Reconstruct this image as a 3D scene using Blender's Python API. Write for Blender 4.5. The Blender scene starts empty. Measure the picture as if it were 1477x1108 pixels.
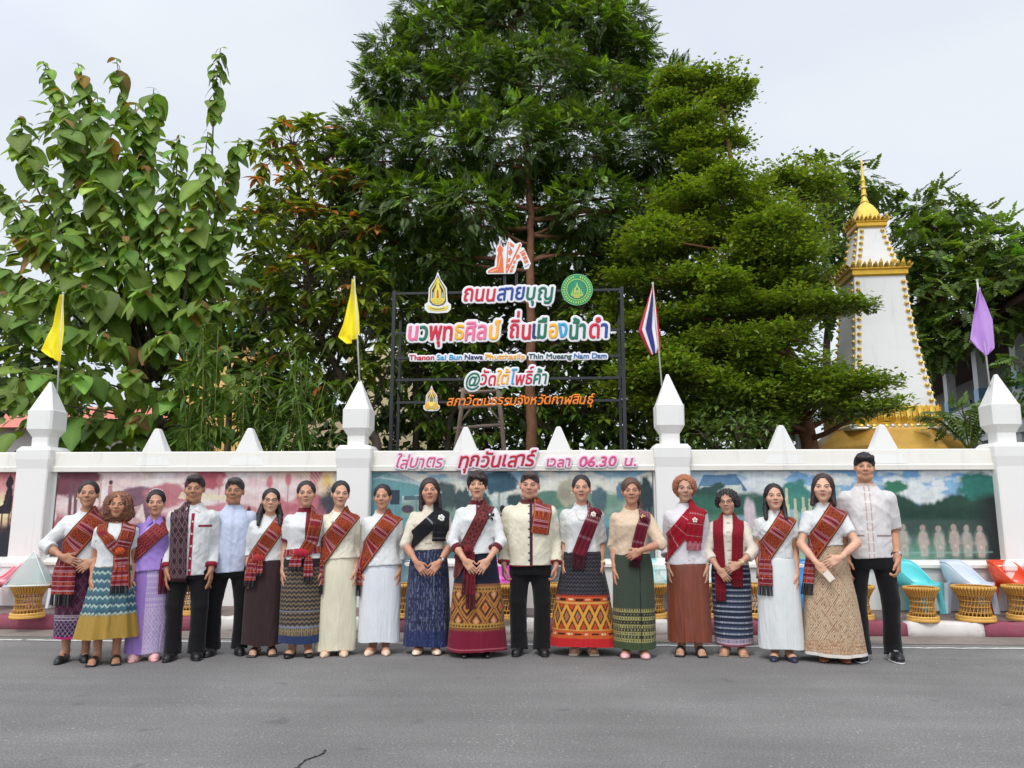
# A row of nineteen people in festive dress in front of a white temple wall, with trees, a lettered sign and a stupa behind.
import bpy, math, random
import numpy as np
from mathutils import Vector, Matrix

SC = bpy.context.scene
COL = SC.collection
rnd = random.Random(7)
rng = np.random.default_rng(11)
PI = math.pi

# ------------------------------------------------------------------ camera
F_PX, PITCH, YAW = 1109.0, math.radians(9.27), math.radians(2.85)
CAM = np.array([0.0, -9.86, 1.34])
cam_d = bpy.data.cameras.new('camera')
cam_d.sensor_width = 36.0
cam_d.lens = F_PX / 1477.0 * 36.0
cam_d.clip_end = 2000.0
cam = bpy.data.objects.new('camera', cam_d)
COL.objects.link(cam)
cam.location = CAM
cam.rotation_euler = (PI / 2 + PITCH, 0, YAW)
SC.camera = cam

# ------------------------------------------------------------------ world: bright overcast over a pale blue sky
SUN_EL, SUN_AZ = math.radians(56), math.radians(200)      # behind the photographer; azimuth clockwise from +Y
SUNDIR = Vector((math.sin(SUN_AZ) * math.cos(SUN_EL), math.cos(SUN_AZ) * math.cos(SUN_EL), math.sin(SUN_EL)))
W = bpy.data.worlds.new('World')
SC.world = W
W.use_nodes = True
nt = W.node_tree
nt.nodes.clear()
def wn(t, **k):
    n = nt.nodes.new(t)
    for a, b in k.items(): setattr(n, a, b)
    return n
sky = wn('ShaderNodeTexSky', sky_type='NISHITA', sun_disc=False)
sky.sun_elevation, sky.sun_rotation = SUN_EL, SUN_AZ
sky.air_density, sky.dust_density, sky.ozone_density = 1.0, 2.5, 1.0
tc = wn('ShaderNodeTexCoord')
mp = wn('ShaderNodeMapping'); mp.inputs['Scale'].default_value = (1.0, 1.0, 2.2)
nz = wn('ShaderNodeTexNoise'); nz.inputs['Scale'].default_value = 1.7; nz.inputs['Detail'].default_value = 5; nz.inputs['Roughness'].default_value = .5
nt.links.new(tc.outputs['Generated'], mp.inputs['Vector']); nt.links.new(mp.outputs[0], nz.inputs['Vector'])
ramp = wn('ShaderNodeValToRGB')                            # the cloud sheet: grey-white with bluish thin places
ramp.color_ramp.elements[0].position = .36; ramp.color_ramp.elements[0].color = (8.0, 8.8, 10.1, 1)
ramp.color_ramp.elements[1].position = .62; ramp.color_ramp.elements[1].color = (9.4, 9.9, 10.5, 1)
nt.links.new(nz.outputs['Fac'], ramp.inputs[0])
dt = wn('ShaderNodeVectorMath', operation='DOT_PRODUCT'); dt.inputs[1].default_value = SUNDIR
nt.links.new(tc.outputs['Generated'], dt.inputs[0])
mr = wn('ShaderNodeMapRange'); mr.inputs[1].default_value = .1; mr.inputs[2].default_value = 1.0; mr.inputs[3].default_value = 1.0; mr.inputs[4].default_value = 1.85
nt.links.new(dt.outputs['Value'], mr.inputs[0])            # the cloud is brighter round the hidden sun
ml = wn('ShaderNodeVectorMath', operation='SCALE'); nt.links.new(ramp.outputs[0], ml.inputs[0]); nt.links.new(mr.outputs[0], ml.inputs['Scale'])
mx = wn('ShaderNodeMix', data_type='RGBA'); mx.inputs['Factor'].default_value = .86
nt.links.new(sky.outputs[0], mx.inputs['A']); nt.links.new(ml.outputs[0], mx.inputs['B'])
bg = wn('ShaderNodeBackground'); bg.inputs['Strength'].default_value = .10
wo = wn('ShaderNodeOutputWorld')
nt.links.new(mx.outputs['Result'], bg.inputs['Color']); nt.links.new(bg.outputs[0], wo.inputs[0])

# ------------------------------------------------------------------ sun, veiled by cloud
sd = bpy.data.lights.new('sun', 'SUN'); sd.energy = 1.5; sd.angle = math.radians(14); sd.color = (1, .96, .9)
so = bpy.data.objects.new('sun', sd); COL.objects.link(so)
so.rotation_euler = (-SUNDIR).to_track_quat('-Z', 'Y').to_euler()
so.location = (0, -20, 30)

SC.view_settings.view_transform = 'Standard'
SC.view_settings.look = 'None'
SC.view_settings.exposure = 0.0
SC.view_settings.gamma = 1.0
SC.cycles.use_denoising = True
SC.cycles.max_bounces = 8
SC.cycles.transparent_max_bounces = 12

# ------------------------------------------------------------------ where things stand: photo measurements turned into metres
_F = np.array([-math.sin(YAW) * math.cos(PITCH), math.cos(YAW) * math.cos(PITCH), math.sin(PITCH)])
_R = np.array([math.cos(YAW), math.sin(YAW), 0.0])
_U = np.cross(_R, _F)
def ray(px, py): return _F + _R * (px - 738.5) / F_PX - _U * (py - 554) / F_PX
def at(px, py, Y):
    d = ray(px, py); return CAM + d * (Y - CAM[1]) / d[1]
def atz(px, py, Z):
    d = ray(px, py); return CAM + d * (Z - CAM[2]) / d[2]

# ------------------------------------------------------------------ helpers
def lin(r, g=None, b=None):
    """sRGB 0-255 to linear"""
    if g is None: r, g, b = r
    f = lambda c: ((c / 255) / 12.92 if c / 255 <= .04045 else ((c / 255 + .055) / 1.055) ** 2.4)
    return (f(r), f(g), f(b))

def tag(o, label=None, cat=None, group=None, kind=None):
    if label: o['label'] = label
    if cat: o['category'] = cat
    if group: o['group'] = group
    if kind: o['kind'] = kind
    return o

def empty(name, loc=(0, 0, 0), rz=0.0, label=None, cat=None, group=None):
    o = bpy.data.objects.new(name, None); COL.objects.link(o)
    o.location = loc; o.rotation_euler = (0, 0, rz); o.empty_display_size = .2
    return tag(o, label, cat, group)

def mk(name, V, faces, mat, parent=None, loc=None, smooth=True, col=None, vec=None):
    """one mesh object from numpy arrays; faces is a list of (n,k) index arrays"""
    V = np.asarray(V, np.float32)
    me = bpy.data.meshes.new(name)
    me.vertices.add(len(V)); me.vertices.foreach_set('co', V.ravel())
    fl = [np.asarray(f, np.int32) for f in faces if len(f)]
    idx = np.concatenate([f.ravel() for f in fl])
    cnt = np.concatenate([np.full(len(f), f.shape[1], np.int32) for f in fl])
    me.loops.add(len(idx)); me.loops.foreach_set('vertex_index', idx)
    me.polygons.add(len(cnt))
    me.polygons.foreach_set('loop_start', np.concatenate([[0], np.cumsum(cnt)[:-1]]).astype(np.int32))
    me.polygons.foreach_set('loop_total', cnt)
    me.polygons.foreach_set('use_smooth', np.full(len(cnt), smooth, bool))
    if col is not None:
        a = me.color_attributes.new('Col', 'FLOAT_COLOR', 'POINT')
        c = np.ones((len(V), 4), np.float32); c[:, :3] = col
        a.data.foreach_set('color', c.ravel())
    if vec is not None:
        for k, v in vec.items():
            a = me.attributes.new(k, 'FLOAT_VECTOR', 'POINT'); a.data.foreach_set('vector', np.asarray(v, np.float32).ravel())
    me.update(); me.validate()
    me.materials.append(mat)
    o = bpy.data.objects.new(name, me); COL.objects.link(o)
    if parent is not None: o.parent = parent
    if loc is not None: o.location = loc
    return o

def copy_tree(o, parent=None, loc=None):
    c = o.copy(); COL.objects.link(c)
    if parent is not None: c.parent = parent
    if loc is not None: c.location = loc
    for ch in list(o.children): copy_tree(ch, c)
    return c

class MB:
    """collects shapes with a colour each, to become ONE mesh object"""
    def __init__(s): s.V = []; s.F = {}; s.C = []; s.n = 0
    def add(s, V, F, c=(1, 1, 1)):
        V = np.asarray(V, float); s.V.append(V)
        c = np.asarray(c, float)
        s.C.append(np.broadcast_to(c, (len(V), 3)) if c.ndim == 1 else c)
        for f in F:
            f = np.asarray(f)
            if len(f): s.F.setdefault(f.shape[1], []).append(f + s.n)
        s.n += len(V); return s
    def faces(s, V, polys, c=(1, 1, 1)):
        d = {}
        for p in polys: d.setdefault(len(p), []).append(p)
        return s.add(V, [np.array(v) for v in d.values()], c)
    def box(s, x0, x1, y0, y1, z0, z1, c=(1, 1, 1), bev=0.0):
        if bev <= 0:
            V = [(x, y, z) for z in (z0, z1) for y in (y0, y1) for x in (x0, x1)]
            return s.faces(V, [(0, 2, 3, 1), (4, 5, 7, 6), (0, 1, 5, 4), (2, 6, 7, 3), (0, 4, 6, 2), (1, 3, 7, 5)], c)
        b = bev
        rings = []
        for z, o in ((z0, b), (z0 + b, 0), (z1 - b, 0), (z1, b)):
            X0, X1, Y0, Y1 = x0 + o, x1 - o, y0 + o, y1 - o; k = b if o == 0 else b * .4
            rings.append([(X0 + k, Y0, z), (X1 - k, Y0, z), (X1, Y0 + k, z), (X1, Y1 - k, z), (X1 - k, Y1, z), (X0 + k, Y1, z), (X0, Y1 - k, z), (X0, Y0 + k, z)])
        return s.loft(rings, c=c)
    def loft(s, rings, closed=True, caps=True, c=(1, 1, 1)):
        n = len(rings[0]); m = len(rings)
        V = np.array(rings, float).reshape(-1, 3)
        i = np.arange(n if closed else n - 1); j = (i + 1) % n
        Q = np.concatenate([np.stack([r * n + i, r * n + j, (r + 1) * n + j, (r + 1) * n + i], 1) for r in range(m - 1)])
        F = [Q]
        if caps: F += [np.arange(n)[::-1][None], (np.arange(n) + (m - 1) * n)[None]]
        return s.add(V, F, c)
    def lathe(s, prof, cx=0, cy=0, cz=0, n=24, c=(1, 1, 1), sq=0.0):
        a = np.arange(n) * 2 * PI / n
        return s.loft([np.stack([cx + r * np.cos(a), cy + r * np.sin(a), np.full(n, cz + z)], 1) for r, z in prof], c=c)
    def tube(s, pts, r, n=8, c=(1, 1, 1), caps=True):
        P = np.array(pts, float); m = len(P)
        r = np.broadcast_to(np.asarray(r, float), (m,)) if np.ndim(r) == 0 else np.asarray(r, float)
        T = np.gradient(P, axis=0) if m > 1 else np.array([[0, 0, 1.]])
        T /= np.linalg.norm(T, axis=1)[:, None] + 1e-12
        ref = np.array([0, 0, 1.]) if abs(T[0][2]) < .9 else np.array([1., 0, 0])
        N = np.cross(T[0], ref); N /= np.linalg.norm(N)
        a = np.arange(n) * 2 * PI / n; rings = []
        for k in range(m):
            N = N - T[k] * N.dot(T[k]); N /= np.linalg.norm(N) + 1e-12
            B = np.cross(T[k], N)
            rings.append(P[k] + r[k] * (np.cos(a)[:, None] * N + np.sin(a)[:, None] * B))
        return s.loft(rings, caps=caps, c=c)
    def ball(s, c0, r, n=10, m=6, c=(1, 1, 1)):
        r = np.broadcast_to(np.asarray(r, float), (3,)); a = np.arange(n) * 2 * PI / n
        rings = [np.stack([c0[0] + r[0] * math.sin(t) * np.cos(a), c0[1] + r[1] * math.sin(t) * np.sin(a), np.full(n, c0[2] - r[2] * math.cos(t))], 1) for t in np.linspace(.12, PI - .12, m)]
        return s.loft(rings, c=c)
    def prism(s, poly, y0, y1, c=(1, 1, 1)):
        """an outline in x,z pushed from y0 (front) to y1"""
        p = np.asarray(poly, float)
        if np.sum(p[:, 0] * np.roll(p[:, 1], -1) - np.roll(p[:, 0], -1) * p[:, 1]) > 0: p = p[::-1]
        A = np.stack([p[:, 0], np.full(len(p), y0), p[:, 1]], 1); B = A.copy(); B[:, 1] = y1
        return s.loft([A, B], c=c)
    def arr(s): return np.concatenate(s.V), [np.concatenate(v) for v in s.F.values()], np.concatenate(s.C)
    def build(s, name, mat, parent=None, loc=None, smooth=False):
        V, F, C = s.arr(); return mk(name, V, F, mat, parent, loc, smooth, C)

# ------------------------------------------------------------------ materials
MATS = {}
class NG:
    """small wrapper to write shader graphs as expressions"""
    def __init__(s, name):
        s.m = bpy.data.materials.new(name); s.m.use_nodes = True; s.t = s.m.node_tree; s.t.nodes.clear()
    def n(s, typ, **k):
        x = s.t.nodes.new(typ)
        for a, b in k.items(): setattr(x, a, b)
        return x
    def put(s, sock, v):
        if isinstance(v, bpy.types.NodeSocket): s.t.links.new(v, sock)
        elif v is not None: sock.default_value = v
    def math(s, op, a, b=None, c=None, clamp=False):
        x = s.n('ShaderNodeMath', operation=op, use_clamp=clamp); s.put(x.inputs[0], a)
        if b is not None: s.put(x.inputs[1], b)
        if c is not None: s.put(x.inputs[2], c)
        return x.outputs[0]
    def noise(s, scale, detail=4, rough=.55, vec=None, out='Fac', dist=0):
        x = s.n('ShaderNodeTexNoise'); x.inputs['Scale'].default_value = scale; x.inputs['Detail'].default_value = detail
        x.inputs['Roughness'].default_value = rough; x.inputs['Distortion'].default_value = dist
        if vec is not None: s.put(x.inputs['Vector'], vec)
        return x.outputs[out]
    def mix(s, f, a, b, blend='MIX'):
        x = s.n('ShaderNodeMix', data_type='RGBA', blend_type=blend)
        s.put(x.inputs['Factor'], f)
        for k, v in (('A', a), ('B', b)): s.put(x.inputs[k], (*v, 1) if isinstance(v, tuple) and len(v) == 3 else v)
        return x.outputs['Result']
    def rng(s, v, a, b, c=0., d=1., smooth=True):
        x = s.n('ShaderNodeMapRange', interpolation_type='SMOOTHSTEP' if smooth else 'LINEAR')
        s.put(x.inputs[0], v)
        for i, q in enumerate((a, b, c, d)): s.put(x.inputs[i + 1], q)
        return x.outputs[0]
    def pos(s, mode='Object'): return s.n('ShaderNodeTexCoord').outputs[mode]
    def geo(s): return s.n('ShaderNodeNewGeometry')
    def attr(s, name, out='Color'): return s.n('ShaderNodeAttribute', attribute_name=name).outputs[out]
    def scale(s, v, k):
        x = s.n('ShaderNodeMapping'); s.put(x.inputs['Vector'], v); x.inputs['Scale'].default_value = k; return x.outputs[0]
    def bump(s, h, strength, dist=.01, nrm=None):
        x = s.n('ShaderNodeBump'); x.inputs['Strength'].default_value = strength; x.inputs['Distance'].default_value = dist
        s.put(x.inputs['Height'], h); s.put(x.inputs['Normal'], nrm); return x.outputs[0]
    def out(s, col, rough=.6, metal=0., nrm=None, spec=.5, transl=None, sheen=0., alpha=None, trans=0., coat=0., sss=0.):
        p = s.n('ShaderNodeBsdfPrincipled'); i = p.inputs
        s.put(i['Base Color'], (*col, 1) if isinstance(col, tuple) and len(col) == 3 else col)
        s.put(i['Roughness'], rough); s.put(i['Metallic'], metal); s.put(i['Normal'], nrm); s.put(i['Specular IOR Level'], spec)
        i['Sheen Weight'].default_value = sheen; i['Coat Weight'].default_value = coat; i['Transmission Weight'].default_value = trans
        if sss: i['Subsurface Weight'].default_value = sss; i['Subsurface Radius'].default_value = (.01, .004, .002); i['Subsurface Scale'].default_value = 1.
        s.put(i['Alpha'], alpha)
        sh = p.outputs[0]
        if transl is not None:
            t = s.n('ShaderNodeBsdfTranslucent'); s.put(t.inputs[0], transl[1]); mx_ = s.n('ShaderNodeMixShader'); mx_.inputs[0].default_value = transl[0]
            s.t.links.new(sh, mx_.inputs[1]); s.t.links.new(t.outputs[0], mx_.inputs[2]); sh = mx_.outputs[0]
        o = s.n('ShaderNodeOutputMaterial'); s.t.links.new(sh, o.inputs[0]); MATS[s.m.name] = s.m
        return s.m

def painted(name, rough=.55, var=.06, vscale=3., bump=.15, bscale=60., metal=0., spec=.4, dirt=None, sheen=0., coat=0., fine=None):
    """surface whose base colour is the mesh's own 'Col', broken up by noise"""
    g = NG(name); P = g.pos(); c = g.attr('Col')
    v = g.rng(g.noise(vscale, 5, .6, P), .25, .75, 1 - var, 1 + var, False)
    m = g.n('ShaderNodeVectorMath', operation='SCALE'); g.put(m.inputs[0], c); g.put(m.inputs['Scale'], v); c = m.outputs[0]
    if dirt:
        f = g.math('MULTIPLY', g.rng(g.noise(dirt[1], 8, .7, g.scale(P, dirt[3] if len(dirt) > 3 else (1, 1, 1))), .52, .75), dirt[2])
        c = g.mix(f, c, dirt[0])
    h = g.noise(bscale, 3, .6, P)
    if fine: h = g.math('ADD', h, g.math('MULTIPLY', fine(g, P), 1.0))
    return g.out(c, rough, metal, g.bump(h, bump, .004), spec, sheen=sheen, coat=coat)
# ------------------------------------------------------------------ smooth solids: signed distances meshed by surface nets
def nets(D, ax):
    """quads of the zero surface of D sampled on the rectilinear axes ax"""
    S = D < 0
    nx, ny, nz = D.shape
    act = np.zeros((nx - 1, ny - 1, nz - 1), np.uint8)
    for i in (0, 1):
        for j in (0, 1):
            for k in (0, 1): act += S[i:nx - 1 + i, j:ny - 1 + j, k:nz - 1 + k]
    ci = np.argwhere((act > 0) & (act < 8))
    if len(ci) == 0: return np.zeros((0, 3)), np.zeros((0, 4), int)
    ind = np.full(act.shape, -1, np.int64); ind[tuple(ci.T)] = np.arange(len(ci))
    P = np.zeros((len(ci), 3)); W = np.zeros(len(ci))
    cor = {}
    for i in (0, 1):
        for j in (0, 1):
            for k in (0, 1): cor[i, j, k] = D[ci[:, 0] + i, ci[:, 1] + j, ci[:, 2] + k]
    C = [np.stack([ax[a][ci[:, a]], ax[a][ci[:, a] + 1]], 1) for a in range(3)]
    for a in range(3):
        o = [b for b in range(3) if b != a]
        for p in (0, 1):
            for q in (0, 1):
                k0 = [0, 0, 0]; k0[o[0]] = p; k0[o[1]] = q; k1 = list(k0); k1[a] = 1
                d0, d1 = cor[tuple(k0)], cor[tuple(k1)]; m = (d0 < 0) != (d1 < 0)
                t = d0[m] / (d0[m] - d1[m]); X = np.zeros((m.sum(), 3))
                X[:, a] = C[a][m, 0] + t * (C[a][m, 1] - C[a][m, 0]); X[:, o[0]] = C[o[0]][m, p]; X[:, o[1]] = C[o[1]][m, q]
                P[m] += X; W[m] += 1
    P /= W[:, None]
    Q = []
    for a in range(3):
        o = [(a + 1) % 3, (a + 2) % 3]
        s0 = [slice(None)] * 3; s1 = [slice(None)] * 3; s0[a] = slice(0, -1); s1[a] = slice(1, None)
        for b in o: s0[b] = slice(1, -1); s1[b] = slice(1, -1)
        A, B = S[tuple(s0)], S[tuple(s1)]; e = np.argwhere(A != B)
        if not len(e): continue
        neg = A[tuple(e.T)]; e = e.copy(); e[:, o[0]] += 1; e[:, o[1]] += 1
        def cell(u, v):
            c = e.copy(); c[:, o[0]] -= u; c[:, o[1]] -= v; return ind[tuple(c.T)]
        q = np.stack([cell(1, 1), cell(0, 1), cell(0, 0), cell(1, 0)], 1)
        q[~neg] = q[~neg][:, ::-1]
        Q.append(q)
    return P, np.concatenate(Q)

def mesh_sdf(f, lo, hi, h, zax=None, band=2.2):
    ax = [np.arange(lo[a], hi[a] + h, h) for a in range(3)]
    if zax is not None: ax[2] = zax
    n = [len(a) for a in ax]; s = 6
    cax = [a[np.minimum(np.arange(0, len(a) + s, s), len(a) - 1)] for a in ax]
    # coarse cell centres decide which fine samples are evaluated
    cen = [(c[:-1] + c[1:]) / 2 for c in cax]; cs = [c[1:] - c[:-1] for c in cax]
    G = np.stack(np.meshgrid(*cen, indexing='ij'), -1).reshape(-1, 3)
    dc = f(G).reshape([len(c) for c in cen])
    rad = .5 * np.sqrt(cs[0][:, None, None] ** 2 + cs[1][None, :, None] ** 2 + cs[2][None, None, :] ** 2)
    actc = np.abs(dc) < rad * 1.25 + band * h
    rep = lambda A: np.repeat(np.repeat(np.repeat(A, s, 0), s, 1), s, 2)[:n[0], :n[1], :n[2]]
    D = rep(dc).astype(float); M = rep(actc)
    # samples on the far faces of active blocks too
    for a in range(3):
        sl0 = [slice(None)] * 3; sl1 = [slice(None)] * 3; sl0[a] = slice(1, None); sl1[a] = slice(0, -1)
        M2 = M.copy(); M2[tuple(sl0)] |= M[tuple(sl1)]; M = M2
    I = np.argwhere(M)
    if len(I): D[tuple(I.T)] = f(np.stack([ax[a][I[:, a]] for a in range(3)], 1))
    return nets(D, ax)

def smin(a, b, k):
    if k <= 0: return np.minimum(a, b)
    h = np.clip(.5 + .5 * (b - a) / k, 0, 1); return b * (1 - h) + a * h - k * h * (1 - h)
class Shape:
    """a list of blended primitives; each is evaluated only near its own box"""
    def __init__(s): s.p = []
    def _add(s, fn, lo, hi, k, op): s.p.append((fn, np.array(lo), np.array(hi), k, op)); return s
    def cap(s, a, b, ra, rb, k=.01, op='u', flat=None):
        a, b = np.array(a, float), np.array(b, float); ab = b - a; L2 = ab.dot(ab) + 1e-12; L = math.sqrt(L2); R = max(ra, rb)
        def fn(P):
            t = (P - a) @ ab / L2; tc_ = np.clip(t, 0, 1); d = np.linalg.norm(P - a - tc_[:, None] * ab, axis=1) - (ra + (rb - ra) * tc_)
            if flat: d = np.maximum(d, (t - 1) * L)
            return d
        return s._add(fn, np.minimum(a, b) - R, np.maximum(a, b) + R, k, op)
    def ell(s, c, r, k=.01, op='u', rot=None):
        c, r = np.array(c, float), np.broadcast_to(np.array(r, float), (3,)); m = r.min(); R = r.max()
        def fn(P):
            q = P - c
            if rot is not None: q = q @ rot
            k0 = np.linalg.norm(q / r, axis=1); k1 = np.linalg.norm(q / (r * r), axis=1) + 1e-9
            return k0 * (k0 - 1) / k1
        return s._add(fn, c - R, c + R, k, op)
    def box(s, c, half, rnd_, k=.01, op='u', rot=None):
        c, half = np.array(c, float), np.array(half, float); R = np.linalg.norm(half)
        def fn(P):
            q = P - c
            if rot is not None: q = q @ rot
            q = np.abs(q) - (half - rnd_); return np.linalg.norm(np.maximum(q, 0), axis=1) + np.minimum(q.max(1), 0) - rnd_
        return s._add(fn, c - R, c + R, k, op)
    def loftz(s, prof, k=.01, op='u', ex=2.3):
        """upright body of elliptical sections: rows (z, half width, half depth, centre y[, centre x])"""
        p = np.array([tuple(r) + (0,) * (5 - len(r)) for r in sorted(prof)], float); Z = p[:, 0]
        zz = np.linspace(Z[0], Z[-1], 80)
        def ip(c):
            v = np.interp(zz, Z, c); w = np.r_[v[0], v, v[-1]]
            for _ in range(6): w[1:-1] = (w[:-2] + 2 * w[1:-1] + w[2:]) / 4
            return w[1:-1]
        A, B, Y, X = ip(p[:, 1]), ip(p[:, 2]), ip(p[:, 3]), ip(p[:, 4])
        def fn(P):
            z = np.clip(P[:, 2], Z[0], Z[-1]); a, b = np.interp(z, zz, A), np.interp(z, zz, B)
            x, y = np.abs(P[:, 0] - np.interp(z, zz, X)) / a, np.abs(P[:, 1] - np.interp(z, zz, Y)) / b
            d = ((x ** ex + y ** ex + 1e-12) ** (1 / ex) - 1) * np.minimum(a, b)
            dz = np.maximum(Z[0] - P[:, 2], P[:, 2] - Z[-1]); o = (d > 0) & (dz > 0)
            return np.where(o, np.hypot(d, dz), np.maximum(d, dz))
        return s._add(fn, (-A.max() - .1, -B.max() - .1 + Y.min(), Z[0]), (A.max() + .1, B.max() + .1 + Y.max(), Z[-1]), k, op)
    def raw(s, fn, lo, hi, k=0, op='u'): return s._add(fn, lo, hi, k, op)
    def __call__(s, P):
        P = np.asarray(P, float); D = np.full(len(P), .5)
        for fn, lo, hi, k, op in s.p:
            if op == 'u':
                m = np.all((P > lo - .09 - k) & (P < hi + .09 + k), 1)
                # outside the box the distance to the box is a safe stand-in
                q = np.maximum(np.maximum(lo - P, P - hi), 0); bd = np.linalg.norm(q, axis=1); D = np.where(m, D, np.minimum(D, bd + .02))
                if m.any(): D[m] = smin(D[m], fn(P[m]), k)
            elif op == 's':
                m = np.all((P > lo - .03 - k) & (P < hi + .03 + k), 1)
                if m.any(): D[m] = -smin(-D[m], fn(P[m]), k)
            elif op == 'i': D = np.maximum(D, fn(P))
            elif op == 'd': D = D + fn(P)
        return D

# ------------------------------------------------------------------ lettering: the built-in font's outlines, thickened to a round marker stroke
_GL = {}
def glyph(ch):
    """(outline segments (n,2,2), advance) of one character at size 1"""
    if ch in _GL: return _GL[ch]
    def ev(s):
        cu = bpy.data.curves.new('t', 'FONT'); cu.body = s; o = bpy.data.objects.new('t', cu); COL.objects.link(o)
        dg = bpy.context.evaluated_depsgraph_get(); c = o.evaluated_get(dg).to_curve(dg); out = []
        for sp in c.splines:
            pts = []; bp = sp.bezier_points; n = len(bp)
            for k in range(n):
                a, b = bp[k], bp[(k + 1) % n]; p0, p1, p2, p3 = (np.array(q[:2]) for q in (a.co, a.handle_right, b.handle_left, b.co))
                for t in np.arange(5) / 5.: pts.append((1 - t) ** 3 * p0 + 3 * (1 - t) ** 2 * t * p1 + 3 * (1 - t) * t * t * p2 + t ** 3 * p3)
            pts = np.array(pts); out.append(np.stack([pts, np.roll(pts, -1, 0)], 1))
        bpy.data.objects.remove(o); return np.concatenate(out)
    if ch == ' ': _GL[ch] = (np.zeros((0, 2, 2)), .28); return _GL[ch]
    seg = ev(ch); seg = seg[np.abs(seg[:, 0] - seg[:, 1]).sum(1) > 1e-6]
    adv = ev(ch + 'l')[..., 0].max() - ev('l')[..., 0].max()
    _GL[ch] = (seg, max(adv, 0) if ch not in 'ัิีึืุู่้๊๋์ํ' else 0.0); return _GL[ch]
def seg_dist(P, seg):
    """signed distance with non-zero winding (outlines may overlap)"""
    d = np.full(len(P), 9.); wd = np.zeros(len(P), int)
    for (x0, y0), (x1, y1) in seg:
        dx, dy = x1 - x0, y1 - y0; t = np.clip(((P[:, 0] - x0) * dx + (P[:, 1] - y0) * dy) / (dx * dx + dy * dy + 1e-12), 0, 1)
        d = np.minimum(d, np.hypot(P[:, 0] - x0 - t * dx, P[:, 1] - y0 - t * dy))
        if y0 != y1:
            c = (P[:, 1] > min(y0, y1)) & (P[:, 1] <= max(y0, y1)) & (P[:, 0] < x0 + (P[:, 1] - y0) * dx / dy); wd += c * (1 if y1 > y0 else -1)
    return np.where(wd != 0, -d, d)
UPPER, TONE = 'ัิีึืํ', '่้๊๋์'
def lettering(text, cols, p0, p1, Y, hgt_px, stroke, halo, name, parent, mat, jit=.03, slant=0., res=.006, thick=.016, halo_c=(.82, .80, .82), wide=1.0, off=(0, 0, 0)):
    """text from photo point p0 to p1 (baseline), consonants hgt_px tall, standing in the plane y = Y; one child per colour run is not needed: colours are per vertex"""
    A, B = at(*p0, Y), at(*p1, Y)
    top = at(p0[0], p0[1] - hgt_px, Y); S = (top[2] - A[2]) / .55
    pen = 0; items = []; prev = ''; ci = -1; r = random.Random(len(text) * 7 + int(p0[0]))
    for ch in text:
        seg, adv = glyph(ch); mark = ch in UPPER or ch in TONE or ch in 'ุู'
        if ch != ' ' and not mark: ci += 1
        up = .0
        if ch in TONE and prev in UPPER: up = .20
        if not mark: jd = (r.uniform(-1, 1) * jit, r.uniform(-1, 1) * jit * 1.3, 1 + r.uniform(-1, 1) * jit)
        if len(seg): items.append((seg.copy(), pen, up, jd, cols[min(max(ci, 0), len(cols) - 1)] if isinstance(cols, (list, tuple)) and not isinstance(cols[0], (int, float)) else cols))
        pen += adv; prev = ch if not (ch in 'ุู') else prev
    Wd = B[0] - A[0]; kx_ = Wd / pen
    segs = []
    for seg, px_, up, jd, c in items:
        q = seg.copy(); q[..., 0] *= jd[2]; q[..., 1] *= jd[2]
        q[..., 0] += slant * q[..., 1] + px_ + jd[0]; q[..., 1] += up + jd[1]
        q[..., 0] *= kx_ * wide; q[..., 1] *= S
        q[..., 1] += (B[2] - A[2]) * (px_ / pen); segs.append((q, c))
    mg = halo + stroke + 3 * res; lo = np.min([q.min((0, 1)) for q, c in segs], 0) - mg; hi = np.max([q.max((0, 1)) for q, c in segs], 0) + mg
    gx, gy = np.arange(lo[0], hi[0], res), np.arange(lo[1], hi[1], res); D = np.full((len(gx), len(gy)), .5); K = np.zeros(D.shape, int)
    for n_, (q, c) in enumerate(segs):
        a0, a1 = q.min((0, 1)) - mg, q.max((0, 1)) + mg; ix = np.where((gx >= a0[0]) & (gx <= a1[0]))[0]; iy = np.where((gy >= a0[1]) & (gy <= a1[1]))[0]
        P = np.stack(np.meshgrid(gx[ix], gy[iy], indexing='ij'), -1).reshape(-1, 2); d = seg_dist(P, q).reshape(len(ix), len(iy))
        sub = np.ix_(ix, iy); m = d < D[sub]; t = D[sub]; t[m] = d[m]; D[sub] = t; t = K[sub]; t[m] = n_; K[sub] = t
    out = []
    for kind, wdt, y0, y1 in (('backing', stroke + halo, 0., thick), ('letters', stroke, -thick * .7, .004)):
        if kind == 'backing' and halo <= 0: continue
        ya = np.array([y0 - .006, y0, (y0 + y1) / 2, y1, y1 + .006]); d2 = D - wdt
        D3 = np.maximum(d2[:, None, :], np.maximum(y0 + .001 - ya, ya - y1 + .001)[None, :, None])
        V, F = nets(D3, [gx, ya, gy])
        if kind == 'letters':
            i0 = np.clip(((V[:, 0] - gx[0]) / res).round().astype(int), 0, len(gx) - 1); i1 = np.clip(((V[:, 2] - gy[0]) / res).round().astype(int), 0, len(gy) - 1)
            C = np.array([c for q, c in segs])[K[i0, i1]]
        else: C = np.tile(halo_c, (len(V), 1))
        V = V + A + np.array([0, 0, 0]) - np.array(off); V[:, 1] += 0
        out.append((V, F, C))
    V = np.concatenate([o[0] for o in out]); n0 = 0; Fs = []
    for o in out: Fs.append(o[1] + n0); n0 += len(o[0])
    return mk(name, V, [np.concatenate(Fs)], mat, parent, None, True, np.concatenate([o[2] for o in out]))
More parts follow.
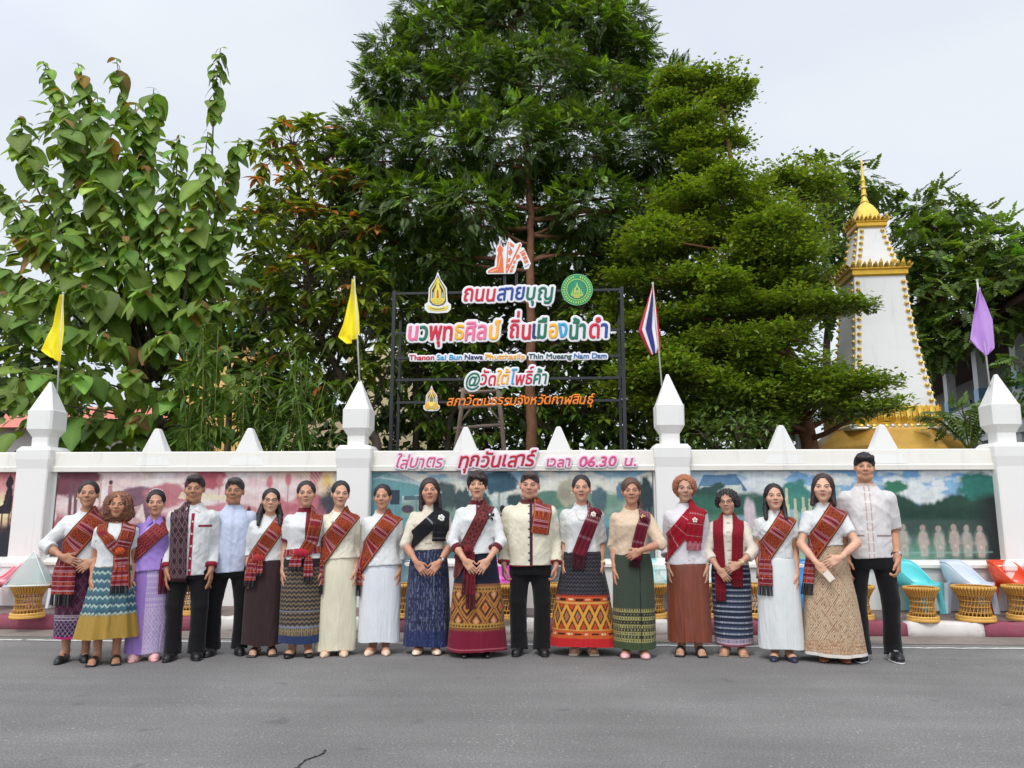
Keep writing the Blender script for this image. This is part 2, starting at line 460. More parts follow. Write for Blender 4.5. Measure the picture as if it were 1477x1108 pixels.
# ================================================================== materials of the place
def mat_asphalt():
    g = NG('asphalt'); P = g.pos()
    big = g.rng(g.noise(.55, 4, .6, P), .3, .7, .86, 1.12)
    strk = g.rng(g.noise(1.6, 5, .65, g.scale(P, (.22, 2.0, 1))), .3, .72, .91, 1.06)
    fine = g.rng(g.noise(75, 3, .75, P), .3, .7, .58, 1.45, False)
    vo = g.n('ShaderNodeTexVoronoi'); vo.inputs['Scale'].default_value = 85; g.put(vo.inputs['Vector'], P)
    chip = g.rng(vo.outputs['Color'], .80, .97, 0, 1)
    c = g.mix(g.math('MULTIPLY', chip, g.rng(g.noise(1.3, 3, .6, P), .35, .7, .12, .7)), (.186, .178, .172), (.44, .43, .41))
    for f in (big, strk, fine):
        m = g.n('ShaderNodeVectorMath', operation='SCALE'); g.put(m.inputs[0], c); g.put(m.inputs['Scale'], f); c = m.outputs[0]
    spots = g.rng(g.noise(3.1, 3, .5, P), .66, .73)                       # dark oil spots
    c = g.mix(g.math('MULTIPLY', spots, .35), c, (.06, .06, .06))
    h = g.math('ADD', g.noise(120, 3, .7, P), g.math('MULTIPLY', vo.outputs['Distance'], .8))
    return g.out(c, .88, 0, g.bump(h, .55, .006), .3)
def mat_ground(name, c0, c1, sc, bump=.4):
    g = NG(name); P = g.pos()
    c = g.mix(g.rng(g.noise(sc, 6, .65, P), .3, .7), c0, c1)
    f = g.rng(g.noise(70, 3, .7, P), .3, .7, .8, 1.2, False)
    m = g.n('ShaderNodeVectorMath', operation='SCALE'); g.put(m.inputs[0], c); g.put(m.inputs['Scale'], f)
    return g.out(m.outputs[0], .92, 0, g.bump(g.noise(60, 5, .7, P), bump, .01), .25)
M_ASPH = mat_asphalt()
M_GUT = mat_ground('gutter_concrete', (.20, .165, .145), (.27, .225, .20), 2.2)
M_PAVE = mat_ground('paving', (.15, .115, .105), (.225, .17, .155), 1.6)
M_EARTH = mat_ground('earth', (.05, .04, .028), (.035, .05, .018), 1.2)
M_PLASTER = painted('white_plaster', .75, .035, 1.4, .18, 40, spec=.25, dirt=((.36, .34, .29), 1.6, .42, (2.6, 2.6, .30)))
M_KERB = painted('kerb_paint', .8, .10, 4, .7, 26, spec=.25, dirt=((.16, .14, .13), 5, .75))
M_MURAL = painted('mural_paint', .7, .05, 6, .1, 60, spec=.25)
M_PAINT = painted('sign_paint', .35, .02, 4, .03, 80, spec=.5)
M_METAL = painted('black_steel', .45, .12, 8, .1, 60, spec=.5)
M_GOLD = painted('gold_paint', .36, .14, 5, .25, 30, metal=.55, spec=.6)
M_PLASTIC = painted('plastic', .30, .02, 5, .03, 50, spec=.5, coat=.1)
M_RATTAN = painted('rattan', .5, .18, 30, .3, 90, spec=.4)
M_WOOD = painted('wood', .8, .2, 9, .6, 40, spec=.2)
M_CLOTHFLAG = painted('flag_cloth', .8, .04, 8, .15, 120, spec=.2, sheen=.2)
M_BARK = painted('bark', .9, .3, 7, .9, 22, spec=.15)
def mat_leaf(name, tr=.31, rough=.42, spec=.45):
    g = NG(name); c = g.attr('Col'); P = g.pos()
    v = g.rng(g.noise(1.1, 3, .6, P), .3, .7, .8, 1.2, False)
    m = g.n('ShaderNodeVectorMath', operation='SCALE'); g.put(m.inputs[0], c); g.put(m.inputs['Scale'], v)
    b = g.mix(1.0, m.outputs[0], (1.22, 1.04, .85), 'MULTIPLY'); y = g.mix(1.0, b, (1.7, 1.7, .5), 'MULTIPLY')
    return g.out(b, rough, 0, None, spec, transl=(tr, y))
M_LEAF = mat_leaf('leaf')
M_LEAFM = mat_leaf('leaf_matte', .32, .5, .25)

# ================================================================== ground, road, kerb, pavement
def sheet(name, x0, x1, y0, y1, z, mat, nx=1, ny=1):
    X, Y = np.meshgrid(np.linspace(x0, x1, nx + 1), np.linspace(y0, y1, ny + 1), indexing='ij')
    V = np.stack([X.ravel(), Y.ravel(), np.full(X.size, z)], 1)
    i, j = np.meshgrid(np.arange(nx), np.arange(ny), indexing='ij'); a = (i * (ny + 1) + j).ravel()
    return tag(mk(name, V, [np.stack([a, a + ny + 1, a + ny + 2, a + 1], 1)], mat, smooth=False), kind='structure')
KY, PZ = -1.135, .145           # kerb face, pavement height
sheet('ground', -400, 400, -400, 600, -.03, M_EARTH)
sheet('road', -60, 60, -25, -1.62, 0, M_ASPH)
sheet('gutter', -60, 60, -1.62, KY + .02, .004, M_GUT)
sheet('temple_ground', -60, 60, .1, 60, .10, M_EARTH)
# edge line: a worn white stripe, ragged
mb = MB()
xs = np.arange(-14, 14, .05)
w0 = -1.845 + .008 * np.sin(xs * 3.1) + rng.normal(0, .006, len(xs)); w1 = w0 + .062 + rng.normal(0, .007, len(xs)) + .012 * np.sin(xs * 1.3)
for a in range(len(xs) - 1):
    if rng.random() < .05: continue
    mb.faces([(xs[a], w0[a], .004), (xs[a + 1], w0[a + 1], .004), (xs[a + 1], w1[a + 1], .004), (xs[a], w1[a], .004)], [(0, 1, 2, 3)], (.62, .60, .56))
tag(mb.build('edge_line', M_KERB), kind='structure')
# a crack in the asphalt near the camera
def crack(pts):
    mb = MB(); P = np.array([atz(x, y, .004)[:2] for x, y in pts])
    t = np.linspace(0, len(P) - 1, len(P) * 8); Q = np.stack([np.interp(t, np.arange(len(P)), P[:, k]) for k in (0, 1)], 1) + rng.normal(0, .006, (len(t), 2))
    d = np.gradient(Q, axis=0); d /= np.linalg.norm(d, axis=1)[:, None]; n = np.stack([-d[:, 1], d[:, 0]], 1)
    w = (.004 + .004 * rng.random(len(Q)))[:, None]
    A, B = Q + n * w, Q - n * w
    V = np.concatenate([np.c_[A, np.full(len(A), .004)], np.c_[B, np.full(len(B), .004)]]); k = len(A); i = np.arange(k - 1)
    mb.add(V, [np.stack([i, i + k, i + k + 1, i + 1], 1)], (.025, .025, .025))
    return mb
tag(crack([(428, 1108), (440, 1097), (452, 1092), (466, 1087), (470, 1081)]).build('road_crack', M_KERB), kind='structure')
# pavement slab with a slightly uneven top
X, Y = np.meshgrid(np.arange(-30, 30.01, .25), np.linspace(KY + .17, .02, 6), indexing='ij')
Z = PZ - .004 + .006 * np.sin(X * 2.3) * np.cos(Y * 3) + rng.normal(0, .002, X.shape)
a = (np.arange(X.shape[0] - 1)[:, None] * 6 + np.arange(5)[None]).ravel()
tag(mk('pavement', np.stack([X.ravel(), Y.ravel(), Z.ravel()], 1), [np.stack([a, a + 6, a + 7, a + 1], 1)], M_PAVE), kind='structure')
# kerb stones, painted red and white in turn
KRED, KWHITE = lin(142, 74, 90), lin(214, 208, 202)
bnd = [-27, 78, 178, 278, 375, 472, 568, 672, 778, 885, 990, 1097, 1203, 1310, 1421, 1535]
kx = [at(b, 905, KY)[0] for b in bnd]
def kerb_stone(x0, x1, c, first):
    n = 14; mbk = MB(); rings = []
    prof = [(0, -.03), (0, .06), (.006, PZ - .022), (.024, PZ - .002), (.08, PZ + .004), (.175, PZ + .002), (.175, -.03)]
    for x in np.linspace(x0, x1, n):
        e = .012 if x in (x0, x1) else 0
        rings.append([(x, KY + y + e * (y < .1) + rng.normal(0, .0035), z - (e if z > .05 else 0) + (rng.normal(0, .004) if z > .1 else 0)) for y, z in prof])
    mbk.loft(rings, c=c)
    return tag(mbk.build('kerb_stone', M_KERB, smooth=True), kind='structure')
for i in range(len(kx) - 1): kerb_stone(kx[i] + .002, kx[i + 1] - .002, KRED if i % 2 == 0 else KWHITE, i == 0)
step = kx[1] - kx[0]
for i in range(1, 5):
    kerb_stone(kx[0] - i * step + .002, kx[0] - (i - 1) * step - .002, KWHITE if i % 2 else KRED, 0)
    kerb_stone(kx[-1] + (i - 1) * step + .002, kx[-1] + i * step - .002, KWHITE if i % 2 == 0 else KRED, 0)

# ================================================================== murals (flat paintings on the wall), painted vertex by vertex
def smooth(a, b, x): t = np.clip((x - a) / (b - a), 0, 1); return t * t * (3 - 2 * t)
_NT = np.random.default_rng(3).random((64, 64))
def vnoise(x, y):
    xi = np.floor(x).astype(int); yi = np.floor(y).astype(int); fx = x - xi; fy = y - yi
    fx = fx * fx * (3 - 2 * fx); fy = fy * fy * (3 - 2 * fy); g = lambda a, b: _NT[a % 64, b % 64]
    return (g(xi, yi) * (1 - fx) + g(xi + 1, yi) * fx) * (1 - fy) + (g(xi, yi + 1) * (1 - fx) + g(xi + 1, yi + 1) * fx) * fy
def fbm(x, y, o=4):
    s = 0; a = .5
    for k in range(o): s = s + a * vnoise(x * 2 ** k + 7 * k, y * 2 ** k + 3 * k); a *= .5
    return s / (1 - .5 ** o)
class Painter:
    """paints in photo pixel coordinates (px right, py down) on the mural's vertex grid"""
    def __init__(s, px, py): s.x, s.y = px, py; s.C = np.zeros(px.shape + (3,))
    def put(s, m, c):
        c = np.array(lin(c)) if len(np.shape(c)) == 1 else c; m = np.clip(m, 0, 1)[..., None]; s.C = s.C * (1 - m) + c * m
    def ell(s, cx, cy, rx, ry, c, soft=.12, rough=0., a=1.):
        d = np.hypot((s.x - cx) / rx, (s.y - cy) / ry)
        if rough: d = d + rough * (fbm(s.x / max(rx, 6) * 2.2 + cx, s.y / max(ry, 6) * 2.2 + cy) - .5)
        s.put(a * smooth(1 + soft, 1 - soft, d), c)
    def poly(s, pts, c, a=1.):
        inside = np.zeros(s.x.shape, bool); p = pts
        for i in range(len(p)):
            (x0, y0), (x1, y1) = p[i], p[(i + 1) % len(p)]
            if y0 == y1: continue
            cnd = (s.y > min(y0, y1)) & (s.y <= max(y0, y1)); inside ^= cnd & (s.x < x0 + (s.y - y0) * (x1 - x0) / (y1 - y0))
        s.put(inside * a, c)
    def line(s, x0, y0, x1, y1, w, c, a=1.):
        dx, dy = x1 - x0, y1 - y0; t = np.clip(((s.x - x0) * dx + (s.y - y0) * dy) / (dx * dx + dy * dy), 0, 1)
        s.put(a * smooth(w * .5 + .7, w * .5 - .7, np.hypot(s.x - x0 - t * dx, s.y - y0 - t * dy)), c)
    def tree(s, cx, cy, rx, ry, base, c, ct):
        s.line(cx, cy, cx, base, max(2, rx * .13), ct); s.ell(cx, cy, rx, ry, c, .12, .7)
        s.ell(cx - rx * .25, cy - ry * .35, rx * .55, ry * .4, tuple(min(255, v + 18) for v in c), .4, .8, .6)
    def wash(s, amp=.12):
        amp *= 1.5; s.C *= (1 + .5 * amp * np.stack([fbm(s.x / 3.1 + 5, s.y / 3.1) - .5, fbm(s.x / 3.7, s.y / 3.3 + 8) - .5, fbm(s.x / 4.1 + 2, s.y / 2.9 + 1) - .5], -1) * 2)
        s.C *= (1 + amp * (fbm(s.x / 9, s.y / 5) - .5) * 2)[..., None]
        s.C *= (1 + amp * .7 * (fbm(s.x / 2.3, s.y / 30) - .5) * 2)[..., None]

def paint_dusk_buddha(p):
    f = (p.y - 682) / 123
    p.C[:] = np.array(lin(216, 150, 150)); p.put(smooth(.2, .0, f), (190, 110, 116)); p.put(smooth(.45, .75, f) * .8, (128, 82, 92)); p.put(smooth(.65, .95, f), (52, 50, 58))
    p.ell(3, 738, 16, 22, (246, 222, 168), .6); p.ell(24, 725, 9, 18, (226, 126, 112), .5, .6)
    d = (44, 38, 44)
    p.poly([(9.4, 683), (10.6, 688), (13.4, 691), (14.6, 695), (14.4, 700), (12.6, 704), (14.6, 707), (15.4, 716), (15.8, 730), (16.4, 738), (14, 743.5), (-8, 744), (-9, 738), (-2, 733), (3, 730), (4.6, 716), (6.4, 707), (7, 704.5), (4.4, 703), (4.6, 700.5), (3.2, 699.4), (4.8, 696), (5, 692), (8.2, 688)], d); p.line(10.5, 712, 7, 734, 1.3, (70, 62, 68)); p.line(2, 736, 13, 740, 1., (70, 62, 68))
    for x in (3, 13): p.line(x, 744, x + .5, 768, 2.2, (60, 40, 50))
    p.ell(24, 748, 8, 12, (84, 58, 72), .4, .9); p.ell(18, 780, 16, 26, (38, 40, 48), .5, .9, .9); p.ell(2, 790, 14, 22, (46, 46, 54), .5, .9); p.wash(.16)
def paint_rose(p):
    f = (p.y - 682) / 123
    p.C[:] = np.array(lin(232, 206, 204)); p.put(smooth(.15, 0, f) * smooth(330, 480, p.x), (226, 186, 156))
    cl = fbm(p.x / 60, p.y / 14); p.put(smooth(.5, .65, cl) * .7, (244, 228, 222))
    p.put(smooth(.40, .52, f + .06 * np.sin(p.x / 23) + .1 * (fbm(p.x / 30, p.y / 30) - .5)), (196, 116, 126))
    for x, y, rx, ry, c in ((200, 725, 40, 20, (132, 96, 112)), (240, 716, 36, 16, (196, 124, 132)), (170, 748, 60, 16, (116, 84, 100)), (330, 738, 40, 9, (206, 136, 142)), (400, 735, 26, 14, (200, 120, 130)), (450, 735, 34, 18, (196, 112, 124))): p.ell(x, y, rx, ry, c, .2, .6)
    p.ell(105, 690, 34, 20, (112, 62, 72), .2, .7); p.ell(90, 705, 26, 14, (124, 72, 84), .3, .7)
    for x in (96, 104): p.line(x, 700, x + 2, 760, 5, (120, 82, 92))
    p.ell(300, 690, 22, 18, (182, 92, 104), .2, .7); p.ell(278, 700, 14, 10, (200, 116, 124), .3, .7); p.line(284, 690, 284, 730, 3, (236, 206, 196))
    for x, y in ((315, 694), (388, 698), (415, 694)): p.ell(x, y, 4.5, 9, (212, 128, 134), .3, .3); p.line(x, y, x, 728, 1.2, (190, 120, 124))
    p.poly([(260, 712), (330, 718), (350, 726), (255, 722)], (240, 226, 188), .8)
    p.ell(455, 690, 10, 22, (196, 106, 114), .2, .4); p.ell(472, 703, 14, 20, (226, 206, 170), .3, .3); p.ell(470, 700, 6, 14, (232, 190, 110), .3); p.ell(478, 728, 16, 20, (70, 72, 82), .4, .9)
    for k in range(5): p.line(432 + k * 6, 684, 462 + k * 4, 712, 1.6, (240, 224, 210), .6)
    for x in (70, 150, 330, 345, 360): p.ell(x, 742, 3.2, 9, (66, 58, 66), .3); p.ell(x + 4, 748, 5, 8, (238, 226, 220), .3)
    p.poly([(178, 738), (205, 730), (212, 770), (180, 776)], (216, 176, 176), .8); p.poly([(196, 748), (204, 728), (212, 760)], (240, 214, 208), .9)
    p.line(140, 690, 141, 735, 2.5, (206, 160, 150)); p.ell(155, 698, 3, 3.5, (80, 50, 60)); p.poly([(152, 702), (158, 702), (159, 725), (151, 725)], (190, 132, 134))
    p.put(smooth(.62, .95, f) * .85, (104, 82, 98)); p.ell(120, 790, 60, 20, (70, 62, 78), .4, .8); p.ell(300, 780, 120, 18, (92, 72, 88), .5, .8); p.wash(.13)
def paint_village(p):
    f = (p.y - 680) / 126
    p.C[:] = np.array(lin(128, 170, 190)); p.put(smooth(.05, .32, f), (196, 212, 208)); cl = fbm(p.x / 45, p.y / 16)
    p.put(smooth(.5, .62, cl) * smooth(.5, .2, f), (226, 226, 214))
    for x, y, rx, ry in ((770, 705, 40, 16), (885, 705, 34, 18), (650, 704, 36, 14)): p.ell(x, y, rx, ry, (228, 226, 212), .5, .7, .85)
    p.put(smooth(.30, .40, f + .10 * (fbm(p.x / 26, p.y / 26) - .5) * 2), (136, 166, 148)); p.put(smooth(.48, .56, f), (116, 164, 168)); p.put(smooth(.62, .8, f), (92, 128, 132))
    for x, y, rx, ry, c in ((640, 716, 20, 22, (74, 92, 92)), (668, 722, 14, 18, (66, 84, 86)), (800, 722, 30, 14, (98, 136, 118)), (870, 722, 36, 14, (120, 154, 134)), (900, 708, 8, 14, (90, 128, 150)), (868, 722, 10, 22, (84, 110, 118)), (935, 716, 14, 26, (48, 66, 70)), (745, 724, 12, 12, (58, 84, 84)), (695, 724, 14, 14, (62, 88, 88))): p.ell(x, y, rx, ry, c, .2, .7)
    p.tree(722, 696, 26, 16, 740, (58, 92, 108), (150, 162, 158))
    p.poly([(530, 680), (572, 680), (640, 712), (580, 716), (580, 760), (530, 760)], (108, 158, 162)); p.poly([(556, 680), (572, 680), (640, 710), (634, 713)], (170, 190, 196))
    for k in range(12): p.line(545, 688, 530 + k * 8, 680 + abs(k - 4) * 3, .9, (200, 216, 210), .6)
    for k in range(9): p.line(532 + k * 5.5, 716, 532 + k * 5.5, 756, .9, (84, 128, 136), .7)
    p.poly([(562, 706), (576, 706), (576, 728), (562, 728)], (56, 66, 78)); p.poly([(582, 716), (610, 716), (610, 722), (582, 722)], (84, 110, 120)); p.poly([(590, 726), (630, 724), (632, 730), (590, 733)], (140, 170, 170))
    p.ell(588, 735, 9, 6, (84, 72, 86)); p.line(600, 716, 602, 750, 2, (110, 140, 146)); p.line(625, 712, 625, 750, 2, (110, 140, 146))
    p.ell(822, 710, 14, 20, (176, 172, 150), .2, .5); p.ell(818, 712, 9, 10, (160, 156, 136), .3, .4)
    p.ell(727, 735, 4, 6, (48, 40, 44)); p.ell(727, 756, 7, 15, (206, 120, 132)); p.line(722, 745, 732, 745, 3, (60, 50, 60))
    p.ell(752, 760, 14, 16, (60, 84, 94), .4, .8); p.ell(700, 780, 40, 14, (66, 96, 106), .5, .8); p.ell(880, 775, 50, 14, (84, 118, 130), .5, .8); p.wash(.11)
def paint_lake(p):
    f = (p.y - 678) / 130
    p.C[:] = np.array(lin(122, 172, 214)); p.put(smooth(0, .3, f) * .6, (160, 196, 218)); cl = fbm(p.x / 34 + 9, p.y / 15)
    p.put(smooth(.46, .58, cl) * smooth(.5, .35, f), (222, 228, 228)); p.put(smooth(1190, 1010, p.x) * .65 * smooth(.5, .3, f), (208, 218, 216))
    p.poly([(1012, 690), (1016, 683), (1065, 682), (1068, 690), (1080, 708), (1004, 708)], (96, 134, 168)); p.poly([(1010, 700), (1072, 698), (1074, 712), (1008, 714)], (206, 214, 204)); p.line(1012, 708, 1000, 716, 2.5, (84, 120, 150)); p.line(1066, 688, 1078, 706, 3, (74, 112, 146))
    for x, y, rx, ry, c in ((1020, 712, 22, 12, (52, 84, 80)), (1038, 700, 8, 6, (50, 82, 76)), (1060, 728, 60, 18, (44, 86, 74)), (1010, 740, 40, 22, (56, 110, 92)), (1100, 730, 40, 18, (52, 96, 84)), (1150, 712, 22, 20, (64, 132, 124)), (1160, 726, 26, 14, (70, 140, 128))): p.ell(x, y, rx, ry, c, .2, .8)
    t = 718 + 7 * np.sin(p.x / 19) + 14 * (fbm(p.x / 11, p.x * 0 + 3) - .5) + smooth(1400, 1440, p.x) * -34
    p.put(smooth(-3, 5, p.y - t) * smooth(1275, 1300, p.x), (40, 76, 62)); p.ell(1298, 702, 16, 10, (56, 122, 92), .2, .8); p.ell(1420, 700, 30, 22, (44, 116, 104), .25, .9)
    p.put(smooth(722, 740, p.y) * smooth(752, 746, p.y) * smooth(1290, 1310, p.x) * .7, (30, 58, 48))
    p.put(smooth(748, 754, p.y) * smooth(1275, 1290, p.x), (64, 84, 76)); p.put(smooth(765, 800, p.y) * smooth(1430, 1290, p.x), (112, 160, 142)); p.put(smooth(1400, 1440, p.x + (p.y - 740) * .1) * smooth(705, 722, p.y), (36, 42, 42))
    p.put(smooth(735, 765, p.y) * smooth(1190, 1160, p.x), (120, 158, 132)); p.put(smooth(790, 800, p.y) * smooth(1190, 1160, p.x) * .6, (170, 196, 180))
    for x, y, h in ((1138, 706, 46), (1150, 722, 34), (1162, 720, 34), (1172, 722, 34), (1208, 690, 60), (1216, 705, 40)):
        c = (206, 204, 170); p.ell(x, y, 2.2, 3.4, c); p.poly([(x - 3.5, y + h), (x - 2.2, y + 3), (x + 2.2, y + 3), (x + 3.5, y + h)], c)
    for x, y in ((1080, 740), (1085, 745)): p.ell(x, y, 6, 22, (214, 200, 204), .3, .3)
    for k, x in enumerate((1305, 1333, 1356, 1378, 1396, 1415)):
        c, c2 = ((200, 178, 168), (182, 160, 152)) if k % 2 else ((190, 180, 170), (168, 160, 150)); y = 762 + (k % 3); A = .72
        p.ell(x, y + 24, 9, 22, (140, 160, 146), .35, .5, .7); p.ell(x, y, 4, 4.8, c, .2, .2, A); p.ell(x - 1, y + .5, 2.2, 2.6, (168, 140, 134), .4, .2, .5)
        p.poly([(x - 5.5, y + 7), (x - 2, y + 4.5), (x + 2, y + 4.5), (x + 5.5, y + 8), (x + 6.5, y + 22), (x + 4.5, y + 42), (x - 5, y + 42), (x - 6.5, y + 22)], c, A)
        p.line(x - 5, y + 9, x - 8, y + 22, 2.4, c2, A); p.line(x - 8, y + 22, x - 1, y + 26, 2.2, c2, A); p.line(x + 5, y + 9, x + 7.5, y + 23, 2.4, c2, A); p.line(x + 7.5, y + 23, x + 1, y + 27, 2.2, c2, A); p.line(x - 4, y + 8, x + 5, y + 30, 1.1, c2, .8); p.line(x, y + 30, x, y + 42, 1., c2, .6); p.ell(x + .5, y + 27, 2.6, 2.2, (214, 196, 180), .3, .2, .7)
    p.line(1285, 800, 1430, 798, 2, (150, 186, 170), .6); p.wash(.12)

def muted(C):
    C = np.clip(C, .002, .85); g = (C @ np.array([.3, .55, .15]))[:, None]; C = g + (C - g) * .98
    return np.clip(C * .84 + .006, .002, .8)

# ================================================================== the wall: bays between pillars
ZT, ZS, ZB = at(700, 650, 0)[2], at(700, 671, -.03)[2], at(700, 679, -.03)[2]      # coping top, band step, coping bottom
ZM, ZL = at(1450, 809, 0)[2], at(1450, 822, -.05)[2]                              # mural foot, ledge foot
WHITE, CREAM = (.80, .785, .75), (.80, .77, .70)
PIL_X = [at(x, 760, -.12)[0] for x in (36, 506, 974, 1475)]
PW = .215                       # half width of a pillar shaft
def wall_bay(x0, x1, mural_fn, mpx, merlons, label, m0, m1):
    e = empty('wall_bay', ((x0 + x1) / 2, 0, PZ), 0, label, 'wall'); cx = (x0 + x1) / 2
    L = lambda x: x - cx; z = lambda q: q - PZ
    b = MB().box(L(x0), L(x1), .03, .20, -.2, z(ZB) + .01, WHITE); b.build('panel', M_PLASTER, e)
    c = MB()
    c.loft([[(L(x), -.035, z(ZB)), (L(x), -.04, z(ZS) - .012), (L(x), -.028, z(ZS)), (L(x), -.012, z(ZT) - .012), (L(x), .0, z(ZT)), (L(x), .23, z(ZT)), (L(x), .25, z(ZT) - .02), (L(x), .25, z(ZB)), (L(x), .02, z(ZB) - .004)] for x in np.linspace(x0, x1, 12)], c=CREAM)
    c.build('coping', M_PLASTER, e)
    c = MB(); c.loft([[(L(x), -.03, z(ZL)), (L(x), -.085, z(ZL) + .02), (L(x), -.085, z(ZL) + .055), (L(x), -.06, z(ZL) + .075), (L(x), -.05, z(ZM) - .03), (L(x), .028, z(ZM)), (L(x), .028, z(ZL))] for x in (x0, x1)], c=CREAM); c.build('ledge', M_PLASTER, e)
    c = MB(); c.box(L(x0), L(x1), -.045, .028, -.2, z(ZL) + .01, WHITE, .006); c.build('plinth', M_PLASTER, e)
    for mx_ in merlons:
        w, h, d0, d1 = .232, .30, -.032, .19; X = L(mx_); zb = z(ZS) + .015; zt = z(ZT) + .31
        m = MB(); m.loft([[(X - w, d0, zb - .010), (X + w, d0, zb - .010), (X + w, d1, zb - .010), (X - w, d1, zb - .010)], [(X - .032, .03, zt - .012), (X + .032, .03, zt - .012), (X + .032, .12, zt - .012), (X - .032, .12, zt - .012)], [(X - .018, .045, zt), (X + .018, .045, zt), (X + .018, .10, zt), (X - .018, .10, zt)]], c=WHITE)
        m.build('merlon', M_PLASTER, e)
    if mural_fn:
        nx, nz = int((m1 - m0) / .011), int((ZB - ZM) / .011)
        gx, gz = np.meshgrid(np.linspace(m0, m1, nx + 1), np.linspace(ZM + .012, ZB - .008, nz + 1), indexing='ij')
        u = np.linspace(0, 1, nx + 1)[:, None] * np.ones((1, nz + 1)); v = (1 - np.linspace(0, 1, nz + 1))[None] * np.ones((nx + 1, 1))
        p = Painter(mpx[0] + u * (mpx[1] - mpx[0]), mpx[2] + v * (mpx[3] - mpx[2])); mural_fn(p)
        V = np.stack([L(gx).ravel(), np.full(gx.size, .024), z(gz).ravel()], 1); i, j = np.meshgrid(np.arange(nx), np.arange(nz), indexing='ij'); q = (i * (nz + 1) + j).ravel()
        mk('mural', V, [np.stack([q, q + nz + 1, q + nz + 2, q + 1], 1)], M_MURAL, e, None, True, muted(p.C.reshape(-1, 3)))
        fr = MB()                                                       # thin dark edge round the painting
        for a0, a1, b0, b1 in ((m0 - .012, m1 + .012, ZB - .008, ZB + .002), (m0 - .012, m0, ZM + .012, ZB - .008), (m1, m1 + .012, ZM + .012, ZB - .008)):
            fr.box(L(a0), L(a1), .014, .029, z(b0), z(b1), (.12, .11, .11))
        fr.build('mural_edge', M_PAINT, e)
    return e
def mx0(px): return at(px, 740, .02)[0]
edges = [(PIL_X[i] + PW - .02, PIL_X[i + 1] - PW + .02) for i in range(3)]
wall_bay(PIL_X[0] - 4.5, PIL_X[0] - PW + .02, paint_dusk_buddha, (-95, 26, 683, 805), [], 'wall bay at the far left with a dark statue painted on pink', mx0(-95), mx0(26))
wall_bay(*edges[0], paint_rose, (76, 484, 683, 806), [at(x, 650, 0)[0] for x in (222, 357)], 'white wall bay with the rose pink mural behind the left group', mx0(79), mx0(483))
wall_bay(*edges[1], paint_village, (530, 944, 679, 807), [at(x, 650, 0)[0] for x in (671, 806)], 'white wall bay with a village mural and pink lettering on its coping', mx0(531), mx0(942))
wall_bay(*edges[2], paint_lake, (990, 1445, 677, 809), [at(x, 650, 0)[0] for x in (1130, 1277)], 'white wall bay with a lake mural and unfinished pale figures', mx0(992), mx0(1441))
wall_bay(PIL_X[3] + PW - .02, PIL_X[3] + 4.6, paint_dusk_buddha, (-95, 26, 683, 805), [PIL_X[3] + 1.9], 'wall bay cut off at the right edge of the photo', PIL_X[3] + .5, PIL_X[3] + 4)

def sq(cx, w, z, ch=0., cy=.115):
    k = w * ch
    return [(cx - w + k, cy - w, z), (cx + w - k, cy - w, z), (cx + w, cy - w + k, z), (cx + w, cy + w - k, z), (cx + w - k, cy + w, z), (cx - w + k, cy + w, z), (cx - w, cy + w - k, z), (cx - w, cy - w + k, z)]
ZTOP = [at(x, y, .1)[2] for x, y in ((70, 551), (515, 549), (963, 540), (1440, 540))]
ZLED = at(963, 640, -.1)[2]
def pillar(X, label, zt):
    z = lambda q: q - PZ
    e = empty('wall_pillar', (X, 0, PZ), 0, label, 'pillar', 'white pillars of the temple wall')
    H = zt - PZ; zl = z(ZLED); k = (H - zl) / .88
    s = MB(); s.loft([sq(0, PW + .035, -.15, .06), sq(0, PW + .035, z(ZL) - .02, .06), sq(0, PW + .05, z(ZL), .06), sq(0, PW + .05, z(ZL) + .05, .06), sq(0, PW + .02, z(ZM), .06), sq(0, PW, z(ZM) + .02, .06), sq(0, PW, 1.72, .06), sq(0, PW + .018, zl - .17, .06), sq(0, PW + .018, zl - .05, .06), sq(0, PW - .02, zl, .08)], c=WHITE); s.build('shaft', M_PLASTER, e)
    c = MB(); c.loft([sq(0, .115, zl - .01, .1), sq(0, .115, zl + .13 * k, .1), sq(0, .125, zl + .145 * k, .1), sq(0, .174, zl + .23 * k, .14), sq(0, .176, zl + .48 * k, .14), sq(0, .164, zl + .487 * k, .14), sq(0, .016, H, .3)], c=WHITE); c.build('cap', M_PLASTER, e)
    return e
pillars = [pillar(PIL_X[i], l, ZTOP[i]) for i, l in enumerate(('white wall pillar with a yellow flag, left of the leftmost woman', 'white wall pillar with a yellow flag, between the pink and the village mural', 'white wall pillar carrying the striped tricolour flag', 'white wall pillar with the purple flag near the right edge'))]
# ================================================================== the lettered sign behind the wall
YS = .75
def rect(mb, x0, x1, y0, y1, Y, d=.03, c=(.02, .021, .023), w=0):
    pass
SIGN = empty('lettered_sign', (at(733, 640, YS)[0], YS, .1), 0, 'tall black frame with colourful lettering and emblems above the wall', 'sign')
SO = np.array(SIGN.location)
def loc(P): return np.asarray(P) - SO
BLK = lin(36, 38, 42)
mb = MB()
def bar(mb, a, b, w, c=BLK, dy=0.0):
    a, b = loc(a), loc(b); a[1] += dy; b[1] += dy
    if abs(b[2] - a[2]) > abs(b[0] - a[0]): mb.loft([[(p[0] - w, p[1] - w, p[2]), (p[0] + w, p[1] - w, p[2]), (p[0] + w, p[1] + w, p[2]), (p[0] - w, p[1] + w, p[2])] for p in (a, b)], c=c)
    else: mb.loft([[(p[0], p[1] - w, p[2] - w), (p[0], p[1] + w, p[2] - w), (p[0], p[1] + w, p[2] + w), (p[0], p[1] - w, p[2] + w)] for p in (a, b)], c=c)
Yb = YS + .06
tl, tr_ = at(569, 422, Yb), at(896.5, 416, Yb)
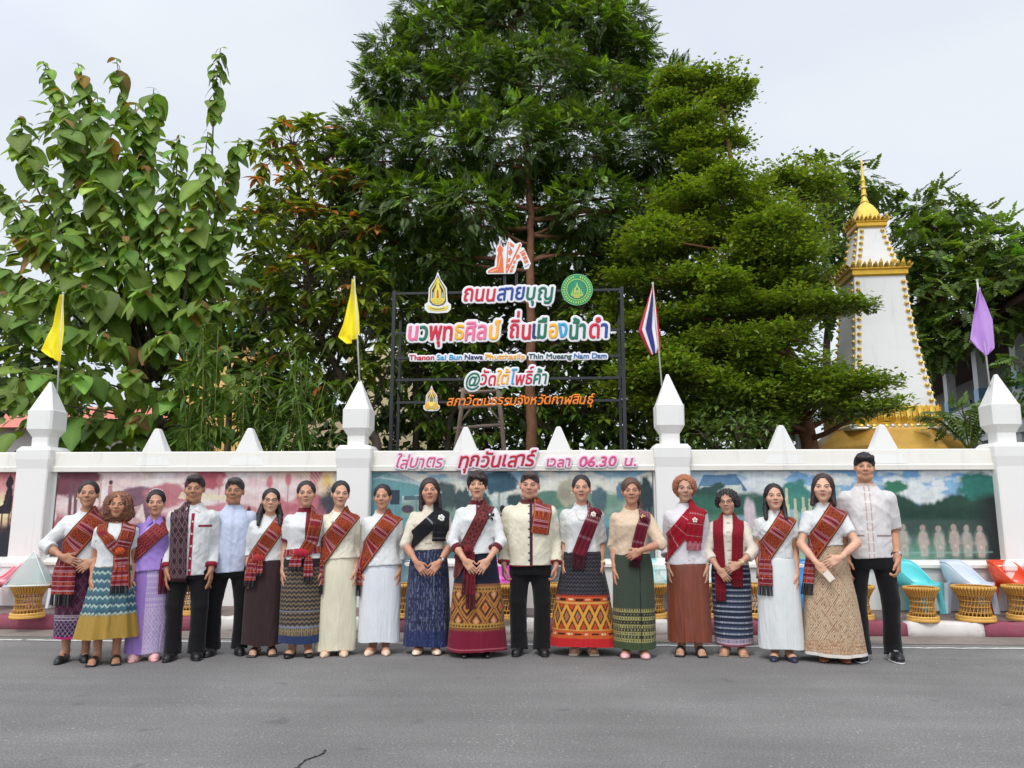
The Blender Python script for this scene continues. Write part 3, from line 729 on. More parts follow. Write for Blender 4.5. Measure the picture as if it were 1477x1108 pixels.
for p in (tl, tr_): mb = MB(); bar(mb, (p[0], Yb, .1), (p[0], Yb, p[2] + .02), .024); mb.build('post', M_METAL, SIGN)
for p in (at(576, 500, YS + .5), at(893, 500, YS + .5)): mb = MB(); bar(mb, (p[0], YS + .55, .1), (p[0], YS + .55, tl[2] - .3), .020); mb.build('back_post', M_METAL, SIGN)
mb = MB()
for ya, yb in ((424, 418), (481.5, 476), (517, 513.5), (548.5, 545), (581, 577.5)):
    a, b = at(569, ya, Yb), at(896.5, yb, Yb); bar(mb, a + [.025, 0, 0], b - [.025, 0, 0], .017)
for x0 in (728, 745):
    a = at(x0, 420, Yb); b = at(x0, 394, Yb); bar(mb, a + np.array([0, 0, .0]), (a[0], Yb, b[2]), .02)
for x in (573, 893):
    for y in (430, 560):
        p = at(x, y, Yb); q = loc(p); mb.tube([q + [0, .03, 0], q + [0, .5, -.2]], .016, 6, BLK)
mb.build('rail', M_METAL, SIGN)

RED, BLUE, GRN, PINK, YEL, SKY_, DKR, ORG, NAVY = lin(206, 26, 54), lin(22, 66, 152), lin(0, 112, 82), lin(238, 112, 152), lin(248, 178, 24), lin(52, 158, 208), lin(168, 22, 66), lin(240, 130, 24), lin(32, 48, 110)
T = lambda *a, **k: lettering(*a, name='lettering', parent=SIGN, mat=M_PAINT, off=SO, **k)
T('ถนนสายบุญ', [RED, RED, RED, BLUE, BLUE, BLUE, GRN, GRN], (667, 434.5), (797, 432), YS, 17.5, .007, .034, slant=.16)
T('นวพุทธศิลป์', [PINK, GRN, RED, RED, YEL, PINK, PINK, YEL], (586, 491), (720, 489), YS, 20, .010, .034, slant=.1)
T('ถิ่นเมืองน้ํา', [RED, RED, NAVY, GRN, YEL, SKY_, GRN, GRN], (734, 488.5), (846, 487.5), YS, 20, .010, .034, slant=.1)
T('ดํา', [RED, BLUE], (848, 487.3), (878, 486.5), YS, 20, .010, .034, slant=.1)
T('Thanon', RED, (590, 519.6), (626.5, 519.2), YS, 5.8, .0035, .022, jit=.01, slant=.05, res=.0045)
T('Sai Bun', SKY_, (629.5, 519.2), (667, 518.8), YS, 5.8, .0035, .022, jit=.01, slant=.05, res=.0045)
T('Nawa', NAVY, (669.5, 518.7), (696.5, 518.4), YS, 5.8, .0035, .022, jit=.01, slant=.05, res=.0045)
T('Phutthasilp', YEL, (699, 518.4), (757.5, 517.8), YS, 5.8, .0035, .022, jit=.01, slant=.05, res=.0045)
T('Thin Mueang', lin(44, 88, 92), (762, 517.8), (824.5, 517.2), YS, 5.8, .0035, .022, jit=.01, slant=.05, res=.0045)
T('Nam Dam', lin(58, 112, 170), (827, 517.2), (875.5, 516.6), YS, 5.8, .0035, .022, jit=.01, slant=.05, res=.0045)
T('@วัดใต้โพธิ์ค้ํา', [GRN, RED, RED, YEL, YEL, SKY_, RED, RED, GRN, GRN], (670, 556.5), (789, 553.5), YS, 14.5, .005, .028, slant=.2)
T('สภาวัฒนธรรมจังหวัดกาฬสินธุ์', ORG, (643, 585.5), (855, 582.5), YS, 10.5, .005, .0, slant=.25, jit=.03)

# --- emblems: flat cut-outs in layers
def emblem(name, layers, bx, Y=YS):
    """layers: (outline in photo px, colour, how far the layer stands forward in mm)"""
    mb = MB()
    for pts, c, k in layers:
        P = np.array([loc(at(x, y, Y)) for x, y in pts]); q = P[:, [0, 2]]
        mb.prism(q, P[0, 1] - k * .001 - .004, P[0, 1] + (.012 if k == 0 else -.001 * k + .002), c)
    return mb.build(name, M_PAINT, SIGN)
def circ(cx, cy, r, n=36, ry=None): return [(cx + r * math.cos(t), cy + (ry or r) * math.sin(t)) for t in np.linspace(0, 2 * PI, n, endpoint=False)]
WHT, GLD, DRK, PUR = (.80, .80, .80), lin(232, 212, 84), lin(30, 32, 56), lin(70, 44, 96)
def tf(pts, cx, y0, s): return [(cx + x * s, y0 + y * s) for x, y in pts]
def mir(h): return h + [(-x, y) for x, y in h[::-1] if x != 0]
ARCH = mir([(0, 0), (1.6, 4), (4, 11), (8.5, 17), (13, 24), (13.5, 36), (14.5, 44), (19, 47), (19, 54), (14, 59), (0, 60)])
def temple_emblem(cx, y0, s, cA, cB, red):
    L = [(tf(ARCH, cx, y0, s), WHT, 0)]
    a1 = mir([(0, 5), (3, 12), (7, 18.5), (11, 25), (11.5, 37), (12, 43), (8, 48), (0, 50)]); a2 = mir([(0, 7.5), (2.6, 13.5), (6, 19.5), (9.8, 26), (10.2, 36), (10.5, 42), (7, 46.5), (0, 48.5)])
    L += [(tf(a1, cx, y0, s), cB, 3), (tf(a2, cx, y0, s), cA, 5)]
    for sg in (-1, 1):
        L.append((tf([(sg * 1.5, 15), (sg * 4, 20), (sg * 8.2, 27), (sg * 8.4, 38), (sg * 5.2, 38), (sg * 5, 27), (sg * 2.8, 22)], cx, y0, s), DRK if not red else red, 7))
        L.append((tf([(sg * 6.2, 29), (sg * 7.2, 31), (sg * 7.2, 38), (sg * 5.6, 38)], cx, y0, s), (.55, .62, .8), 9))
    L.append((tf(mir([(0, 20), (1.6, 26), (3.4, 29), (3.4, 38), (0, 38)]), cx, y0, s), GLD if not red else lin(60, 120, 60), 9)); L.append((tf(mir([(0, 25), (1.3, 29), (1.5, 38), (0, 38)]), cx, y0, s), lin(190, 92, 44), 11))
    for y, w in ((39, 8.2), (41.5, 9.4), (44, 8)): L.append((tf([(-w, y), (w, y), (w * .95, y + 1.7), (-w * .95, y + 1.7)], cx, y0, s), GLD, 10))
    L.append((tf(mir([(0, 52.5), (7, 51.5), (13, 48.5), (15.5, 49), (14.5, 53), (12, 55.5), (7, 56.5), (0, 57)]), cx, y0, s), GLD, 4)); L.append((tf(mir([(0, 53.8), (7, 52.8), (10, 51.8), (10, 53.2), (7, 54.3), (0, 55.2)]), cx, y0, s), lin(150, 128, 60), 6))
    for k in range(-3, 4): L.append((circ(cx + k * 2.8 * s, y0 + (48.6 - k * k * .25) * s, .75 * s, 8), (.25, .28, .45), 7))
    return L
emblem('emblem', temple_emblem(631.5, 392, 1.0, GLD, DRK, None), 0)
L = temple_emblem(622.5, 556, .62, lin(246, 214, 90), lin(190, 50, 40), lin(64, 50, 120))
for sg in (-1, 1): L.append((tf([(sg * 4, 44), (sg * 13, 42), (sg * 17, 50), (sg * 12, 56), (sg * 4, 55)], 622.5, 556, .62), lin(226, 170, 40), 12))
L.append((circ(622.5, 583.5, 3.6, 16), lin(244, 216, 110), 14)); emblem('emblem', L, 0)
cx, cy = 832.3, 418; G1, G2, YG = lin(34, 146, 92), lin(16, 128, 96), lin(178, 214, 84)
L = [(circ(cx, cy, 22.6), lin(150, 208, 150), 0), (circ(cx, cy, 21.8), G1, 3), (circ(cx, cy, 15.4), YG, 5), (circ(cx, cy, 14.4), G2, 7)]
for k in range(34):
    t = k * 2 * PI / 34
    if abs(((t + PI / 2 + PI) % (2 * PI)) - PI) < .1: continue
    L.append(([(cx + r * math.cos(t + d), cy + r * math.sin(t + d)) for r, d in ((17.2, -.055), (20.2, -.05), (20.2, .04), (18.6, .015), (17.2, .055))], YG, 5.5))
for k in range(20):
    t = k * 2 * PI / 20 + .1; L.append(([(cx + r * math.cos(t + d), cy - 1 + r * math.sin(t + d)) for r, d in ((5, -.05), (11, -.02), (11, .02), (5, .05))], lin(90, 184, 120), 8))
L += [(tf(mir([(0, -12), (.8, -6), (2.2, -3.4), (4.2, -1.5), (4.2, 6), (0, 6)]), cx, cy, 1), YG, 10), (tf(mir([(0, -4), (1.6, -1), (2, 6), (0, 6)]), cx, cy, 1), G2, 12), (tf(mir([(0, 0), (.8, 2), (.8, 6), (0, 6)]), cx, cy, 1), GLD, 14)]
for y, w in ((6.5, 8), (8.6, 7), (10.6, 4.6)): L.append((tf([(-w, y), (w, y), (w * .8, y + 1.3), (-w * .8, y + 1.3)], cx, cy, 1), GLD if w < 8 else YG, 10))
for sg in (-1, 1): L.append((tf([(sg * 8, 3.5), (sg * 9, 7), (sg * 7, 10), (sg * 6.5, 8)], cx, cy, 1), YG, 10)); L.append((tf([(sg * 5.6, 0), (sg * 6.4, 0), (sg * 6.8, 6), (sg * 5.4, 6)], cx, cy, 1), YG, 10))
emblem('emblem', L, 0)
# seated figure and three banners in orange on white
OB, LB = lin(226, 112, 58), lin(238, 240, 244)
L = [([(701.5, 394), (701.2, 391), (704, 388), (709, 386), (713.5, 384), (714, 376), (716, 369), (714.3, 366), (716, 358), (719.5, 352), (721, 344.3), (722.8, 352), (725, 356), (728.5, 358), (731.5, 349), (734, 342.8), (738, 347), (744, 352), (747, 350.5), (751, 349.5), (753, 353), (751.5, 357), (756, 357.5), (759.5, 366), (765.8, 380), (762.5, 387.5), (757.5, 388.8), (756, 388), (753.5, 378), (750.5, 375), (747, 378), (745.5, 384), (743.5, 392), (741, 395), (703, 395.5)], WHT, 0),
     ([(720.2, 356), (721.4, 348), (722.6, 356)], OB, 4), (circ(721.5, 360.5, 4.2, 18, 5.2), OB, 4.5), ([(719, 364), (724, 364), (725.2, 370), (726, 380), (726.6, 393.5), (715, 393.5), (717, 380), (717, 371)], OB, 4), ([(704, 393.5), (704.5, 390.5), (710, 387.8), (718, 385), (726.5, 388), (726.6, 393.5)], OB, 5),
     ([(706, 392.3), (718, 388), (719, 388.8), (710, 392.6)], lin(250, 190, 150), 7), ([(721, 370), (722, 370), (719.5, 386), (718.6, 386)], lin(250, 190, 150), 7), ([(729.3, 393), (732.6, 349), (733.9, 349), (730.6, 393)], OB, 4), ([(729.8, 394), (749.4, 351.5), (751.6, 353), (731.6, 394)], OB, 4.6)]
for pts in ([(734.8, 349), (741, 353.5), (742, 357), (736, 355.5)], [(733.5, 362), (738, 359), (739.5, 364), (736, 369), (733.5, 366)], [(732.8, 373), (736.5, 372), (735.5, 378), (732, 379)], [(731, 382), (735, 380), (733.5, 386), (730.8, 388)],
            [(744, 369), (748.5, 367), (750.5, 371), (745, 375)], [(741, 376.5), (744.5, 375.5), (743.5, 380), (740, 381)], [(738, 384), (742.5, 382.5), (741, 387), (737, 388)], [(736, 389), (740, 388.5), (739, 393), (735, 393)],
            [(749.5, 364.5), (756.5, 360), (757.2, 361.3), (750.2, 366)], [(751.5, 366.5), (756.8, 363.3), (758.5, 367.5), (753.2, 370.3)], [(753.6, 371.5), (758.8, 368.8), (760.4, 373), (755.3, 375.8)], [(755.6, 377), (760.8, 374.2), (762.2, 378), (757, 381)]): L.append((pts, OB, 4))
L.append(([(756.6, 384.5), (763, 380.8), (763.6, 382.2), (757.2, 386)], lin(150, 160, 176), 4)); L.append(([(734.5, 357), (736, 356.5), (737.4, 361), (736, 361)], lin(110, 130, 170), 5))
emblem('emblem', L, 0)

# ================================================================== pink and red lettering fixed on the coping
WS = empty('wall_lettering', (at(740, 665, -.06)[0], -.06, 2.0), 0, 'pink and crimson lettering with the hour 06.30 fixed to the coping', 'sign')
WO = np.array(WS.location)
T2 = lambda *a, **k: lettering(*a, name='lettering', parent=WS, mat=M_PAINT, off=WO, **k)
PK = lin(226, 86, 140)
T2('ใส่บาตร', PK, (569, 675), (637, 673.5), -.06, 13.5, .002, .026, slant=.28, jit=.04, halo_c=(.80, .72, .76))
T2('ทุกวันเสาร์', lin(186, 24, 52), (659, 673.5), (770, 671.5), -.06, 16, .006, .028, slant=.26, jit=.03, halo_c=(.80, .66, .72))
T2('เวลา', PK, (786, 673), (822, 672.4), -.06, 11, .004, .024, slant=.2, jit=.03, halo_c=(.80, .70, .75))
T2('06.30', PK, (834, 672.8), (888, 672.2), -.06, 11.5, .006, .024, slant=.18, jit=.03, halo_c=(.80, .70, .75))
T2('น.', PK, (898, 672.2), (918, 671.8), -.06, 11, .004, .024, slant=.2, jit=.03, halo_c=(.80, .70, .75))
# ================================================================== flags on the pillars
def flag(i, base_px, tip_px, Y, outline, paint, label, pole_c=lin(206, 204, 200), folds=3):
    b, t = at(*base_px, Y), at(*tip_px, Y)
    e = empty('flag', b, 0, label, 'flag', 'flags on the wall pillars')
    d = t - b
    mb = MB(); mb.tube([(0, 0, -.05), tuple(d * .5), tuple(d)], .011, 8, pole_c); mb.ball(d + [0, 0, .01], .017, 8, 5, pole_c); mb.build('pole', M_PAINT, e, smooth=True)
    # cloth: rows from the pole edge to the free edge, given as pairs of photo points
    n, m = 44, 26
    rows = np.array([[at(*a, Y) - b, at(*c, Y) - b] for a, c in outline]); tt = np.linspace(0, len(rows) - 1, n)
    A = np.stack([np.interp(tt, np.arange(len(rows)), rows[:, 0, k]) for k in range(3)], 1); B = np.stack([np.interp(tt, np.arange(len(rows)), rows[:, 1, k]) for k in range(3)], 1)
    u = np.linspace(0, 1, m)[None, :, None]; v = np.linspace(0, 1, n)[:, None, None]
    P = A[:, None] * (1 - u) + B[:, None] * u
    w = (np.sin(u * PI * folds + v * 2.2) * .035 + np.sin(u * 9 - v * 5) * .012) * np.minimum(1, u * 3)
    P = P + w * np.array([.12, 1, 0]); P[..., 1] -= .012
    q = (np.arange(n - 1)[:, None] * m + np.arange(m - 1)[None]).ravel(); F = np.stack([q, q + 1, q + m + 1, q + m], 1)
    C = paint(np.broadcast_to(u[..., 0], (n, m)), np.broadcast_to(v[..., 0], (n, m)))
    V = P.reshape(-1, 3)
    o = mk('cloth', V, [F], M_CLOTHFLAG, e, None, True, C.reshape(-1, 3))
    md = o.modifiers.new('thick', 'SOLIDIFY'); md.thickness = .003
    return e
solid = lambda c: (lambda u, v: np.broadcast_to(np.array(c), u.shape + (3,)))
YL = lin(246, 226, 30)
flag(0, (83, 562), (91, 424), .1, [((91, 426), (90, 426)), ((92.5, 450), (77, 462)), ((93, 478), (68, 482)), ((90, 502), (60, 506)), ((87.5, 523), (75, 516))], solid(YL), 'yellow flag hanging on the pillar left of the leftmost woman', folds=2.4)
flag(1, (519.5, 558), (511, 401), .1, [((510.5, 404), (509, 404)), ((515, 430), (501, 437)), ((518, 455), (495, 468)), ((519, 480), (489, 487)), ((514, 489), (502, 497))], solid(YL), 'yellow flag on the pillar between the pink mural and the village mural', folds=2.6)
def tricolour(u, v):
    C = np.zeros(u.shape + (3,)); C[:] = lin(196, 30, 52)
    C[(u > 1 / 6) & (u <= 5 / 6)] = lin(232, 232, 236); C[(u > 1 / 3) & (u <= 2 / 3)] = lin(52, 50, 120)
    return C
# its stripes run along the drooping cloth
flag(2, (954.5, 552), (941.5, 410), .1, [((942.5, 413), (941, 412)), ((947, 445), (931, 445)), ((950.5, 472), (920.5, 478)), ((952.5, 502), (930, 497)), ((948, 509), (939, 513))], tricolour, 'red, white and blue striped flag on the third pillar', folds=1.6)
flag(3, (1427, 552), (1409.5, 406), .1, [((1411.5, 415), (1411, 418)), ((1421, 436), (1402, 462)), ((1431, 462), (1397, 491)), ((1434, 502), (1407, 504)), ((1424, 512), (1420, 514))], solid(lin(196, 150, 220)), 'pale purple flag on the rightmost pillar', folds=3.2)

# ================================================================== rattan tables, plastic chairs
GOLDR, GOLDD, GOLDL = lin(204, 152, 66), lin(158, 104, 40), lin(226, 180, 96)
def rattan_table(name='rattan_table'):
    e = empty(name, (0, 0, 0))
    H, R0, Rm, Rt = .365, .200, .148, .240
    rz = lambda t: Rm + (R0 - Rm) * max(0, 1 - t / .55) ** 2 + (Rt - Rm) * max(0, (t - .5) / .5) ** 1.7
    mb = MB()
    for k in range(26):                                       # slanting canes both ways
        for sg in (-1, 1):
            mb.tube([(rz(t) * math.cos(k * 2 * PI / 26 + sg * t * .62), rz(t) * math.sin(k * 2 * PI / 26 + sg * t * .62), t * H) for t in np.linspace(.05, .8, 10)], .0048, 5, GOLDR if sg > 0 else GOLDD)
    for t in (.27, .43, .60, .76):
        mb.tube([((rz(t) + .003) * math.cos(a), (rz(t) + .003) * math.sin(a), t * H) for a in np.linspace(0, 2 * PI, 40)], .0055, 5, GOLDR, False)
    mb.build('lattice', M_RATTAN, e, smooth=True)
    mb = MB()
    for k in range(4): mb.tube([((R0 - .002 * k) * math.cos(a), (R0 - .002 * k) * math.sin(a), .011 + k * .014) for a in np.linspace(0, 2 * PI, 48)], .0105, 6, GOLDL if k % 2 else GOLDR, False)
    mb.build('foot_ring', M_RATTAN, e, smooth=True)
    mb = MB()
    for k in range(120):
        a = k * 2 * PI / 120; c = (GOLDR, GOLDL, GOLDD)[k % 3]
        mb.tube([(rz(t) * math.cos(a), rz(t) * math.sin(a), t * H) for t in (.74, .82, .9, .97)] + [((Rt - .01) * math.cos(a), (Rt - .01) * math.sin(a), H), (Rt * .8 * math.cos(a), Rt * .8 * math.sin(a), H + .004)], .0072, 4, c)
    mb.build('woven_rim', M_RATTAN, e, smooth=True)
    mb = MB(); mb.lathe([(.0, H - .02), (Rt * .86, H - .018), (Rt * .9, H - .011), (Rt * .82, H - .007), (0, H - .010)], n=40, c=GOLDR); mb.build('table_top', M_RATTAN, e, smooth=True)
    return e
def shell_chair(colour):
    e = empty('plastic_chair', (0, 0, 0)); C = colour
    # one-piece tub shell: seat, low arms and round back; u round the rim, v from seat centre to rim
    n, m = 64, 14; V = []
    for j in range(m):
        v = j / (m - 1)
        for i in range(n):
            a = i * 2 * PI / n; fr = .5 - .5 * math.sin(a)               # 1 at the front (-y), 0 at the back
            R = .26 + .045 * (1 - fr); bk = min(1, max(0, (math.sin(a) + .62) / 1.25)); rim = .355 + .25 * bk * bk * (3 - 2 * bk)
            rv = .12 + .88 * (1 - (1 - v) ** 2.4); x = math.cos(a) * R * rv * 1.05; y = math.sin(a) * R * rv
            if a > PI: y *= 1.1
            z = .315 + (rim - .315) * max(0, (v - .35) / .65) ** 1.7
            V.append((x, y + .12 * (1 - fr) * max(0, v - .4), z))
    V = np.array(V); F = [np.array([(j * n + i, j * n + (i + 1) % n, (j + 1) * n + (i + 1) % n, (j + 1) * n + i) for j in range(m - 1) for i in range(n)]), np.arange(n)[None]]
    o = mk('shell', V, F, M_PLASTIC, e, None, True, np.tile(C, (len(V), 1))); md = o.modifiers.new('t', 'SOLIDIFY'); md.thickness = .012; md.offset = 0
    mb = MB(); V2 = V[(m - 1) * n:]; mb.tube(np.vstack([V2, V2[:1]]), .011, 6, C, False); mb.build('rim', M_PLASTIC, e, smooth=True)
    for sx in (-1, 1):
        for sy in (-1, 1):
            mb = MB(); rings = []
            for z in np.linspace(.0, .36, 6):
                t = z / .36; cx = sx * (.225 + .02 * (1 - t)); cy = sy * (.19 + .045 * (1 - t)) + (.02 if sy > 0 else 0); w = .045 + .06 * t ** 2.2
                rings.append([(cx + w, cy - .026, z), (cx + w, cy + .026, z), (cx - w, cy + .026, z), (cx - w, cy - .026, z)])
            mb.loft(rings, c=C); mb.build('leg', M_PLASTIC, e)
    mb = MB(); rings = []
    for a in np.linspace(-PI * .95, -.05 * PI, 24): rings.append([(math.cos(a) * r, math.sin(a) * r * 1.06 + .0, z) for r, z in ((.250, .27), (.283, .31), (.290, .372), (.262, .355))])
    mb.loft(rings, c=C); mb.build('apron', M_PLASTIC, e, smooth=True)
    return e
tab0 = rattan_table()
def put_table(px, py_base, label, first=[tab0], sc=1.0):
    o = first.pop() if first else copy_tree(tab0)
    P = atz(px, py_base, PZ); o.location = (P[0], P[1] + .17 * sc, PZ); o.scale = (sc * .85, sc * .85, .98 + .1 * (sc - 1)); o.rotation_euler.z = rnd.uniform(0, 1)
    tag(o, label, 'table', 'rattan tables along the kerb'); return o
TB = [(24, 894, 'round rattan table carrying a white mesh food cover at the far left', 1.0), (268, 889, 'rattan table glimpsed between the legs of the two dark trousered men', 1), (574, 893, 'rattan table between the white skirt and the navy skirt', 1.0), (729, 895, 'rattan table between the maroon hemmed skirt and the man in the cream jacket', 1.0), (800, 893, 'rattan table right of the cream jacketed man', 1.0),
      (943, 894, 'rattan table behind the dark green skirt', 1), (1030, 893, 'rattan table between the rust brown skirt and the striped navy skirt', .95), (1094, 893, 'rattan table between the striped navy skirt and the satin white skirt', 1.0), (1246, 896, 'rattan table behind the tall young man', 1), (1342, 899, 'narrower rattan table in front of the turquoise chair', .92), (1422, 899, 'wide rattan table in front of the white chair', 1.12), (1492, 897, 'rattan table cut off by the right edge', 1)]
TABS = [put_table(x, y, l, sc=s) for x, y, l, s in TB]
chairs = {}
def put_chair(px, py, colour, label, rz=0., sc=1.0, Z=None):
    key = tuple(colour)
    if key in chairs: o = copy_tree(chairs[key])
    else: o = chairs[key] = shell_chair(colour)
    P = atz(px, py, PZ); o.location = (P[0], min(P[1] + .22, -.36), PZ); o.rotation_euler.z = rz; o.scale = (.80 * sc, .80 * sc, .97 * sc)
    tag(o, label, 'chair', 'plastic chairs along the wall'); return o
put_chair(12, 876, lin(236, 150, 160), 'pink plastic tub chair behind the food cover', -.9)
put_chair(88, 880, lin(226, 228, 232), 'white plastic tub chair with a dark bag on it', -.6)
put_chair(585, 880, lin(86, 116, 122), 'grey green plastic chair behind the rattan table beside the white skirt', .1)
put_chair(716, 880, lin(206, 70, 180), 'magenta plastic chair behind the rattan table near the centre', .2)
put_chair(812, 880, lin(70, 92, 100), 'slate plastic chair right of the cream jacketed man', .1)
put_chair(952, 880, lin(170, 216, 216), 'pale aqua plastic chair behind the dark green skirt', .2)
put_chair(1040, 880, lin(208, 214, 212), 'pale grey plastic chair behind the striped navy skirt', 0)
put_chair(1168, 884, lin(40, 130, 190), 'blue plastic chair between the satin skirt and the gold patterned skirt', .1)
put_chair(1312, 881, lin(98, 206, 208), 'turquoise plastic tub chair right of the tall young man', .7)
put_chair(1382, 880, lin(206, 214, 226), 'white plastic tub chair between the turquoise and the orange chair', .75)
put_chair(1447, 880, lin(222, 74, 30), 'orange plastic tub chair near the right pillar', .6)
put_chair(1500, 880, lin(214, 218, 226), 'white plastic chair cut off at the right edge', .6)
# mesh food cover on the left table
P = TABS[0].location
e = empty('food_cover', (P.x + .02, P.y - .02, PZ + .362), .35, 'pale mesh pyramid food cover standing on the leftmost rattan table', 'food cover')
g = NG('mesh_fabric'); q = g.pos(); wv = g.math('MAXIMUM', g.math('GREATER_THAN', g.math('FRACT', g.math('MULTIPLY', g.n('ShaderNodeSeparateXYZ').outputs[0], 1.0)), 2.0), 0.0)
M_MESHF = g.out(lin(206, 226, 222), .7, 0, None, .2, alpha=.50)
mb = MB(); n = 12
rings = []
for t in np.linspace(0, 1, 10):
    s = .21 * (1 - t) ** .92 * (1 + .05 * math.sin(t * PI)); k = .35
    rings.append([(s * math.copysign(abs(math.cos(a)) ** k, math.cos(a)) + 0, s * math.copysign(abs(math.sin(a)) ** k, math.sin(a)), t * .36) for a in np.linspace(0, 2 * PI, 24, endpoint=False)])
mb.loft(rings, caps=False, c=(.7, .8, .78)); mb.build('mesh_cloth', M_MESHF, e, smooth=True)
mb = MB()
for sx in (-1, 1):
    for sy in (-1, 1): mb.tube([(sx * .215, sy * .215, 0), (sx * .125, sy * .125, .15), (sx * .04, sy * .04, .30), (0, 0, .365)], .004, 5, (.8, .82, .82))
c4 = [(-.215, -.215, .004), (.215, -.215, .004), (.215, .215, .004), (-.215, .215, .004), (-.215, -.215, .004)]
mb.tube(c4, .006, 5, (.8, .82, .82)); mb.build('frame', M_PLASTIC, e, smooth=True)
# dark bag on the white chair
P = at(76, 838, -.62)
e = empty('handbag', P, .1, 'black handbag standing on the white chair at the left', 'bag')
mb = MB(); mb.loft([[(math.copysign(abs(math.cos(a)) ** .6, math.cos(a)) * w, math.copysign(abs(math.sin(a)) ** .6, math.sin(a)) * .06, z + .02 * math.cos(a) ** 2) for a in np.linspace(0, 2 * PI, 24, endpoint=False)] for z, w in ((-.08, .10), (-.06, .13), (0, .15), (.06, .16), (.075, .155))], c=(.02, .02, .022)); mb.build('body', M_PLASTIC, e, smooth=True)
mb = MB(); mb.tube([(-.1, 0, .06), (-.08, -.02, .0), (0, -.07, -.04), (.08, -.02, .0), (.1, 0, .06)], .008, 6, (.12, .11, .11)); mb.build('handle', M_PLASTIC, e, smooth=True)
# cardboard strip label on the orange chair's apron and wrapped offerings on the table behind the green skirt
P = TABS[5].location
for k, (dx, dy, c) in enumerate(((-.05, 0, lin(214, 196, 170)), (.09, .03, lin(196, 216, 206)))):
    mb = MB(); mb.lathe([(0, 0), (.075, .0), (.09, .05), (.06, .10), (.02, .13), (.035, .17), (0, .16)], dx, dy, 0, 14, c)
    o = mb.build('wrapped_bundle', M_MESHF if k else M_PLASTIC, None, (P.x, P.y, PZ + .348), True); tag(o, ('beige wrapped bundle on the rattan table by the green skirt', 'clear wrapped bundle beside the beige one by the green skirt')[k], 'bundle')

# ================================================================== wooden ladder behind the wall
e = empty('ladder', at(692, 655, 1.8) * [1, 1, 0] + [0, 0, .1], 0, 'weathered grey wooden ladder leaning behind the wall under the sign', 'ladder')
LO = np.array(e.location); GW = lin(128, 112, 100)
def lp(x, y, Y=1.8): return at(x, y, Y) - LO
for a, b in (((656, 655), (669, 560)), ((727, 650), (718, 563))):
    q0, q1 = lp(*a), lp(*b); d = q0 - q1; bt = q0 + d * (q0[2] - .0) / -d[2] * -1 if False else q0 + d / abs(d[2]) * q0[2]
    mb = MB(); mb.tube([bt, q0, (q0 + q1) / 2 + [.01, 0, 0], q1], .035, 8, GW); mb.build('rail', M_WOOD, e, smooth=True)
for a, b in (((654, 619), (727, 613)), ((661, 589), (722, 585)), ((666, 568), (719, 564))):
    mb = MB(); q0, q1 = lp(*a), lp(*b); mb.tube([q0, (q0 + q1) / 2 + [0, 0, .008], q1], .028, 8, GW); mb.build('rung', M_WOOD, e, smooth=True)
for a, b in (((664, 610), (680, 588)), ((722, 608), (704, 588))):
    mb = MB(); mb.tube([lp(*a), lp(*b)], .018, 6, GW); mb.build('brace', M_WOOD, e, smooth=True)

# ================================================================== the white and gold stupa
SY = 7.2
base = at(1274, 640, SY)
ST = empty('stupa', (base[0], SY, .1), math.radians(-3), 'white tapering stupa with gold tiers and knobs rising behind the wall at the right', 'stupa')
SC_ = 1109 / (SY + 9.86 ) * 1.0
zt = lambda y: at(1262, y, SY - np.interp(y, [226, 320, 400, 600], [0, .3, .55, .8]))[2] - .1     # measured on the front face
GC, GC2, GCD = lin(214, 168, 54), lin(238, 200, 92), lin(170, 118, 36)
pxm = np.linalg.norm(at(1320, 500, SY) - at(1220, 500, SY)) / 100   # metres per photo pixel there
sqr = lambda w, z, ch=.05: sq(0, w, z, ch, 0)
# square body, flared foot: half widths from the front face's width in the photo
prof = [(590, 54), (575, 53), (540, 48.5), (505, 43.8), (470, 40.2), (440, 38), (412, 36.6), (397, 36)]
bw = [(zt(y), w * pxm) for y, w in prof]
mb = MB(); mb.loft([sqr(w, z, .02) for z, w in bw], c=(.80, .79, .77)); mb.build('body', M_PLASTER, ST)
up = [(zt(y), w * pxm) for y, w in ((385, 32), (360, 25.5), (340, 21), (326, 18.5))]
mb = MB(); mb.loft([sqr(w, z, .02) for z, w in up], c=(.80, .79, .77)); mb.build('upper_body', M_PLASTER, ST)
def tier(z0, w, hgt, name, leaves):
    mb = MB(); mb.loft([sqr(w, z0, .02), sqr(w * 1.05, z0 + .03, .02), sqr(w * 1.05, z0 + hgt * .45, .02), sqr(w * 1.13, z0 + hgt * .55, .02), sqr(w * 1.13, z0 + hgt * .7, .02), sqr(w * .98, z0 + hgt * .78, .02)], c=GC)
    wd = w * 1.13
    for s in range(4):
        R = Matrix.Rotation(s * PI / 2, 3, 'Z')
        for k in range(leaves):
            x = (k + .5) / leaves * 2 * wd - wd; l = 2 * wd / leaves * .52; hh = hgt * (.42 + (.25 if k % 2 else 0))
            V = [R @ Vector(p) for p in ((x - l, -wd, z0 + hgt * .66), (x, -wd - .03, z0 + hgt * .66), (x + l, -wd, z0 + hgt * .66), (x + l * .7, -wd - .045, z0 + hgt * .66 + hh * .5), (x, -wd - .075, z0 + hgt * .66 + hh), (x - l * .7, -wd - .045, z0 + hgt * .66 + hh * .5), (x, -wd - .01, z0 + hgt * .66 + hh * .4), (x, -wd - .07, z0 + hgt * .66 + hh * .45))]
            mb.faces(V, [(0, 1, 7, 5), (1, 2, 3, 7), (5, 7, 4), (7, 3, 4), (2, 6, 3), (0, 5, 6), (6, 5, 4), (6, 4, 3)], GC2 if k % 2 else GC)
    return mb.build(name, M_GOLD, ST)
tier(zt(398), 37.5 * pxm, .27, 'lower_tier', 11)
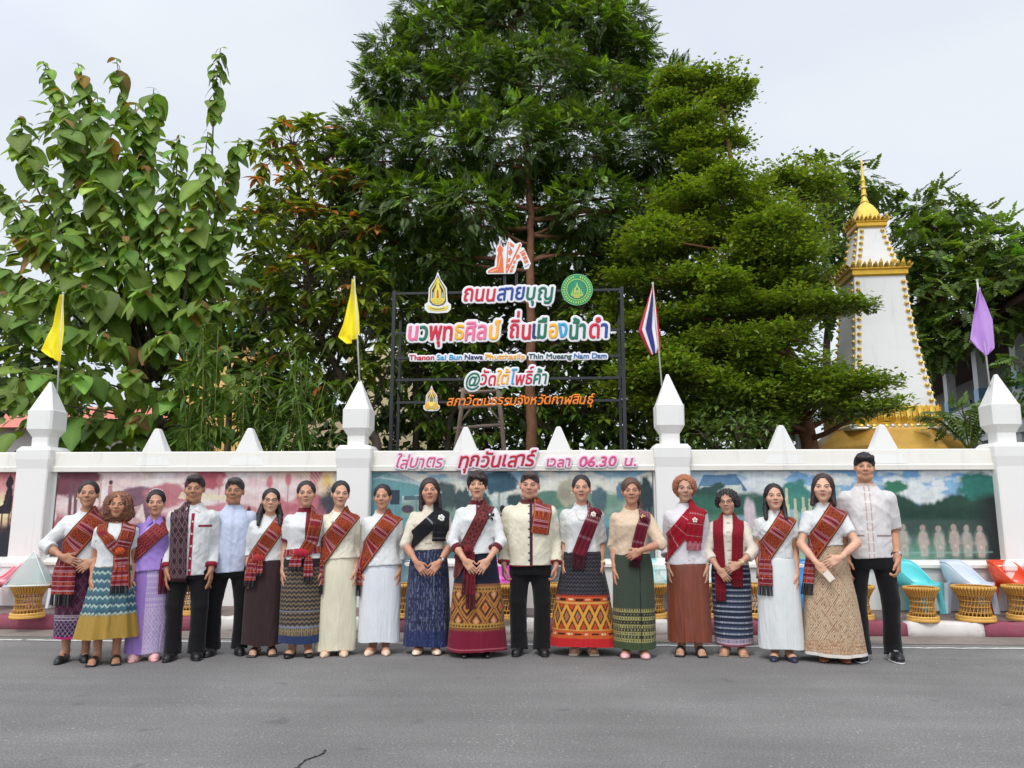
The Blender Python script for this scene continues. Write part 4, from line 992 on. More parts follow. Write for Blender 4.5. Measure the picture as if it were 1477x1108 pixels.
tier(zt(327), 21 * pxm, .22, 'upper_tier', 8)
mb = MB()
mb.loft([sqr(w * pxm, zt(y), ch) for y, w, ch in ((318, 18.5, .05), (311, 17, .15), (302, 14.5, .3), (295, 11, .4), (291, 8, .5))], c=GC2)
mb.lathe([(r * pxm, zt(y)) for y, r in ((292, 7.5), (289, 6), (287, 6.5), (285, 5), (280, 3.4), (278, 5.2), (276, 3.6), (270, 3.2), (268, 4.6), (266, 3.2), (262, 2.9), (258, 3.6), (256, 2.5), (245, 1.9), (238, 1.3), (233, 1.9), (231, 1.0), (226, .3))], n=16, c=GC2)
mb.build('spire', M_GOLD, ST, smooth=False)
mb = MB(); mb.loft([sqr(w * pxm, zt(y), .02) for y, w in ((613, 57), (610, 58), (592, 57), (588, 56), (586, 54.5))], c=GC)
for s in range(4):
    R = Matrix.Rotation(s * PI / 2, 3, 'Z'); wd = 58.3 * pxm; n = 15
    for k in range(n):
        x = ((k + .5) / n * 2 - 1) * wd; l = wd / n * .86; z0, z1 = zt(611), zt(584)
        V = [R @ Vector(p) for p in ((x - l, -wd, z0), (x + l, -wd, z0), (x + l * .9, -wd - .05, z0 + .10), (x + l, -wd - .02, z1 - .12), (x, -wd - .03, z1), (x - l, -wd - .02, z1 - .12), (x - l * .9, -wd - .05, z0 + .10), (x, -wd - .06, (z0 + z1) / 2 - .04))]
        mb.faces(V, [(0, 1, 7), (1, 2, 7), (2, 3, 7), (3, 4, 7), (4, 5, 7), (5, 6, 7), (6, 0, 7)], GC2 if k % 2 else GC)
mb.build('lotus_band', M_GOLD, ST)
mb = MB()
for s in range(4):
    R = Matrix.Rotation(s * PI / 2, 3, 'Z')
    for k in range(15):
        x = ((k + .5) / 15 * 2 - 1) * 62 * pxm; p = R @ Vector((x, -62 * pxm, zt(616))); mb.ball(p, (.075, .075, .06), 8, 5, GC2 if k % 2 else lin(206, 196, 186))
mb.loft([sqr(w * pxm, zt(y), .1) for y, w in ((620, 66), (618, 66), (613, 60))], c=(.7, .68, .62))
mb.build('bead_row', M_GOLD, ST, smooth=True)
oct8 = lambda r, z: [(r * math.cos(a), r * math.sin(a), z) for a in (np.arange(8) + .5) * PI / 4]
mb = MB(); mb.loft([oct8(r * pxm, zt(y)) for y, r in ((690, 132), (650, 112), (645, 108), (622, 82), (619, 80), (617, 66))], c=lin(196, 150, 62)); mb.build('base', M_GOLD, ST)
mb = MB(); mb.loft([sq(0, 2.3, z, .3, 0) for z in (0, zt(690) + .02)], c=(.7, .68, .62)); mb.build('plinth', M_PLASTER, ST)
KNOBS = []
def knobs(rows, step_):
    z = rows[0][0]
    while z < rows[-1][0]:
        w = np.interp(z, [r[0] for r in rows], [r[1] for r in rows])
        for sx in (-1, 1):
            for sy in (-1, 1):
                for ox, oy in ((.012, -.075), (-.075, .012)): KNOBS.append(((sx * (w + ox), sy * (w + oy), z), Vector((sx if ox > 0 else 0, sy if oy > 0 else 0, 0)), sx, sy, oy > 0))
        z += step_
knobs(bw, .165); knobs(up, .15)
def knob_mb(mb, p, d): mb.lathe([(.0, -.012), (.034, -.012), (.047, .0), (.045, .02), (.03, .036), (.022, .04), (.018, .052), (0, .056)], n=10, c=GC2)
k0 = None; rest = MB()
KNOBS.sort(key=lambda k: (not (k[3] < 0), k[1].x > 0))          # the front face's knobs come first
for n_, (p, d, sx, sy, fr) in enumerate(KNOBS):
    rot = d.to_track_quat('Z', 'Y')
    if n_ < 98:
        if k0 is None: mb = MB(); knob_mb(mb, p, d); k0 = mb.build('knob', M_GOLD, ST, smooth=True); o = k0
        else: o = k0.copy(); COL.objects.link(o); o.parent = ST
        o.location = p; o.rotation_mode = 'QUATERNION'; o.rotation_quaternion = rot
    else:
        m2 = MB(); knob_mb(m2, p, d); V, F, C = m2.arr(); R3 = np.array(rot.to_matrix()); rest.add(V @ R3.T + np.array(p), F, C)
o = rest.build('far_knobs', M_GOLD, ST, smooth=True); o['kind'] = 'stuff'

# ================================================================== buildings glimpsed behind the trees
e = empty('school_building', (0, 0, 0), 0, 'white two storey school with blue bands and dark roof at the right edge', 'building')
Yb = 22.0
def q(px, py, Y=Yb): return at(px, py, Y)
# its gallery runs away to the left: built from its own axes
P0, P1 = at(1477, 560, 22.8 - 9.86), at(1340, 610, 32 - 9.86)      # the parapet's near and far end: the flank runs away from the road
o0 = np.array([P0[0], P0[1], .1]); d_ = P1 - P0; d_[2] = 0; ux = d_ / np.linalg.norm(d_); uy = np.array([ux[1], -ux[0], 0])
zr = P0[2]; zf = zr - .9; zc = 1.34 + (zr - 1.34) * 1.56
def wb(mb, s0, s1, d0, d1, z0, z1, c):
    V = [o0 + ux * s + uy * d + np.array([0, 0, z - .1]) for z in (z0, z1) for d in (d0, d1) for s in (s0, s1)]
    mb.faces(V, [(0, 2, 3, 1), (4, 5, 7, 6), (0, 1, 5, 4), (2, 6, 7, 3), (0, 4, 6, 2), (1, 3, 7, 5)], c)
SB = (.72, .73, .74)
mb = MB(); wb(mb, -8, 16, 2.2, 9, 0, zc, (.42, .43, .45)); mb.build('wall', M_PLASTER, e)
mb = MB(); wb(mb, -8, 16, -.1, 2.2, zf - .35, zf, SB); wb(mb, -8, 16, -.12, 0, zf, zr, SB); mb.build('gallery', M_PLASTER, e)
mb = MB(); wb(mb, -9, 17, -.9, 9.8, zc, zc + .18, lin(92, 70, 66)); V = [o0 + ux * s + uy * d + np.array([0, 0, z - .1]) for s in (-9, 17) for d, z in ((-1.1, zc + .18), (4.4, zc + 2.4), (10, zc + .18))]; mb.faces(V, [(0, 3, 4, 1), (1, 4, 5, 2), (0, 1, 2), (3, 5, 4)], lin(88, 66, 62)); mb.build('roof', M_WOOD, e)
for s in np.arange(-6, 16, 3.2):
    mb = MB(); wb(mb, s, s + .42, -.05, .3, 0, zf - .35, SB); wb(mb, s, s + .42, .02, .32, zr, zc, SB); mb.build('column', M_PLASTER, e)
    mb = MB(); wb(mb, s - .01, s + .43, .0, .34, zr - .02, zr + .55, lin(120, 170, 200)); mb.build('blue_band', M_PAINT, e)
for s in np.arange(-5, 14, 3.2):
    mb = MB(); wb(mb, s, s + 1.6, 2.12, 2.19, zf + 1.0, zf + 2.0, lin(60, 62, 66)); mb.build('window', M_PAINT, e); mb = MB(); wb(mb, s, s + 1.6, 2.12, 2.19, zf - 2.4, zf - 1.2, lin(70, 72, 76)); mb.build('window', M_PAINT, e)
# temple hall behind the left trees: pale yellow walls, orange and red roofs, green gable
e = empty('temple_hall', (at(560, 640, 17)[0], 17, .1), 0, 'pale yellow temple hall with orange roofs glimpsed through the trees', 'building')
HO = np.array(e.location)
def hx(px, py, Y): return at(px, py, Y) - HO
mb = MB(); a, b = hx(500, 545, 17), hx(640, 505, 17); mb.box(a[0], b[0], 0, 6, 0, b[2], lin(236, 220, 176)); mb.build('wall', M_PLASTER, e)
mb = MB(); a, b = hx(400, 640, 16), hx(505, 575, 16); mb.loft([[(x, 1 - HO[1] * 0 - 1.2, a[2] + 1.1), (x, 1.4, b[2]), (x, 4, a[2] + 1.1)] for x in (a[0], b[0])], c=lin(226, 150, 84)); mb.build('roof', M_PAINT, e)
mb = MB(); mb.box(hx(405, 640, 16)[0], hx(500, 640, 16)[0], -.6, 3.4, 0, a[2] + 1.12, lin(226, 206, 170)); mb.build('porch', M_PLASTER, e)
e = empty('temple_pavilion', (at(310, 560, 20)[0], 20, .1), 0, 'pavilion with teal tiles and orange panels seen through leaves at the left', 'building')
HO = np.array(e.location)
mb = MB(); a, b = hx(255, 560, 20), hx(355, 488, 20); mb.box(a[0], b[0], 0, 4, 0, b[2], lin(240, 196, 120)); mb.build('wall', M_PLASTER, e)
mb = MB(); c0 = hx(305, 452, 20); rp = [[(a[0] - .3 + (c0[0] - a[0]) * t, -.5 + 2.2 * t, b[2] + (c0[2] - b[2]) * t), (b[0] + .3 + (c0[0] - b[0]) * t, -.5 + 2.2 * t, b[2] + (c0[2] - b[2]) * t), (b[0] + .3 + (c0[0] - b[0]) * t, 4.5 - 2.2 * t, b[2] + (c0[2] - b[2]) * t), (a[0] - .3 + (c0[0] - a[0]) * t, 4.5 - 2.2 * t, b[2] + (c0[2] - b[2]) * t)] for t in np.linspace(0, .95, 8)]; mb.loft(rp, c=lin(96, 190, 180)); mb.build('roof', M_PAINT, e)
e = empty('red_roofed_house', (at(60, 640, 18)[0], 18, .1), 0, 'low house with an orange red tiled roof behind the left pillar', 'building')
HO = np.array(e.location)
mb = MB(); a, b = hx(-60, 640, 18), hx(240, 598, 18); mb.box(a[0] + .4, b[0] - .4, .3, 4, 0, b[2] - .4, lin(210, 206, 200)); mb.build('wall', M_PLASTER, e)
mb = MB(); mb.loft([[(x, -.5, b[2] - .5), (x, 2.2, b[2] + .6), (x, 5, b[2] - .5)] for x in (a[0], b[0])], c=lin(212, 104, 76)); mb.build('roof', M_PAINT, e)
# white lamp post with a dark box beside the leaning trunk
P = at(1158, 650, 4.6)
e = empty('white_post', (P[0], 4.6, .1), 0, 'white round post with a dark box beside the leaning tree trunk', 'post')
mb = MB(); mb.lathe([(.12, 0), (.12, 3.4), (.0, 3.42)], n=16, c=(.75, .75, .75)); mb.build('shaft', M_PAINT, e, smooth=False)
mb = MB(); a = at(1136, 624, 4.5); b = at(1152, 608, 4.5); mb.box(a[0] - P[0], b[0] - P[0], -.22, .0, a[2] - .1, b[2] - .1, (.02, .022, .03), .01); mb.build('box', M_PAINT, e)
# ================================================================== trees: tapered trunk and limbs, crown of many separate leaves
def nrm(a): return a / (np.linalg.norm(a, axis=-1, keepdims=True) + 1e-12)
def tpl_blade(w, seg=4, curv=.25, fold=.12, shape=lambda t: math.sin(PI * t ** .75) ** .8, rib=1.25):
    V, C = [], []
    for k in range(seg + 1):
        t = k / seg; h = w * shape(min(max(t, .02), .985)); z = -curv * t * t
        V += [(t, -h, z + fold * h), (t, 0, z), (t, h, z + fold * h)]; C += [.94, rib, .94]
    F = []
    for k in range(seg):
        a = 3 * k; F += [(a, a + 3, a + 4, a + 1), (a + 1, a + 4, a + 5, a + 2)]
    return np.array(V), np.array(F), np.array(C)
def tpl_diamond(w):
    return np.array([(0, 0, 0), (.45, -w, .06), (1, 0, -.06), (.45, w, .06)]), np.array([(0, 1, 2, 3)]), np.array([.9, 1, 1.1, 1])
def tpl_pinnate(pairs, ll, lw, droop=.35, term=True, up=.06):
    V, F, C = [], [], []
    for k in range(pairs):
        t = .18 + .82 * (k + 1) / pairs; l = ll * (math.sin(PI * (.22 + .68 * t)) ** .7)
        b = np.array([t, 0, -droop * t * t])
        for s in (-1, 1):
            d = nrm(np.array([.42, s * .9, -.28])); n = nrm(np.array([.15, -s * .25, 1.])); y = np.cross(n, d)
            a = len(V); V += [b, b + d * l * .45 - y * lw * l + n * up * l, b + d * l, b + d * l * .45 + y * lw * l + n * up * l]; F.append((a, a + 1, a + 2, a + 3)); C += [.85, 1, 1.12, 1]
    if term:
        b = np.array([1., 0, -droop]); a = len(V); V += [b, b + [.45 * ll, -lw * ll, -.1 * ll], b + [ll, 0, -.4 * ll], b + [.45 * ll, lw * ll, -.1 * ll]]; F.append((a, a + 1, a + 2, a + 3)); C += [.9, 1, 1.1, 1]
    a = len(V); V += [np.array([0, -.006, 0]), np.array([0, .006, 0]), np.array([1, .004, -droop]), np.array([1, -.004, -droop])]; F.append((a, a + 1, a + 2, a + 3)); C += [.8] * 4
    return np.array(V), np.array(F), np.array(C)
class Leaves:
    def __init__(s): s.V = []; s.F = []; s.C = []; s.n = 0
    def add(s, tpl, P, X, up, sc, col):
        TV, TF, TC = tpl; N = len(P); X = nrm(X); Y = nrm(np.cross(up, X)); Z = np.cross(X, Y)
        sc = np.broadcast_to(sc, (N,))[:, None, None]
        W = P[:, None] + sc * (TV[None, :, 0, None] * X[:, None] + TV[None, :, 1, None] * Y[:, None] + TV[None, :, 2, None] * Z[:, None])
        s.V.append(W.reshape(-1, 3)); s.F.append((TF[None] + (np.arange(N) * len(TV))[:, None, None]).reshape(-1, TF.shape[1]) + s.n); s.C.append((col[:, None] * TC[None, :, None]).reshape(-1, 3)); s.n += N * len(TV)
    def build(s, name, mat, parent, O):
        V = np.concatenate(s.V) - O; by = {}
        for f in s.F: by.setdefault(f.shape[1], []).append(f)
        return mk(name, V, [np.concatenate(v) for v in by.values()], mat, parent, None, False, np.clip(np.concatenate(s.C), .003, .6))
def rdir(n): return nrm(rng.normal(0, 1, (n, 3)))
def shell_pts(c, r, n, lo=.55, up=.0):
    d = rdir(n); d[:, 2] += up; d = nrm(d); k = (lo + (1 - lo) * rng.random(n)) ** .7
    return c + d * np.array(r) * k[:, None], d
def colvar(base, n, v=.22, hue=.12):
    c = np.array(base)[None] * np.exp(rng.normal(0, v, (n, 1))); c = c * (1 + rng.normal(0, hue, (n, 1)) * np.array([1, .25, .3])); return c
def limb(mb, a, b, r0, r1, n=7, wob=.08, c=(.09, .065, .05), sag=0.):
    a, b = np.array(a, float), np.array(b, float); t = np.linspace(0, 1, n)[:, None]; L = np.linalg.norm(b - a)
    P = a + (b - a) * t + np.sin(t * PI) * rng.normal(0, wob * L * .35, 3) + np.sin(t * 2 * PI) * rng.normal(0, wob * L * .15, 3); P[:, 2] += sag * np.sin(t[:, 0] * PI)
    mb.tube(P, r0 + (r1 - r0) * t[:, 0], 8, c); return P
def tree_root(name, px, Y, label, cat='tree', group='trees behind the wall'):
    p = at(px, 640, Y); e = empty(name, (p[0], Y, .1), 0, label, cat, group); return e, np.array(e.location)

def clump_tree(name, trunk_px, Y, trunk_path, clumps, tpl, per, size, base, label, bark, r0=.14, mat=None, droop=-.25, updir=.8, tip=None, tipf=.0, v=.24, lo=.5, twigs=True, hue=.12):
    """clumps: (px, py, depth, radius px[, flattening]); trunk_path: photo points from the foot up"""
    e, O = tree_root(name, trunk_px, Y, label); mbt = MB(); P = [np.array([O[0], Y, 0.0])] + [at(x, y, d) for x, y, d in trunk_path]
    P = np.array(P); t = np.linspace(0, len(P) - 1, len(P) * 6); Q = np.stack([np.interp(t, np.arange(len(P)), P[:, k]) for k in range(3)], 1); Q[3:-2] += rng.normal(0, .012, (len(Q) - 5, 3))
    rr = r0 * (1 - .68 * t / t[-1]) * (1 + .35 * np.exp(-t * 2.2)); mbt.tube(Q - O, rr, 10, bark)
    lv = Leaves()
    for cl in clumps:
        x, y, d, r = cl[:4]; fl = cl[4] if len(cl) > 4 else .8; c = at(x, y, d); R = r * (d + 9.86) / F_PX
        # a limb from the trunk to the clump
        j = int(np.argmin(np.linalg.norm(Q - (c - [0, 0, .5 * R]), axis=1) + np.maximum(0, Q[:, 2] - c[2] + .3) * 3)); j = max(j, int(len(Q) * .3))
        pts = limb(mbt, Q[j] - O, c - O, rr[j] * .55, .012, 8, .12, bark)
        n = max(8, int(per * (R * R) * 4))
        S, D = shell_pts(c, (R, R * .9, R * fl), n, lo)
        X = D * [1, 1, .6] + rdir(n) * .75 + [0, 0, droop]; U = np.tile([0, 0, 1.], (n, 1)) * updir + D * .5 + rdir(n) * .35
        C = colvar(base, n, v, hue)
        if tip is not None:
            m = (rng.random(n) < tipf) & (D[:, 2] > -.2); C[m] = colvar(tip, m.sum(), .25)
        lv.add(tpl, S, X, U, size * np.exp(rng.normal(0, .2, n)), C)
        if twigs:
            for k in range(min(10, 2 + n // 25)):
                limb(mbt, pts[rng.integers(4, 8)], S[rng.integers(0, n)] - O, .012, .004, 4, .15, bark)
    mbt.build('trunk', M_BARK, e, smooth=True); lv.build('crown', mat or M_LEAF, e, O); return e

BK1, BK2, BK3 = lin(112, 92, 76), lin(120, 84, 64), lin(92, 80, 70)
# ---- the tall feathery tree behind the sign
PIN = tpl_pinnate(8, .36, .19, .25)
cc = [(640, 62, 8, 70), (735, 40, 8.5, 85), (840, 55, 8.5, 72), (895, 70, 8.5, 40), (560, 120, 7.5, 48), (522, 185, 7, 42), (600, 130, 7.5, 66), (690, 120, 7, 80), (780, 120, 7, 84), (868, 135, 7.5, 62), (925, 140, 8, 40), (560, 215, 6.6, 60), (640, 215, 6.4, 76), (735, 210, 6, 84), (830, 215, 6.4, 80), (915, 215, 7, 56),
      (530, 285, 6.4, 56), (600, 300, 6.0, 66), (680, 305, 5.6, 62), (850, 300, 6, 66), (925, 300, 6.6, 50), (560, 375, 6.4, 54), (640, 375, 6.2, 50), (820, 365, 6.6, 50), (900, 370, 7, 46), (700, -20, 8.5, 80), (800, -30, 9, 80), (610, 20, 8.5, 46), (960, 180, 8, 34), (905, 30, 9, 36), (765, 300, 7.6, 60), (700, 400, 8, 50), (770, 420, 8.2, 44), (560, 450, 7.5, 50), (965, 120, 8.4, 42), (960, 240, 7.4, 52), (985, 190, 8, 40), (990, 280, 7.4, 50), (500, 240, 7, 44), (505, 320, 7, 44), (900, 80, 8.8, 50), (860, 20, 9, 50), (960, 330, 7.4, 50), (560, 70, 8.5, 36), (1010, 320, 7.6, 44)]
clump_tree('feathery_tree', 768, 5.6, [(767, 640, 5.6), (766, 520, 5.6), (764, 400, 5.7), (766, 320, 6), (760, 220, 6.6), (752, 120, 7.4), (745, 40, 8)], cc, PIN, 190, .25, (.052, .106, .018), 'tallest tree, dark and feathery, its trunk rising behind the sign', BK2, .125, tip=(.15, .30, .03), tipf=.26, droop=-.15, lo=.45)
# a second stem forking from the same foot region
# ---- broad-leaved tree with reddish tips between the left tree and the tall one
ROS = tpl_blade(.19, 3, .3, .2)
def rosette_crown(name, px, Y, path, clumps, size, base, label, bark, per=7, tipc=(.34, .14, .055), tipf=.10, r0=.11, dens=62.):
    e, O = tree_root(name, px, Y, label); mbt = MB(); P = np.array([np.array([O[0], Y, 0.0])] + [at(*p) for p in path]); t = np.linspace(0, len(P) - 1, len(P) * 5)
    Q = np.stack([np.interp(t, np.arange(len(P)), P[:, k]) for k in range(3)], 1); rr = r0 * (1 - .7 * t / t[-1]); mbt.tube(Q - O, rr, 9, bark); lv = Leaves()
    for x, y, d, r in clumps:
        c = at(x, y, d); R = r * (d + 9.86) / F_PX; j = int(np.argmin(np.linalg.norm(Q - (c - [0, 0, .6]), axis=1))); pts = limb(mbt, Q[j] - O, c - O, rr[j] * .5, .012, 8, .12, bark)
        n = max(5, int(dens * R * R)); S, D = shell_pts(c, (R, R, R * .9), n, .6, .15)
        for s, dd in zip(S, D):
            limb(mbt, pts[rng.integers(4, 8)], s - O, .009, .004, 4, .1, bark)
            a = rng.random() * 6.28 + np.arange(per) * 2.4; k = np.linspace(.3, 1, per)
            X = np.stack([np.cos(a), np.sin(a), .25 - .75 * k + rng.normal(0, .15, per)], 1) + dd * .45
            col = colvar(base, per, .2)
            if rng.random() < tipf * (1.6 if y < 330 else .7): q = rng.random(per) < .5; col[q] = colvar(tipc, q.sum(), .3, .3)
            elif rng.random() < .3: col *= [1.7, 1.55, 1.0]
            lv.add(ROS, np.tile(s, (per, 1)) + rng.normal(0, .02, (per, 3)), X, np.tile([0, 0, 1.], (per, 1)) + rdir(per) * .2, size * (.6 + .5 * k) * math.exp(rng.normal(0, .12)), col)
    mbt.build('trunk', M_BARK, e, smooth=True); lv.build('crown', M_LEAF, e, O)
cc = [(420, 200, 6.5, 40), (390, 225, 6.3, 36), (460, 195, 6.8, 34), (480, 225, 6.6, 36), (400, 275, 6, 44), (455, 270, 6, 46), (505, 275, 6.2, 40), (375, 320, 6, 36), (430, 330, 5.6, 50), (490, 335, 5.6, 50), (535, 345, 6, 36), (385, 385, 5.7, 40), (440, 400, 5.3, 48), (500, 410, 5.2, 50), (545, 420, 5.6, 36), (380, 445, 5.6, 38), (430, 460, 5.6, 42), (480, 470, 5.3, 46), (535, 480, 5.4, 44), (560, 530, 5.6, 34), (470, 530, 6, 36), (520, 545, 5.8, 30), (400, 510, 6.2, 34)]
rosette_crown('red_tipped_tree', 548, 6, [(545, 640, 6), (500, 560, 6), (455, 470, 6), (440, 380, 6), (432, 290, 6.2), (425, 205, 6.5)], cc, .31, (.105, .175, .034), 'bushy tree with reddish leaf tips left of the tall feathery tree', BK3, tipf=.12)
cc = [(620, 450, 6.5, 40), (680, 470, 6.8, 44), (600, 540, 6.4, 40), (650, 545, 6.8, 40), (720, 545, 7, 44), (790, 480, 7, 40), (850, 440, 6.4, 40), (885, 400, 6.2, 34), (830, 520, 6.8, 44), (880, 500, 6.5, 36), (790, 570, 7, 40), (860, 580, 6.8, 40), (700, 610, 7.2, 40), (620, 600, 7.2, 36), (800, 620, 7.2, 36), (870, 620, 7, 36)]
rosette_crown('broadleaf_tree', 640, 7.4, [(648, 600, 7.4), (700, 540, 7.2), (760, 480, 7)], cc, .28, (.075, .145, .026), 'broad leaved small tree filling the dark space behind the sign frame', BK3, tipf=.03, r0=.08)

# ---- the large-leaved tree at the left
TEAK = tpl_blade(.38, 5, .30, .10, lambda t: math.sin(PI * t ** .62) ** .75, 1.35)
def big_leaf_tree():
    e, O = tree_root('large_leaved_tree', 232, 3.6, 'large leaved pale green tree towering behind the left pillar'); mbt = MB(); lv = Leaves(); Y = 3.6
    B = np.array([O[0], Y, 0.]); fork = at(225, 560, Y); P = limb(mbt, B - O, fork - O, .13, .09, 8, .02, BK3)
    tips = [(62, 88, 3.8), (112, 92, 3.6), (168, 84, 3.7), (222, 128, 3.4), (318, 70, 3.6), (30, 168, 3.6), (258, 196, 3.2), (300, 190, 3.5), (90, 170, 2.9), (165, 180, 2.7), (-8, 258, 3.6), (60, 240, 2.9), (210, 240, 2.6), (325, 260, 3.4), (130, 260, 2.4), (285, 300, 2.8), (10, 330, 3.0), (345, 200, 4.0), (80, 330, 2.4), (180, 340, 2.2), (250, 370, 2.4), (325, 350, 3.2),
            (-20, 380, 2.9), (40, 400, 2.2), (120, 410, 1.9), (205, 420, 1.9), (290, 430, 2.4), (340, 430, 3.2), (-10, 450, 2.2), (70, 470, 1.8), (150, 480, 1.6), (240, 480, 1.8), (320, 500, 2.6), (20, 530, 2.0), (110, 540, 1.6), (180, 530, 1.45), (260, 560, 1.9), (330, 560, 2.8), (40, 590, 2.4), (200, 600, 1.9), (280, 620, 2.3), (120, 610, 2.1), (-30, 560, 2.6), (85, 130, 3.3), (140, 140, 3.2), (195, 150, 3.2), (40, 215, 3.2), (115, 215, 3.0), (180, 215, 2.9), (240, 270, 2.8), (300, 240, 3.1), (30, 290, 2.7), (150, 300, 2.4), (240, 330, 2.5), (335, 310, 3.3), (0, 420, 2.5), (90, 380, 2.2), (60, 640, 2.6), (210, 640, 2.4), (330, 620, 2.8)]
    for x, y, d in tips:
        tp = at(x, y, d); low = y > 380
        st = fork + (tp - fork) * .05 if not low else at(225 + rnd.uniform(-25, 25), min(620, y + 70), Y)
        pts = limb(mbt, st - O, tp - O, .035 if not low else .022, .007, 12, .10, BK3, sag=.10)
        W = pts + O; L = np.linalg.norm(tp - st); n_nodes = max(4, int(min(L, 2.0 if not low else 1.3) / .12))
        for k in range(n_nodes):
            f = 1 - k * .115 / L * .95
            if f < .15: break
            p = np.array([np.interp(f, np.linspace(0, 1, 12), W[:, c]) for c in range(3)]); ax_ = nrm(tp - st); a0 = k * PI / 2 + rnd.uniform(-.7, .7)
            s = (.235 + .105 * min(k, 3) / 3) * math.exp(rnd.gauss(0, .24)) * (1.0 if not low else 1.12)
            if k == 0: s *= .65
            for q in (0, PI):
                a = a0 + q; X = np.array([[math.cos(a), math.sin(a) - .15, rnd.uniform(-1.1, .15) - .12 * min(k, 4)]])
                c = colvar((.13, .235, .052), 1, .24, .12)
                if k == 0 and rnd.random() < .35: c = colvar((.16, .10, .04), 1)
                elif rnd.random() < .02: c = colvar((.22, .16, .04), 1)
                lv.add(TEAK, p[None] + rng.normal(0, .02, (1, 3)), X, np.array([[math.cos(a) * .6, math.sin(a) * .4 - .55, .75]]) + rdir(1) * .3, s, c)
    # inner leaves so that the crown has depth
    for x, y, d, r in ((110, 200, 4.2, 60), (190, 230, 4.2, 70), (110, 300, 4.2, 80), (220, 320, 4, 80), (60, 400, 4, 80), (170, 420, 3.9, 90), (280, 430, 4, 80), (60, 530, 4, 80), (180, 540, 3.8, 90), (290, 560, 4, 70), (60, 620, 4, 60), (190, 630, 3.8, 60)):
        c = at(x, y, d); R = r * (d + 9.86) / F_PX; n = int(80 * R * R); S, D = shell_pts(c, (R, R, R), n, .3); lv.add(TEAK, S, D + rdir(n) * .5 + [0, 0, -.55], D * .7 + np.tile([0, -.3, .7], (n, 1)) + rdir(n) * .35, .33 * np.exp(rng.normal(0, .15, n)), colvar((.12, .20, .05), n, .22))
    mbt.build('trunk', M_BARK, e, smooth=True); lv.build('crown', M_LEAFM, e, O)
big_leaf_tree()

